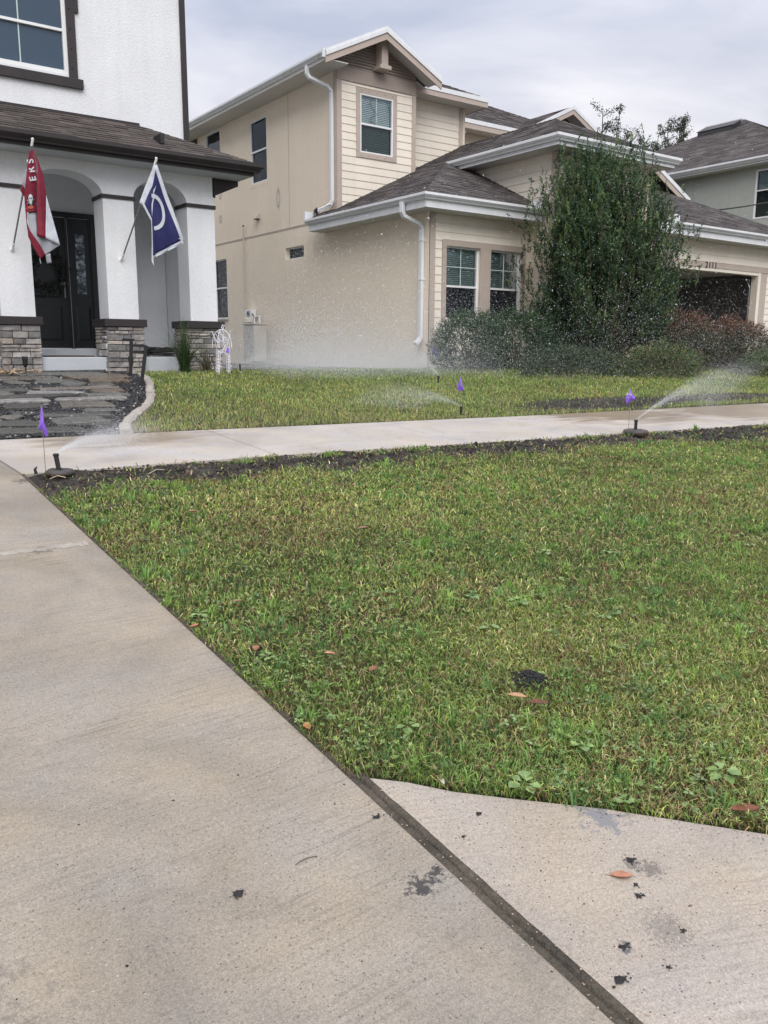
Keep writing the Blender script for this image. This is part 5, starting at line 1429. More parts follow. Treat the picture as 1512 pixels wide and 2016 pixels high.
# ---------------------------------------------------------------- flagstone path
CURB = [(2.50, 7.46), (2.60, 7.80), (2.92, 8.43), (3.20, 8.9), (3.42, 9.35), (3.62, 9.85), (3.82, 10.42), (4.02, 10.95), (4.17, 11.42), (4.27, 11.8), (4.33, 12.15)]
def curb_x(y): return float(np.interp(y, [p[1] for p in CURB], [p[0] for p in CURB]))
path = thing('flagstone_path', None, None, (2.6, 10, .2), kind='structure')
R_ = random.Random(5)
y = 7.58
nstone = 0
while y < 13.05:
    d = R_.uniform(.30, .52)
    x = 1.26+R_.uniform(-.3, .1)
    lim = curb_x(y+d/2)-(.36 if y < 11.8 else .30)
    while x < lim-.15:
        w = R_.choice((.35, .5, .7, .95, 1.3))*R_.uniform(.8, 1.15)
        x1 = min(x+w, lim+.1)
        if x1-x < .22: break
        j = lambda s: R_.uniform(-s, s)
        g = .058
        xa, xb, ya, yb = x+g, x1-g, y+g, y+d-g
        pts = [(xa+j(.06), ya+j(.05)), ((xa+xb)/2+j(.1), ya-.01+j(.05)), (xb+j(.06), ya+j(.05)), (xb+j(.05), (ya+yb)/2+j(.06)), (xb-.03+j(.07), yb+j(.05)), ((xa+xb)/2+j(.12), yb+j(.05)), (xa+.02+j(.06), yb+j(.04)), (xa-.01+j(.04), (ya+yb)/2)]
        h = R_.uniform(.022, .038); tl = j(.02)
        top = [Vector((px, py, float(gh(px, min(py, 12.8)))+h-.01+tl*(px-xa))) for px, py in pts if px > 1.23]
        if len(top) >= 4 and yb < 13.15:
            mb = MB(); mb.prism(top, (0, 0, -.06)); mb.build('flagstone', M_['flagstone'], path, bevel=.006); nstone += 1
        x = x1
    y += d
# slate chips
N = 15000
gx_ = rng.uniform(1.23, 4.5, N*2); gy_ = rng.uniform(7.50, 13.12, N*2)
cxs = np.interp(gy_, [p[1] for p in CURB], [p[0] for p in CURB])
ok = gx_ < cxs-.03
ok &= ~((gx_ < 3.1) & (gy_ > 12.45) & (gy_ > 12.45+.3*(gx_-2.2)))
gx_, gy_ = gx_[ok], gy_[ok]
def octa(P, S, hue, name, mat, kind='stuff', origin=(0, 0, 0), flatten=.55):
    n = len(P)
    base = np.array([(1,0,0), (0,1,0), (-1,0,0), (0,-1,0), (0,0,1), (0,0,-1)], float)
    V = np.repeat(P[:, None, :], 6, 1)+base[None]*S[:, None, None]*rng.uniform(.55, 1.35, (n, 6, 1))*np.array([1, 1, flatten])+rng.normal(0, .18, (n, 6, 3))*S[:, None, None]*np.array([1, 1, .4])
    f = np.array([(0,1,4), (1,2,4), (2,3,4), (3,0,4), (1,0,5), (2,1,5), (3,2,5), (0,3,5)])
    F = f[None]+6*np.arange(n)[:, None, None]
    return tri_mesh(name, V.reshape(-1, 3), F.reshape(-1, 3), mat, col=np.repeat(hue, 6, 0), kind=kind, origin=origin)
n = len(gx_)
P = np.stack([gx_, gy_, gh(gx_, np.minimum(gy_, 12.8))-.008+rng.uniform(0, .016, n)], 1)
hue = np.repeat(rng.uniform(.012, .05, n)[:, None], 3, 1)*np.array([1.0, 1.0, 1.12])
lt = rng.random(n) < .035; hue[lt] = rng.uniform(.25, .5, lt.sum())[:, None]*np.array([1, .95, .88])
g = octa(P, rng.uniform(.009, .020, n), hue, 'slate_gravel', M_['gravel'])
sheet('gravel_bed', list(np.linspace(1.23, 4.45, 12)), [7.52, 8.5, 9.5, 10.5, 11.5, 12.8, 13.2], -.03, M_['soil'])
# cream pebbles by the left pier: every pebble that shows is its own part
pb = thing('pebble_bed', None, None, (2.4, 12.8, .44), kind='structure')
R_ = random.Random(9)
proto = []
for k in range(5):
    mb = MB(); pebble(mb, (0, 0, 0), 1.0, .6); 
    me = bpy.data.meshes.new('pebble'); me.from_pydata(mb.v, [], mb.f); me.materials.append(M_['cream']); me.update(); proto.append(me)
for i in range(230):
    x = R_.uniform(1.9, 3.12); y = R_.uniform(12.42, 13.1)
    if y < 12.42+.28*max(0, x-2.2): continue
    o = bpy.data.objects.new('pebble', R_.choice(proto)); COL.objects.link(o); o.parent = pb
    o.location = Vector((x, y, float(gh(x, min(y, 12.8)))+R_.uniform(.005, .04)))-WORLD_LOC[pb]
    s = R_.uniform(.020, .042); o.scale = (s*1.2, s, s); o.rotation_euler = (R_.uniform(-.3, .3), R_.uniform(-.3, .3), R_.uniform(0, 6))
# concrete edging, block by block
ed = thing('curb_edging', None, None, (3.5, 9.5, .2), kind='structure')
L = 0; cum = [0]
for a, b_ in zip(CURB[:-1], CURB[1:]): cum.append(cum[-1]+math.hypot(b_[0]-a[0], b_[1]-a[1]))
def along(s): return (float(np.interp(s, cum, [p[0] for p in CURB])), float(np.interp(s, cum, [p[1] for p in CURB])))
s = 0
while s < cum[-1]:
    ln = R_.uniform(.30, .46)
    secs = []
    for k in range(4):
        t = min(s+.006+(ln-.012)*k/3, cum[-1]); p = along(t); q = along(min(t+.02, cum[-1]+.0001)) if t < cum[-1]-.02 else p
        p2 = along(max(0, t-.02)); d = Vector((q[0]-p2[0], q[1]-p2[1], 0)).normalized(); nrm = Vector((d.y, -d.x, 0))
        w = .048+R_.uniform(-.012, .010); h = .042+R_.uniform(-.012, .012); z = float(gh(*p))
        c = Vector((p[0], p[1], z))
        secs += [c-nrm*w+Vector((0, 0, -.05)), c-nrm*w+Vector((0, 0, h*.7)), c-nrm*w*.5+Vector((0, 0, h)), c+nrm*w*.5+Vector((0, 0, h)), c+nrm*w+Vector((0, 0, h*.6)), c+nrm*w+Vector((0, 0, -.05))]
    fs = []
    for k in range(3):
        for m_ in range(5): fs.append((k*6+m_, k*6+m_+1, k*6+m_+7, k*6+m_+6))
    fs += [(0,1,2,3,4,5)[::-1], tuple(18+i for i in range(6))]
    mb = MB(); mb.add(secs, fs); mb.build('edging_block', M_['edging'], ed, smooth=False)
    s += ln

# ---------------------------------------------------------------- grass
def inpoly(x, y, poly):
    r = np.zeros(len(x), bool); n = len(poly)
    for i in range(n):
        x1, y1 = poly[i]; x2, y2 = poly[(i+1) % n]
        c = ((y1 > y) != (y2 > y)) & (x < (x2-x1)*(y-y1)/((y2-y1)+1e-12)+x1)
        r ^= c
    return r
NEAR = [(1.225, 5.735), (1.225, 1.86)]+[(x+.0, y+.008) for x, y in APR[0:]]+[(24, -.5), (24, 4.27), (9.1, 5.205), (5.33, 5.505), (2.9, 5.725)]
FAR = [(2.58, 7.5), (3.7, 7.37), (6.8, 7.06), (12, 6.91), (26, 6.2), (26, 12.9), (6.2, 12.9), (4.45, 12.75)]+[(x+.06, y) for x, y in CURB[::-1]]
def in_view(x, y, m=0.12):
    """true for points in, or close to, the part of the lawn the camera can see"""
    d = x*fw.x+y*fw.y; s_ = (x*rt.x+y*rt.y)
    return (d > .3) & (np.abs(s_) < (0.46+m)*d+.35)
def make_blades(x, y, h, w, lean, col, flat=False, z0=-.012):
    n = len(x)
    az = rng.uniform(0, 2*np.pi, n)
    dx_, dy_ = np.cos(az), np.sin(az)
    tw = rng.uniform(0, 2*np.pi, n); sx, sy = np.cos(tw), np.sin(tw)
    z = gh(x, y)+z0
    b_ = np.stack([x, y, z], 1)
    side = np.stack([sx, sy, rng.uniform(-.2, .2, n)], 1)*w[:, None]*.5
    out = np.stack([dx_, dy_, np.zeros(n)], 1)
    upv = np.array([0, 0, 1.0])
    m1 = b_+out*(h*lean*.35)[:, None]+upv*(h*np.sqrt(np.maximum(0, 1-lean**2*.5))*.55)[:, None]
    tp = b_+out*(h*lean)[:, None]+upv*(h*np.maximum(.10, 1-lean**1.6))[:, None]
    V = np.stack([b_-side, b_+side, m1+side*.85, m1-side*.85, tp], 1)
    F = np.array([(0,1,2), (0,2,3), (3,2,4)])[None]+5*np.arange(n)[:, None, None]
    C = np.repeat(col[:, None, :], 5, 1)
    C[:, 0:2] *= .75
    return V.reshape(-1, 3), F.reshape(-1, 3), C.reshape(-1, 3)
PAL = np.array([(.22, .33, .075), (.155, .265, .065), (.33, .42, .095), (.42, .43, .12), (.105, .195, .055), (.54, .47, .24), (.34, .22, .12), (.20, .12, .065)])
def colours(x, y, w):
    """w = weights per palette entry; patches shift them"""
    n = len(x); W = np.tile(np.array(w, float), (n, 1))
    p = vnoise(x*1.1, y*1.1, 1); q = vnoise(x*3.1, y*3.1, 2)
    dry = np.clip((p-.50)*3.6+np.exp(-((x-3.6)/1.5)**2-((y-3.6)/.8)**2)*.9, 0, 1); lush = np.clip((.54-p)*4.5, 0, 1); br = np.clip((q-.55)*6, 0, 1)
    W[:, 2] *= 1+.9*dry; W[:, 3] *= 1+2.2*dry; W[:, 5] *= 1+2.0*dry+1.2*br; W[:, 6] *= 1+4*br; W[:, 7] *= 1+4*br
    W[:, 0] *= 1+1.2*lush; W[:, 4] *= 1+1.5*lush; W[:, 1] *= 1+1.5*lush
    W /= W.sum(1, keepdims=True); cs = np.cumsum(W, 1); r = rng.random(n)
    idx = (r[:, None] > cs).sum(1).clip(0, len(PAL)-1)
    return PAL[idx]*np.clip(rng.lognormal(-.03, .36, (n, 1)), .3, 2.1)*(1+.45*(vnoise(x*.9+7, y*.9, 61)-.5)+.45*(vnoise(x*4.3, y*4.3, 62)-.5))[:, None]
def scatter(poly, n, x0, x1, y0, y1, power=1.6):
    x = rng.uniform(x0, x1, n*3); y = rng.uniform(y0, y1, n*3)
    ok = inpoly(x, y, poly) & in_view(x, y)
    x, y = x[ok], y[ok]
    d = np.hypot(x, y)
    keep = rng.random(len(x)) < np.minimum(1, (2.0/np.maximum(d, 1.2))**power)
    return x[keep][:n], y[keep][:n]
def soilmask(x, y):
    """0 where the verge beside the sidewalk is bare"""
    dn = ynear(x)-y
    wob = vnoise(x*2.2, y*2.2, 6)
    m_ = np.clip((dn-.05-.62*wob)/.25, 0, 1)
    m_ = np.maximum(m_, (vnoise(x*3.1, y*6, 16) > .62)*.7*(x > 1.9)*(dn < .16))
    return m_
parts_V, parts_F, parts_C = [], [], []
def push(t):
    global _off
    V_, F_, C_ = t; parts_V.append(V_); parts_F.append(F_+_off); parts_C.append(C_); _off += len(V_)
_off = 0
# standing blades, dense near the camera and thinning (but wider) with distance
for (yr0, yr1, n, ws_, hs_) in ((-.6, 2.6, 110000, .0028, .046), (2.6, 4.2, 90000, .0040, .045), (4.2, 5.74, 76000, .0055, .045)):
    x = rng.uniform(1.2, 12, n*6); y = rng.uniform(yr0, yr1, n*6)
    ok = inpoly(x, y, NEAR) & in_view(x, y)
    x, y = x[ok][:n], y[ok][:n]
    k = rng.random(len(x)) < np.clip(.25+.75*soilmask(x, y), 0, 1)**3.0
    far_ok = k & (rng.random(len(x)) < np.clip(.55+.9*vnoise(x*5, y*5, 8), 0, 1))
    x, y = x[far_ok], y[far_ok]; n_ = len(x)
    clump = vnoise(x*8, y*8, 11)
    h = hs_*rng.uniform(.45, 1.25, n_)*(.6+.8*clump)
    push(make_blades(x, y, h, ws_*rng.uniform(.7, 1.5, n_), rng.uniform(.35, 1.0, n_), colours(x, y, (3, 2.0, 2.6, 1.6, .9, .8, .55, .4))))
# taller tufts of broad flat blades
tx_, ty_ = scatter(NEAR, 1900, 1.2, 11, -.6, 5.6, 1.0)
k = (vnoise(tx_*2.1, ty_*2.1, 71) > .42) & (rng.random(len(tx_)) < soilmask(tx_, ty_)); tx_, ty_ = tx_[k], ty_[k]
m_ = 16; x = np.repeat(tx_, m_)+rng.normal(0, .016, len(tx_)*m_); y = np.repeat(ty_, m_)+rng.normal(0, .016, len(tx_)*m_); n_ = len(x)
tone_ = np.repeat(rng.uniform(.8, 1.35, len(tx_)), m_)[:, None]
tcol = np.array([(.17, .31, .075), (.23, .38, .085), (.13, .24, .08)])[np.repeat(rng.integers(0, 3, len(tx_)), m_)]*tone_*rng.uniform(.75, 1.25, (n_, 1))
push(make_blades(x, y, rng.uniform(.045, .095, n_), rng.uniform(.0032, .0055, n_)*(1+.10*np.hypot(x, y)), rng.uniform(.2, .95, n_), tcol))
# flattened thatch, straw and brown
x, y = scatter(NEAR, 75000, 1.2, 12, -.6, 5.74, 1.2)
k = rng.random(len(x)) < (.25+.75*soilmask(x, y)); x, y = x[k], y[k]; n_ = len(x)
dd = np.hypot(x, y)
push(make_blades(x, y, rng.uniform(.03, .06, n_), (.0022+.0006*dd)*rng.uniform(.7, 1.3, n_), rng.uniform(.93, 1.0, n_), colours(x, y, (.5, .5, .8, .8, .4, 1.9, 1.7, 1.5)), z0=.001))
# creeping leafy weeds: little whorls of narrow leaves
def whorls(x, y, size, nleaf, col, wid=.22, z=(.006, .030), up_=.35):
    n = len(x); tot = n*nleaf
    cx = np.repeat(x, nleaf); cy_ = np.repeat(y, nleaf); cz = np.repeat(gh(x, y)+rng.uniform(z[0], z[1], n), nleaf)
    a = np.repeat(rng.uniform(0, 6.28, n), nleaf)+np.tile(np.arange(nleaf)*2*np.pi/nleaf, n)+rng.normal(0, .25, tot)
    L = np.repeat(size, nleaf)*rng.uniform(.7, 1.2, tot); el = rng.normal(up_, .25, tot)
    d = np.stack([np.cos(a)*np.cos(el), np.sin(a)*np.cos(el), np.sin(el)], 1); s_ = np.stack([-np.sin(a), np.cos(a), rng.normal(0, .2, tot)], 1)
    c = np.stack([cx, cy_, cz], 1)
    V = np.stack([c, c+d*(L*.5)[:, None]+s_*(L*wid)[:, None], c+d*L[:, None]-np.array([0, 0, 1])*(L*.15)[:, None], c+d*(L*.5)[:, None]-s_*(L*wid)[:, None]], 1)
    F = np.array([(0,1,2), (0,2,3)])[None]+4*np.arange(tot)[:, None, None]
    C = np.repeat(np.repeat(col, nleaf, 0)*rng.uniform(.85, 1.15, (tot, 1)), 4, 0)
    return V.reshape(-1, 3), F.reshape(-1, 3), C
x, y = scatter(NEAR, 30000, 1.2, 9, -.6, 5.5, 1.9)
msk = vnoise(x*1.4, y*1.4, 21); near_edge = np.clip(1.6-np.hypot(x-1.5, y-1.6)*.6, 0, 1)
k = (rng.random(len(x)) < np.clip((msk-.30)*2.6+near_edge, .10, 1)) & (rng.random(len(x)) < soilmask(x, y)); x, y = x[k], y[k]; n_ = len(x)
base = np.array([(.27, .39, .12), (.40, .50, .17), (.18, .29, .085), (.32, .25, .13)])[rng.choice(4, n_, p=(.4, .27, .25, .08))]
push(whorls(x, y, rng.uniform(.007, .013, n_)*(1+.12*np.hypot(x, y)), 6, base*rng.uniform(.75, 1.2, (n_, 1)), .13, (.004, .038), .55))
x, y = scatter(NEAR, 6500, 1.2, 9, -.6, 5.4, 1.4)
k = (vnoise(x*1.7, y*1.7, 31) > .50) & (rng.random(len(x)) < soilmask(x, y)); x, y = x[k], y[k]; n_ = len(x)
push(whorls(x, y, rng.uniform(.010, .018, n_), 3, np.array([(.22, .32, .14)])*rng.uniform(.7, 1.4, (n_, 1)), .42, (.004, .03), .2))
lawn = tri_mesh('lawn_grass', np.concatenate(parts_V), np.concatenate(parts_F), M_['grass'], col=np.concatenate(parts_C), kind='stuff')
tag(lawn, 'mixed green and straw turf of the near verge beside the driveway', 'grass')
ntri_near = sum(len(f) for f in parts_F)

# lawn between the sidewalk and the houses
parts_V, parts_F, parts_C = [], [], []; _off = 0
n = 330000
x = rng.uniform(2.4, 19, n); y = rng.uniform(6.4, 12.9, n)
ok = inpoly(x, y, FAR) & in_view(x, y, .06); x, y = x[ok], y[ok]
bare = np.clip(1-np.hypot((x-9.3)/2.0, (y-7.65)/.60), 0, 1)+np.clip(1-np.hypot((x-12.0)/1.6, (y-7.6)/.45), 0, 1)
edge = y-yfar(x)
keep = (rng.random(len(x)) < np.clip(1-bare*3.2, .06, 1)) & (rng.random(len(x)) < (8.2/np.maximum(np.hypot(x, y), 8.2))**1.2) & (edge > .015+.03*rng.random(len(x)))
x, y = x[keep], y[keep]; n_ = len(x)
e2 = y-yfar(x)
dryw = np.clip(1-e2/1.6, 0, 1)*np.clip(1.2-(x-3)/7, .2, 1)+np.clip(1-(x-2.6)/1.2, 0, 1)*np.clip(1-e2/.8, 0, 1)
c1 = colours(x, y, (3.2, 2.2, 2.0, 1.0, .8, .25, .06, .03)); c2 = np.array([(.44, .38, .19), (.36, .36, .15), (.50, .42, .25)])[rng.integers(0, 3, n_)]*rng.uniform(.8, 1.2, (n_, 1))
pick = rng.random(n_) < (.10+.55*dryw*vnoise(x*2.3, y*2.3, 41)*1.6)
col = np.where(pick[:, None], c2, c1*np.array([1.16, 1.08, 1.2]))
push(make_blades(x, y, rng.uniform(.025, .060, n_), .0058*rng.uniform(.6, 1.4, n_)*(np.hypot(x, y)/10), rng.uniform(.1, .9, n_), col))
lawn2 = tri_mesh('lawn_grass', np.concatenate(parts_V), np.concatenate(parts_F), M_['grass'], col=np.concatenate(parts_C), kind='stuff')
tag(lawn2, 'yellow-green turf between the sidewalk and the two houses', 'grass')

# broad-leaved weeds: plants one can pick out
WEEDS = [(2.47, 2.75), (2.62, 2.60), (3.0, 2.72), (2.30, 2.45), (1.30, 3.10), (1.36, 2.62), (1.93, 1.62), (1.52, 1.98), (2.85, 2.30), (2.15, 2.95), (3.25, 3.05), (1.82, 1.36), (1.62, 1.56), (3.6, 2.9), (2.2, 1.30)]
def weed(x, y, size, nl, label):
    z = float(gh(x, y)); t = thing('broadleaf_weed', label, 'weed', (x, y, z), 'broad-leaved weeds in the near lawn')
    for i in range(nl):
        a = 6.28*i/nl+random.uniform(-.4, .4); L = size*random.uniform(.7, 1.2); el = random.uniform(.15, .7)
        d = Vector((math.cos(a)*math.cos(el), math.sin(a)*math.cos(el), math.sin(el))); s_ = Vector((-math.sin(a), math.cos(a), 0)); upv = d.cross(s_)*-1
        b0 = Vector((x, y, z+.012)); w = L*random.uniform(.26, .36)
        prof = [(0.0, .03), (.25, .55), (.5, 1.0), (.75, .75), (1.0, .02)]
        vs = []
        for (t_, ww) in prof:
            c = b0+d*L*(.25+t_*.75)-Vector((0, 0, 1))*L*.35*t_*t_
            vs += [c+s_*w*ww+Vector((0, 0, .004)), c, c-s_*w*ww+Vector((0, 0, .004))]
        fs = []
        for k in range(4):
            for m_ in range(2): fs.append((k*3+m_, k*3+m_+1, k*3+m_+4, k*3+m_+3))
        mb = MB(); mb.add(vs, fs); mb.tube([b0-Vector((0, 0, .02)), b0+d*L*.27], .0012, 4, False)
        mb.build('leaf', M_['weed_leaf'], t, smooth=True)
M_['weed_leaf'] = simple('weed_leaf', (.20, .30, .10), .45, .2, 30, 0, rnd=.25)
WL = ['broad grey-green weed rosette left of the biggest weed patch', 'broad weed just right of the grey-green rosette', 'pale weed in the middle of the near lawn', 'weed rosette below the pale patch of leaves', 'weed overhanging the driveway edge halfway along',
      'small weed at the driveway edge below the larger one', 'round-leaved weed above the apron edge', 'low weed a hand above the joint end', 'weed right of the dark mole mound', 'small weed up the lawn behind the rosettes', 'farthest broad weed in the near lawn', 'weed on the apron edge nearest the grey mortar patch',
      'weed on the apron edge nearer the joint', 'weed at the right edge of the near lawn', 'round-leaved weed on the apron edge at the far right']
for (wx, wy), lb in zip(WEEDS, WL): weed(wx, wy, random.uniform(.032, .058), random.randint(5, 9), lb)

# dead leaves
def dead_leaf(x, y, L, ang, col, label, lift=.035, wratio=.24, curl=.25):
    z = float(gh(x, y))+lift; d = Vector((math.cos(ang), math.sin(ang), 0)); s_ = Vector((-math.sin(ang), math.cos(ang), 0))
    vs = []; prof = [(0, .06), (.15, .5), (.35, .9), (.55, 1), (.75, .75), (.9, .35), (1, .02)]
    for (t_, ww) in prof:
        c = Vector((x, y, z))+d*L*(t_-.5)+Vector((0, 0, L*curl*(t_-.5)**2))
        w = L*wratio*ww
        vs += [c+s_*w+Vector((0, 0, w*.45)), c, c-s_*w+Vector((0, 0, w*.45))]
    nv = len(vs); vs += [q-Vector((0, 0, .0008)) for q in vs]
    fs = []
    for k in range(6):
        for m_ in range(2):
            a = (k*3+m_, k*3+m_+1, k*3+m_+4, k*3+m_+3); fs += [a, tuple(nv+i for i in a[::-1])]
    mb = MB(); mb.add(vs, fs); mb.tube([Vector((x, y, z))-d*L*.5, Vector((x, y, z))-d*L*.62+Vector((0, 0, .003))], .0008, 4)
    key = 'dead_%d' % int(col[0]*1000)
    if key not in M_: M_[key] = simple(key, col, .5, .35, 60, 90, .4, .002)
    return tag(mb.build('fallen_leaf', M_[key]), label, 'leaf', 'fallen leaves')
dead_leaf(1.570, 1.172, .058, math.radians(-38), (.38, .17, .10), 'orange-brown leaf lying flat on the apron concrete', .003)
dead_leaf(1.965, 1.845, .075, math.radians(-40), (.13, .045, .02), 'large dark brown leaf in the grass below the mound', .045)
dead_leaf(1.935, 1.915, .07, math.radians(-58), (.42, .24, .13), 'tan leaf leaning against the large dark brown leaf', .045)
dead_leaf(2.065, 1.145, .09, math.radians(-30), (.17, .055, .022), 'reddish brown curled leaf at the far right of the apron edge', .03)
dead_leaf(1.625, 1.525, .038, math.radians(-30), (.22, .09, .04), 'small brown leaf on the grass edge beside the apron', .02)
dead_leaf(1.235, 3.0, .045, math.radians(20), (.50, .17, .09), 'orange leaf at the driveway edge under a weed', .015)
dead_leaf(1.33, 2.66, .055, math.radians(60), (.32, .14, .08), 'brown leaf in the grass just off the driveway edge', .04)
dead_leaf(1.47, 3.10, .05, math.radians(-20), (.30, .16, .10), 'pale brown leaf among the clover by the driveway', .04)
dead_leaf(1.235, 2.13, .05, math.radians(80), (.47, .19, .08), 'orange leaf touching the driveway edge above the joint', .018)
dead_leaf(1.83, 4.40, .07, math.radians(5), (.36, .20, .11), 'tan leaf in the upper left of the near lawn', .04)
dead_leaf(1.62, 2.32, .06, math.radians(30), (.25, .10, .05), 'brown leaf halfway between the driveway edge and the mound', .04)
dead_leaf(1.55, 2.5, .045, math.radians(130), (.48, .22, .14), 'small pinkish leaf left of the mound', .04)
dead_leaf(2.55, 3.75, .07, math.radians(-10), (.30, .14, .08), 'brown leaf in the middle distance of the near lawn', .04)
dead_leaf(1.43, 1.70, .045, math.radians(65), (.60, .56, .48), 'pale dry leaf standing on the apron edge', .01, .14)
# straw twigs on the soil near the first sprinkler
for (x, y, a, L, lb) in ((1.95, 5.42, .5, .16, 'bleached twig on the bare soil right of the nearest sprinkler'), (2.2, 5.30, 1.1, .13, 'second pale twig further right on the bare soil'), (1.34, 5.50, -.6, .10, 'short pale twig at the corner of the driveway')):
    z = float(gh(x, y))+.012; mb = MB(); mb.tube([(x, y, z), (x+L*.5*math.cos(a), y+L*.5*math.sin(a), z+.02), (x+L*math.cos(a), y+L*math.sin(a), z+.008)], .003, 5)
    tag(mb.build('twig', simple('straw', (.50, .42, .28), .7, .1, 9)), lb, 'twig', 'twigs on the soil')
mb = MB(); mb.tube([(.90+.012*i, 1.615+.0035*math.sin(i*.6), float(gh(.9, 1.62))+.003+.0004*i*(5-i)) for i in range(6)], .0012, 5)
tag(mb.build('twig', M_['twig']), 'thin curved twig lying on the driveway', 'twig')

# mole mound, soil crumbs and smears on the concrete
mb = MB(); 
for i in range(420):
    r = abs(random.gauss(0, .040)); a = random.uniform(0, 6.28); x = 2.10+r*math.cos(a)*1.1; y = 2.02+r*math.sin(a)
    pebble(mb, (x, y, float(gh(x, y))+.018+.035*math.exp(-(r/.045)**2)*random.uniform(.5, 1)), random.uniform(.003, .008), .8)
tag(mb.build('soil_mound', M_['soil_lump']), 'small black crumbly mound of soil in the near lawn', 'soil mound')
LUMPS = [((1.64, 1.20), .015, 'black soil lump at the top of the group on the apron'), ((1.575, 1.135), .009, 'small dark crumb touching the orange leaf'), ((1.55, 1.105), .013, 'black soil lump right below the orange leaf'), ((1.39, 1.02), .013, 'flat grey soil smear low on the apron'),
         ((1.31, .962), .015, 'elongated black lump nearest the joint at the bottom'), ((1.18, 1.672), .011, 'dark lump on the driveway beside the upper joint'), ((.74, 1.60), .014, 'lone dark lump in the middle of the driveway'), ((1.43, 1.54), .010, 'dark lump on the apron left of the mortar patch'), ((1.33, 1.49), .007, 'small crumb on the apron beside the joint'),
         ((1.55, .98), .011, 'black lump on the right part of the apron'), ((1.63, 1.02), .007, 'crumb at the right edge of the apron'), ((1.43, .93), .009, 'dark crumb above the elongated lump')]
for (p, r, lb) in LUMPS:
    mb = MB(); z = float(gh(*p))
    pebble(mb, (p[0], p[1], z+r*.1), r*.85, .35)
    for i in range(26):
        a = random.uniform(0, 6.28); q = r*abs(random.gauss(.6, .5))
        pebble(mb, (p[0]+q*math.cos(a)*1.2, p[1]+q*math.sin(a)*.8, z+random.uniform(0, r*.3)), r*random.uniform(.06, .30), .5)
    tag(mb.build('soil_lump', M_['soil_lump']), lb, 'soil lump', 'lumps of soil on the concrete')
# crumbs spread over apron and driveway
mb = MB()
for i in range(1500):
    if random.random() < .62: x, y = random.gauss(1.72, .22), random.gauss(1.16, .20)
    else: x, y = random.uniform(-.3, 2.2), random.uniform(.7, 2.2)
    if y > 1.86 and x > 1.2: continue
    if x > 1.262 and y > float(np.interp(x, [p[0] for p in APR], [p[1] for p in APR]))-.01: continue
    if 1.21 < x < 1.27: continue
    pebble(mb, (x, y, float(gh(x, y))+.0004), min(.0045, .0010*math.exp(abs(random.gauss(0, .5)))), .5)
mb.build('soil_crumbs', M_['soil_lump'], kind='stuff')

# ---------------------------------------------------------------- sprinklers, rings, marker flags
def sprinkler(x, y, h, r, lean, label):
    z = float(gh(x, y)); t = thing('sprinkler', label, 'sprinkler', (x, y, z), 'pop-up sprinklers running')
    tx, ty = x+lean[0], y+lean[1]
    mb = MB(); mb.tube([(x, y, z-.03), (x, y, z+.005), (tx, ty, z+h*.93)], r, 12); mb.build('riser', M_['black'], t)
    mb = MB(); mb.lathe([(r*1.25, 0), (r*1.25, r*.9), (r*.9, r*1.1)], (tx, ty, z+h*.93), 12); mb.build('nozzle', M_['black'], t)
    mb = MB(); mb.lathe([(r*2.0, -.01), (r*2.1, .008), (r*1.2, .014)], (x, y, z), 14); mb.build('collar', M_['plastic_grey'] if h > .11 else M_['black'], t)
    return (tx, ty, z+h+.01)
S1 = sprinkler(1.435, 5.635, .130, .0155, (-.012, .012), 'nearest black pop-up sprinkler, ringed, at the driveway corner')
S4 = sprinkler(6.90, 5.33, .130, .0155, (0, 0), 'black pop-up sprinkler beside the sidewalk at the right, ringed, with a long jet')
S2 = sprinkler(6.40, 7.40, .085, .014, (0, 0), 'short sprinkler at the far edge of the sidewalk below the middle purple flag')
S3 = sprinkler(8.42, 10.30, .10, .013, (0, 0), 'sprinkler in the lawn before the hedge corner')
S5 = sprinkler(6.02, 12.35, .12, .013, (0, 0), 'sprinkler beside the white wire ornament')
def ring(x, y, R0, r0, label):
    z = float(gh(x, y))+.012; t = []
    mb = MB(); n_, m_ = 22, 8; vs = []
    for i in range(n_):
        a = 6.283*i/n_; rr = r0*random.uniform(.88, 1.12)
        for k in range(m_):
            b_ = 6.283*k/m_; q = R0+rr*math.cos(b_)*1.25; vs.append((x+q*math.cos(a), y+q*math.sin(a), z+rr*math.sin(b_)*random.uniform(.85, 1.05)))
    fs = [(i*m_+k, ((i+1) % n_)*m_+k, ((i+1) % n_)*m_+(k+1) % m_, i*m_+(k+1) % m_) for i in range(n_) for k in range(m_)]
    mb.add(vs, fs); return tag(mb.build('sprinkler_ring', M_['ring'], smooth=True), label, 'concrete ring', 'concrete rings round sprinklers')
ring(1.435, 5.635, .060, .027, 'dark concrete ring lying round the nearest sprinkler')
ring(6.90, 5.33, .080, .036, 'grey concrete ring lying round the right-hand sprinkler')
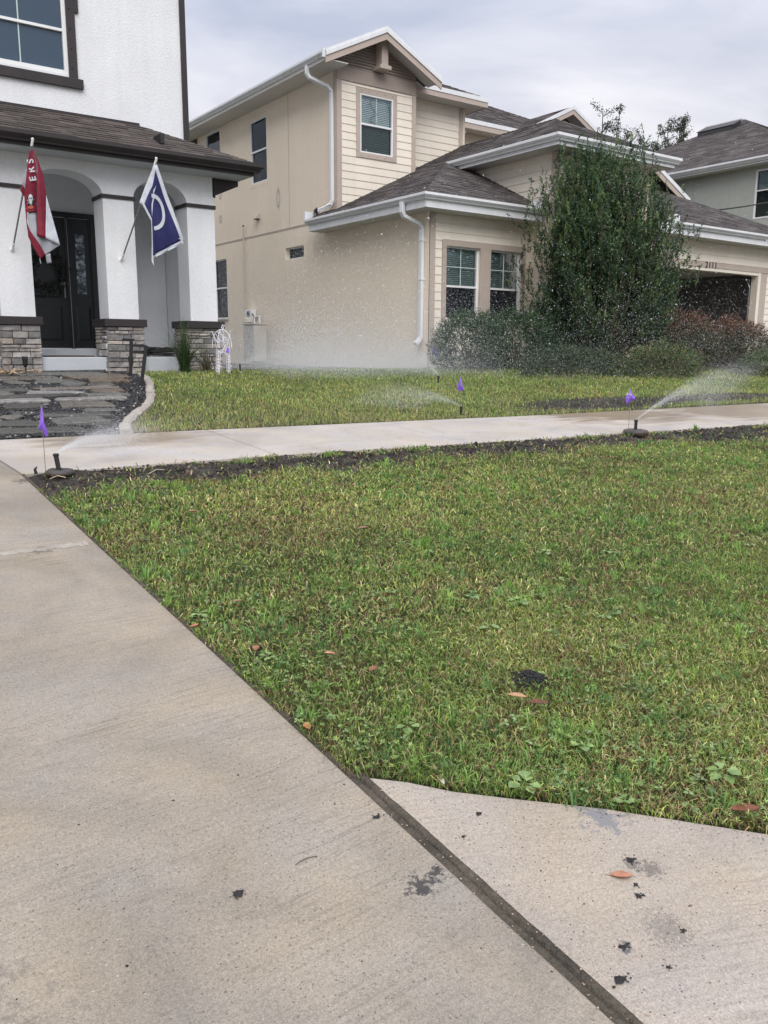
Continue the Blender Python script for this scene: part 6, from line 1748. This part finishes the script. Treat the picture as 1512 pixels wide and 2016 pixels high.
def marker(x, y, h, shape, label, lean=(0, 0), marks=False):
    z = float(gh(x, y)); t = thing('marker_flag', label, 'marker flag', (x, y, z), 'purple irrigation marker flags')
    tx, ty, tz = x+lean[0], y+lean[1], z+h
    mb = MB(); mb.tube([(x, y, z-.05), (x+lean[0]*.4, y+lean[1]*.4, z+h*.5), (tx, ty, tz)], .0022, 5); mb.build('wire', M_['pole'], t)
    # shape: outline in (a, z) relative to the wire top, a along the picture plane; folded so it has depth
    ax = Vector((rt.x, rt.y, 0)); nx_ = Vector((fw.x, fw.y, 0))
    a = [Vector((tx, ty, tz))+ax*p+Vector((0, 0, q))+nx_*(.018*math.sin(p*60+q*30)) for p, q in shape]
    c = Vector((tx, ty, tz))+ax*(sum(p for p, q in shape)/len(shape))+Vector((0, 0, sum(q for p, q in shape)/len(shape)))-nx_*.022
    n_ = len(a); vs = a+[c]; vs += [v_+nx_*.0012 for v_ in vs]
    fs = [(i, (i+1) % n_, n_) for i in range(n_)]+[(n_+1+(i+1) % n_, n_+1+i, n_+1+n_) for i in range(n_)]+[(i, n_+1+i, n_+1+(i+1) % n_, (i+1) % n_) for i in range(n_)]
    mb = MB(); mb.add(vs, fs); mb.build('pennant', M_['f_purple'], t)
    if marks:
        mb = MB()
        for k in range(9):
            p0 = Vector((tx, ty, tz))+ax*random.uniform(-.050, -.005)+Vector((0, 0, random.uniform(-.085, -.045)))-nx_*.024
            mb.tube([p0, p0+ax*random.uniform(-.012, .018)+Vector((0, 0, random.uniform(-.012, .012)))], .0022, 4)
        mb.build('printing', M_['f_white'], t)
marker(1.355, 5.66, .45, [(0, .005), (.008, -.02), (.018, -.09), (.020, -.135), (.028, -.175), (.024, -.20), (.012, -.205), (-.010, -.165), (-.028, -.15), (-.024, -.12), (-.010, -.08)], 'purple marker flag hanging limp beside the nearest sprinkler')
marker(6.70, 5.26, .46, [(.0, .0), (.012, -.05), (.048, -.075), (.038, -.10), (.005, -.122), (-.030, -.148), (-.045, -.085), (-.020, -.05)], 'purple marker flag with white print beside the right-hand sprinkler', marks=True)
marker(6.46, 7.50, .42, [(.0, .0), (.012, -.02), (.022, -.09), (.040, -.14), (.022, -.165), (-.014, -.16), (-.034, -.13), (-.026, -.09), (-.008, -.04)], 'purple marker flag standing in the lawn behind the sidewalk, middle of the photo')
marker(9.12, 11.15, .44, [(-.06, .02), (-.03, .0), (.0, -.09), (.015, -.12), (-.015, -.09)], 'pale purple marker flag in the spray in front of the hedge corner', lean=(-.05, 0))
marker(5.77, 12.26, .40, [(.0, .0), (.025, -.03), (.03, -.09), (.0, -.11), (-.03, -.08)], 'purple marker flag showing through the white wire ornament')
# rooting scrap by the corner
mb = MB(); mb.tube([(1.30, 5.68, .0), (1.295, 5.68, .03), (1.31, 5.68, .048)], [.012, .009, .002], 6); tag(mb.build('root_stub', M_['soil_lump']), 'dark root stub poking from the soil at the driveway corner', 'root')
# ---------------------------------------------------------------- shrubs and trees
def leaf_mesh(name, C, D, L, W, col, parent, origin, fold=.25):
    """C leaf bases, D unit directions"""
    n = len(C); s_ = np.cross(D, rng.normal(0, 1, (n, 3))); s_ /= np.linalg.norm(s_, axis=1, keepdims=True)+1e-9
    nn = np.cross(D, s_)
    m_ = C+D*(L*.45)[:, None]
    V = np.stack([C, m_+s_*W[:, None]+nn*(W*fold)[:, None], C+D*L[:, None], m_-s_*W[:, None]+nn*(W*fold)[:, None]], 1)
    F = np.array([(0,1,2), (0,2,3)])[None]+4*np.arange(n)[:, None, None]
    return tri_mesh(name, V.reshape(-1, 3), F.reshape(-1, 3), M_['leaf'], parent, np.repeat(col, 4, 0), origin=origin)
def blob_shrub(name, label, cat, c, r, n, L, pal, group=None, stems=8, upness=.5, wid=.28, topcol=None, lump=.22, twigs=True, ns=0, zmin=None):
    """dense shrub: leaves on short shoots through the outer part of an uneven crown"""
    c = np.array(c, float); r = np.array(r, float); base = (float(c[0]), float(c[1]), float(gh(c[0], c[1])))
    t = thing(name, label, cat, base, group)
    ncl = n//9
    d = rng.normal(0, 1, (ncl, 3)); d /= np.linalg.norm(d, axis=1, keepdims=True)
    k = 1+lump*(vnoise(d[:, 0]*3+c[0], d[:, 1]*3+d[:, 2]*4+c[1], 50+ns)*2-1)+lump*.7*(vnoise(d[:, 0]*8+c[1], d[:, 2]*8+d[:, 1]*5, 51+ns)*2-1)
    rad = rng.uniform(.45, 1, ncl)**.5
    P = c+d*r*(k*rad)[:, None]
    P = P[P[:, 2] > base[2]+.02]; ncl = len(P)
    out = (P-c)/r; out /= np.linalg.norm(out, axis=1, keepdims=True)+1e-9
    sd = out*.7+np.array([0, 0, upness])+rng.normal(0, .35, (ncl, 3)); sd /= np.linalg.norm(sd, axis=1, keepdims=True)
    m_ = 9; idx = np.repeat(np.arange(ncl), m_); tt = np.tile(np.linspace(0, 1, m_), ncl)
    sh = L*3.2
    C = P[idx]+sd[idx]*(tt*sh)[:, None]+rng.normal(0, L*.12, (ncl*m_, 3))
    D = sd[idx]*.55+rng.normal(0, .6, (ncl*m_, 3)); D /= np.linalg.norm(D, axis=1, keepdims=True)
    pal = np.array(pal, float); ci = rng.integers(0, len(pal), ncl)[idx]
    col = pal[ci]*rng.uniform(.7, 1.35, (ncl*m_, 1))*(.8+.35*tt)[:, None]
    if topcol is not None:
        hz_ = (C[:, 2]-c[2])/r[2]; pt = rng.random(len(C)) < np.clip((hz_-topcol[0])*topcol[2], 0, .9)
        tc_ = np.array(topcol[1], float); col[pt] = tc_[rng.integers(0, len(tc_), pt.sum())]*rng.uniform(.7, 1.3, (pt.sum(), 1))
    leaf_mesh('foliage', C, D, L*rng.uniform(.6, 1.25, len(C)), L*wid*rng.uniform(.7, 1.2, len(C)), col, t, base)
    mb = MB()
    for i in range(stems):
        a = rng.uniform(0, 6.28); q = rng.uniform(.2, .8)
        e_ = c+np.array([math.cos(a)*q*r[0], math.sin(a)*q*r[1], rng.uniform(.1, .7)*r[2]])
        s_ = np.array([c[0]+math.cos(a)*.25*r[0]*q, c[1]+math.sin(a)*.25*r[1]*q, base[2]-.03])
        mid = (s_+e_)/2+rng.normal(0, .06, 3)
        mb.tube([tuple(s_), tuple(mid), tuple(e_)], [.018, .012, .005], 5)
    mb.build('stems', M_['twig'], t)
    return t
DG = [(.036, .084, .030), (.024, .056, .024), (.050, .100, .036), (.038, .078, .036)]
BG = [(.050, .085, .035), (.035, .065, .028), (.075, .110, .045)]
# hedge along the front room and round to the garage
blob_shrub('hedge_shrub', 'dark green rounded shrub at the house corner, leftmost of the hedge', 'shrub', (10.75, 12.2, .85), (.80, .62, .62), 24000, .036, DG, 'hedge shrubs before the front room', ns=1)
blob_shrub('hedge_shrub', 'dark green shrub under the twin windows, second from the left', 'shrub', (12.0, 12.25, .92), (.95, .62, .64), 26000, .036, DG, 'hedge shrubs before the front room', ns=2)
blob_shrub('hedge_shrub', 'dark shrub in the shade at the left foot of the big tree', 'shrub', (13.3, 12.0, .85), (.95, .65, .70), 22000, .036, DG, 'hedge shrubs before the front room', ns=3)
blob_shrub('low_shrub', 'low grey-green shrub in front of the big tree on its left', 'shrub', (11.9, 10.75, .48), (1.25, .50, .36), 15000, .034, [(.050, .085, .045), (.036, .064, .036), (.085, .11, .06)], 'low shrubs along the bed edge', ns=4, lump=.3)
blob_shrub('low_shrub', 'low light-green shrub below the red-tipped hedge', 'shrub', (14.0, 10.35, .50), (1.15, .50, .40), 16000, .036, [(.075, .125, .045), (.055, .095, .035), (.12, .16, .055), (.16, .15, .06)], 'low shrubs along the bed edge', ns=5, lump=.35)
blob_shrub('low_shrub', 'low pale green shrub at the right edge in the jet of spray', 'shrub', (17.0, 9.9, .40), (.80, .50, .36), 12000, .036, [(.10, .15, .07), (.07, .11, .05), (.14, .18, .09)], 'low shrubs along the bed edge', ns=6)
RT = [(.20, .075, .06), (.24, .11, .07), (.14, .08, .05)]
RG = [(.060, .085, .038), (.080, .080, .042), (.048, .070, .034), (.11, .075, .048)]
blob_shrub('red_tip_shrub', 'red-tipped shrub in front of the garage opening, next to the big tree', 'shrub', (15.9, 11.3, .92), (1.0, .70, .68), 24000, .038, RG, 'red-tipped hedge shrubs', topcol=(.25, RT, 1.1), ns=7)
blob_shrub('red_tip_shrub', 'red-tipped shrub at the right end of the hedge by the garage post', 'shrub', (17.9, 11.25, .86), (1.15, .70, .62), 26000, .038, RG, 'red-tipped hedge shrubs', topcol=(.25, RT, 1.1), ns=8)
# big feathery tree before the entry
bt = thing('shrub_tree', 'big dark feathery evergreen tree standing before the entry of the beige house', 'tree', (14.1, 11.9, .40))
mb = MB()
tips = []
cx0, cy0 = 14.0, 11.9
for i in range(185):
    a = rng.uniform(0, 6.28); q = rng.random()**.62
    zt_ = .9+3.55*rng.random()**.8
    prof = np.interp(zt_, [.4, 1.0, 2.2, 3.4, 4.1, 4.7], [1.9, 2.3, 2.35, 1.75, 1.15, .55])*(.80+.36*float(vnoise(np.array(a*1.6+3), np.array(zt_*1.3), 77)))
    ex_, ey_ = cx0+math.cos(a)*q*prof*1.0, cy0+math.sin(a)*q*prof*.62
    sx_, sy_ = cx0+math.cos(a)*.22*q, cy0+math.sin(a)*.18*q
    z1 = zt_+rng.uniform(.0, .3)
    mid = (sx_*.45+ex_*.55+rng.normal(0, .08), sy_*.45+ey_*.55+rng.normal(0, .06), .4+(z1-.4)*.48)
    mb.tube([(sx_, sy_, .36), mid, (ex_, ey_, z1)], [.028, .014, .004], 5, False)
    tips.append((np.array(mid), np.array((ex_, ey_, z1))))
mb.build('trunk', M_['twig'], bt)
Cs, Ds, Ls, Ws, Cl = [], [], [], [], []
palT = np.array([(.036, .072, .028), (.022, .048, .022), (.052, .092, .034), (.088, .135, .042), (.028, .060, .030)])
for (m_, e_) in tips:
    nsh = 50
    L_ = np.linalg.norm(e_-m_)
    for s_ in range(nsh):
        t_ = rng.uniform(.05, 1.12); p = m_+(e_-m_)*t_+rng.normal(0, .13, 3)
        d = (e_-m_)/L_*.5+np.array([0, 0, .9])+rng.normal(0, .45, 3); d /= np.linalg.norm(d)
        ln = rng.uniform(.12, .30); nl = 20
        tt = np.linspace(0, 1, nl)[:, None]
        c = p+d*tt*ln
        dd_ = d*.9+rng.normal(0, .55, (nl, 3)); dd_ /= np.linalg.norm(dd_, axis=1, keepdims=True)
        Cs.append(c); Ds.append(dd_); Ls.append(rng.uniform(.040, .075, nl)); Ws.append(rng.uniform(.0075, .0135, nl))
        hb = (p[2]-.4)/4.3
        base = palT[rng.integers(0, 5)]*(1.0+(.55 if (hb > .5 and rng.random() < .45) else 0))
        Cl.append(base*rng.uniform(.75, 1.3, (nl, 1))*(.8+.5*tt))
# leading shoots that stand up against the roof
for i in range(60):
    a = rng.uniform(0, 6.28); q = rng.random()**.5
    p = np.array((cx0-.35+math.cos(a)*q*1.9+.35, cy0+math.sin(a)*q*1.0, 2.75+1.35*(1-q)**.8+.25*math.sin(a*2.3+1)+rng.uniform(-.15, .2)))
    ln = rng.uniform(.5, 1.0); d = np.array((rng.normal(0, .14), rng.normal(0, .1), 1)); d /= np.linalg.norm(d)
    for s_ in range(15):
        pp = p+d*ln*s_/15; nl = 16; dd0 = d+rng.normal(0, .5, 3); dd0 /= np.linalg.norm(dd0); ll = .16*(1-s_/20)
        tt = np.linspace(0, 1, nl)[:, None]; c = pp+dd0*tt*ll
        dd_ = dd0*.9+rng.normal(0, .5, (nl, 3)); dd_ /= np.linalg.norm(dd_, axis=1, keepdims=True)
        Cs.append(c); Ds.append(dd_); Ls.append(rng.uniform(.028, .05, nl)); Ws.append(rng.uniform(.003, .0055, nl))
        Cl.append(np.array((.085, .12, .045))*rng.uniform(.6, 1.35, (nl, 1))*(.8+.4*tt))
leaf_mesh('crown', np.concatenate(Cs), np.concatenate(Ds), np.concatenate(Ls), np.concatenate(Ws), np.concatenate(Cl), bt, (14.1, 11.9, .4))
ntree = sum(len(c) for c in Cs)*2

# far sparse trees behind the houses
def far_tree(x, y, z0, h, w, n, label, seed, dens=.75):
    R2 = np.random.default_rng(seed)
    t = thing('background_tree', label, 'tree', (x, y, z0), 'sparse trees behind the houses')
    mb = MB(); mb.tube([(x, y, z0-.2), (x+R2.normal(0, .3), y, z0+h*.45), (x+R2.normal(0, .5), y, z0+h*.75)], [.28, .2, .1], 7)
    cl = []
    nb = 46
    for i in range(nb):
        a = R2.uniform(0, 6.28); q = R2.random()**.6; zz = z0+h*R2.uniform(.35, 1.0)
        pr = w*np.interp((zz-z0)/h, [.3, .6, .85, 1.0], [.6, 1, .75, .3])
        e_ = (x+math.cos(a)*q*pr, y+math.sin(a)*q*pr, zz); s_ = (x+R2.normal(0, .15), y, z0+h*R2.uniform(.3, .65)*min(1, (zz-z0)/h))
        m_ = ((s_[0]+e_[0])/2+R2.normal(0, .2), (s_[1]+e_[1])/2, (s_[2]+e_[2])/2+R2.normal(0, .2))
        mb.tube([s_, m_, e_], [.09, .055, .02], 5, False)
        for k in range(9):
            tt_ = R2.uniform(.25, 1.0) if k else 1.0
            q0 = np.array(m_)+(np.array(e_)-np.array(m_))*tt_; q1 = q0+R2.normal(0, .42, 3)*np.array([1, 1, .8])+np.array([0, 0, .12])
            mb.tube([tuple(q0), tuple((q0+q1)/2+R2.normal(0, .04, 3)), tuple(q1)], [.022, .015, .008], 4, False)
            cl.append((q0, q1))
    mb.build('trunk', M_['bark_far'], t)
    A0 = np.array([c_[0] for c_ in cl]); A1 = np.array([c_[1] for c_ in cl]); idx = R2.integers(0, len(cl), n)
    C = A0[idx]+(A1-A0)[idx]*R2.uniform(.1, 1.15, (n, 1))+R2.normal(0, .11, (n, 3)); D = R2.normal(0, 1, (n, 3)); D /= np.linalg.norm(D, axis=1, keepdims=True)
    pal = np.array([(.072, .086, .062), (.055, .068, .05), (.10, .115, .075)])  # leaf greens painted paler to stand in for distance haze
    leaf_mesh('crown', C, D, R2.uniform(.09, .15, n), R2.uniform(.028, .045, n), pal[R2.integers(0, 3, n)]*R2.uniform(.7, 1.3, (n, 1)), t, (x, y, z0))
far_tree(46.6, 40, .4, 16.6, 3.2, 36000, 'tall thin-leaved tree seen through above the entry roof, leftmost of the background trees', 3)
far_tree(52.0, 41, .4, 15.9, 4.0, 36000, 'broad background tree right of the thin one', 4)
far_tree(55.6, 40.5, .4, 17.2, 3.2, 36000, 'background tree with the highest crown beside the grey-green house roof', 5)
far_tree(59.0, 41, .4, 16.0, 2.2, 9000, 'nearly bare background tree touching the grey-green house roofline', 6)
far_tree(49.2, 42, .4, 14.8, 3.4, 30000, 'low background tree between the two taller ones', 8)

# ornamental grasses
def grass_clump(x, y, n, h, spread, label, pal):
    z = float(gh(x, y)); t = thing('ornamental_grass', label, 'grass clump', (x, y, z), 'ornamental grass clumps by the piers')
    V, F, C = [], [], []
    for i in range(n):
        a = rng.uniform(0, 6.28); L = h*rng.uniform(.55, 1.15); le = abs(rng.normal(0, spread)); w = .0045
        o_ = np.array([x+rng.normal(0, .035), y+rng.normal(0, .035), z-.01]); d = np.array([math.cos(a), math.sin(a), 0]); s_ = np.array([-math.sin(a), math.cos(a), 0])*w
        b0 = len(V); cc = pal[rng.integers(0, len(pal))]; cc = np.array(cc)*rng.uniform(.7, 1.3)
        for k in range(6):
            tt = k/5; p = o_+d*le*L*tt**1.7+np.array([0, 0, 1])*L*(tt-.32*le*tt**2.4); ww = s_*(1-tt*.85); V += [p-ww, p+ww]; C += [cc, cc]
        for k in range(5):
            q = b0+2*k; F += [(q, q+1, q+3), (q, q+3, q+2)]
    tri_mesh('blades', np.array(V), np.array(F), M_['grass'], t, np.array(C), origin=(x, y, z), kind='stuff')
grass_clump(5.20, 12.60, 330, .80, .75, 'upright green ornamental grass clump before the rightmost pier', [(.05, .095, .03), (.035, .07, .025), (.10, .13, .05)])
grass_clump(5.62, 12.75, 90, .62, .9, 'thin arching dry grass tuft between the clump and the wire ornament', [(.20, .18, .12), (.12, .13, .07)])
grass_clump(2.28, 12.55, 300, .85, .8, 'olive ornamental grass clump at the left edge of the photo', [(.09, .10, .04), (.13, .12, .055), (.06, .075, .03)])

# ---------------------------------------------------------------- water
# one node group turns a cloud of points into rounded drops stretched along their flight
ng = bpy.data.node_groups.new('drops', 'GeometryNodeTree')
ng.interface.new_socket(name='Geometry', in_out='INPUT', socket_type='NodeSocketGeometry')
ng.interface.new_socket(name='Geometry', in_out='OUTPUT', socket_type='NodeSocketGeometry')
gi = ng.nodes.new('NodeGroupInput'); go_ = ng.nodes.new('NodeGroupOutput')
ico = ng.nodes.new('GeometryNodeMeshIcoSphere'); ico.inputs['Radius'].default_value = 1; ico.inputs['Subdivisions'].default_value = 1
sm_ = ng.nodes.new('GeometryNodeSetMaterial'); sm_.inputs['Material'].default_value = M_['drops']
iop = ng.nodes.new('GeometryNodeInstanceOnPoints'); al = ng.nodes.new('FunctionNodeAlignRotationToVector'); al.axis = 'Z'
na = ng.nodes.new('GeometryNodeInputNamedAttribute'); na.data_type = 'FLOAT_VECTOR'; na.inputs['Name'].default_value = 'vel'
nb = ng.nodes.new('GeometryNodeInputNamedAttribute'); nb.data_type = 'FLOAT_VECTOR'; nb.inputs['Name'].default_value = 'scl'
L_ = ng.links
L_.new(ico.outputs[0], sm_.inputs['Geometry']); L_.new(gi.outputs[0], iop.inputs['Points']); L_.new(sm_.outputs[0], iop.inputs['Instance'])
L_.new(na.outputs['Attribute'], al.inputs['Vector']); L_.new(al.outputs[0], iop.inputs['Rotation']); L_.new(nb.outputs['Attribute'], iop.inputs['Scale']); L_.new(iop.outputs[0], go_.inputs[0])
def drops(P, size, vel, name, label):
    n = len(P)
    me = bpy.data.meshes.new(name); me.vertices.add(n); me.vertices.foreach_set('co', P.astype(np.float32).ravel())
    v_ = vel/(np.linalg.norm(vel, axis=1, keepdims=True)+1e-9)
    at = me.attributes.new('vel', 'FLOAT_VECTOR', 'POINT'); at.data.foreach_set('vector', v_.astype(np.float32).ravel())
    sc_ = np.stack([size*.55, size*.55, size*rng.uniform(.7, 1.6, n)], 1)
    at = me.attributes.new('scl', 'FLOAT_VECTOR', 'POINT'); at.data.foreach_set('vector', sc_.astype(np.float32).ravel())
    me.materials.append(M_['drops'])
    o = bpy.data.objects.new(name, me); COL.objects.link(o)
    md = o.modifiers.new('drops', 'NODES'); md.node_group = ng
    o['kind'] = 'stuff'
    return tag(o, label, 'water spray')
def fan(src, az0, az1, el, speed, n, s0, s1, tmax, spread_v=.10, jitter=.02, drag=.9, tpow=.7, el_sd=.10):
    src = np.array(src); az = np.radians(rng.uniform(az0, az1, n)); e_ = np.radians(el)+rng.normal(0, el_sd, n)
    sp = speed*rng.uniform(.6, 1.12, n)
    v0 = np.stack([np.sin(az)*np.cos(e_), np.cos(az)*np.cos(e_), np.sin(e_)], 1)*sp[:, None]
    t_ = tmax*rng.random(n)**tpow
    k = (1-np.exp(-drag*t_))/drag
    P = src+v0*k[:, None]; P[:, 2] -= 4.9*t_**2*.75
    P += rng.normal(0, 1, (n, 3))*(jitter+.10*t_**1.1)[:, None]
    vel = v0*np.exp(-drag*t_)[:, None]; vel[:, 2] -= 9.8*t_*.75
    size = (s0+(s1-s0)*t_/tmax)*rng.lognormal(0, .35, n)
    ok = P[:, 2] > gh(P[:, 0], P[:, 1])+.02
    return P[ok], size[ok], vel[ok]
def cat_(*a): return [np.concatenate(q) for q in zip(*a)]
# azimuths are compass-like: 0 = +Y (towards the houses), 90 = +X
p = cat_(fan(S1, 46, 66, 16, 4.4, 42000, .0007, .0010, .26, jitter=.003, el_sd=.06), fan(S1, 15, 70, 20, 4.8, 16000, .0007, .0011, .62, jitter=.02, el_sd=.13))
drops(*p, 'water_spray', 'fine white fan of water from the nearest sprinkler')
p = cat_(fan(S4, 70.5, 73.5, 12.5, 12.0, 34000, .0010, .0017, .42, jitter=.004, el_sd=.014, drag=.5), fan(S4, 66, 82, 14, 11, 9000, .0012, .0024, .9, jitter=.05, el_sd=.06))
drops(*p, 'water_spray', 'long white jet shooting right from the right-hand sprinkler')
p = cat_(fan(S2, -46, -30, 26, 3.9, 14000, .0010, .0016, .42, jitter=.006, el_sd=.05), fan(S2, -80, 60, 26, 5.0, 12000, .0012, .0024, .9, jitter=.05, el_sd=.2))
drops(*p, 'water_spray', 'low spray fanning left from the sprinkler at the sidewalk edge')
p = cat_(fan(S3, 12, 24, 26, 6.0, 26000, .0012, .0020, .5, jitter=.008, el_sd=.05), fan(S3, -50, -20, 24, 6.0, 26000, .0013, .0022, .7, jitter=.02, el_sd=.09), fan(S3, -85, 100, 34, 6.5, 42000, .0014, .0032, 1.15, jitter=.08, el_sd=.25))
drops(*p, 'water_spray', 'misty spray drifting left over the lawn from the sprinkler by the hedge')
p = cat_(fan(S5, 62, 86, 15, 7.5, 50000, .0013, .0024, .75, jitter=.010, el_sd=.07), fan(S5, 20, 125, 28, 7, 36000, .0014, .0034, 1.1, jitter=.08, el_sd=.25))
drops(*p, 'water_spray', 'low mist blown along the beige side wall from the sprinkler by the wire ornament')
# scattered heavier drops in the air before wall, hedge and garage
def cloud(n, x0, x1, y0, y1, zb, zh, s, dens=None):
    x = rng.uniform(x0, x1, n); y = rng.uniform(y0, y1, n); z = gh(x, y)+zb+rng.exponential(zh, n)
    P = np.stack([x, y, z], 1); vel = np.stack([rng.normal(1.5, 1.2, n), rng.normal(0, .6, n), rng.normal(-1.0, 1.2, n)], 1)
    return P, s*rng.lognormal(0, .42, n), vel
p = cat_(cloud(9000, 6.5, 11.0, 10.2, 13.0, .05, .75, .0040), cloud(11000, 10.0, 18.5, 9.3, 11.2, .05, .70, .0034), cloud(4500, 11.5, 18.5, 9.0, 11.0, .6, .7, .0038), cloud(330, 7.0, 16.5, 8.5, 10.5, 1.0, 1.3, .0065))
drops(*p, 'water_spray', 'scattered white drops in the air before the hedge, tree and garage')
p = cat_(cloud(400000, 6.2, 10.6, 11.0, 15.5, .0, .50, .0018), cloud(22000, 9.6, 18.0, 9.6, 11.0, .0, .40, .0016))
drops(*p, 'water_spray', 'haze of tiny droplets low before the beige side wall')
print('tri counts: near lawn', ntri_near, 'tree', ntree)
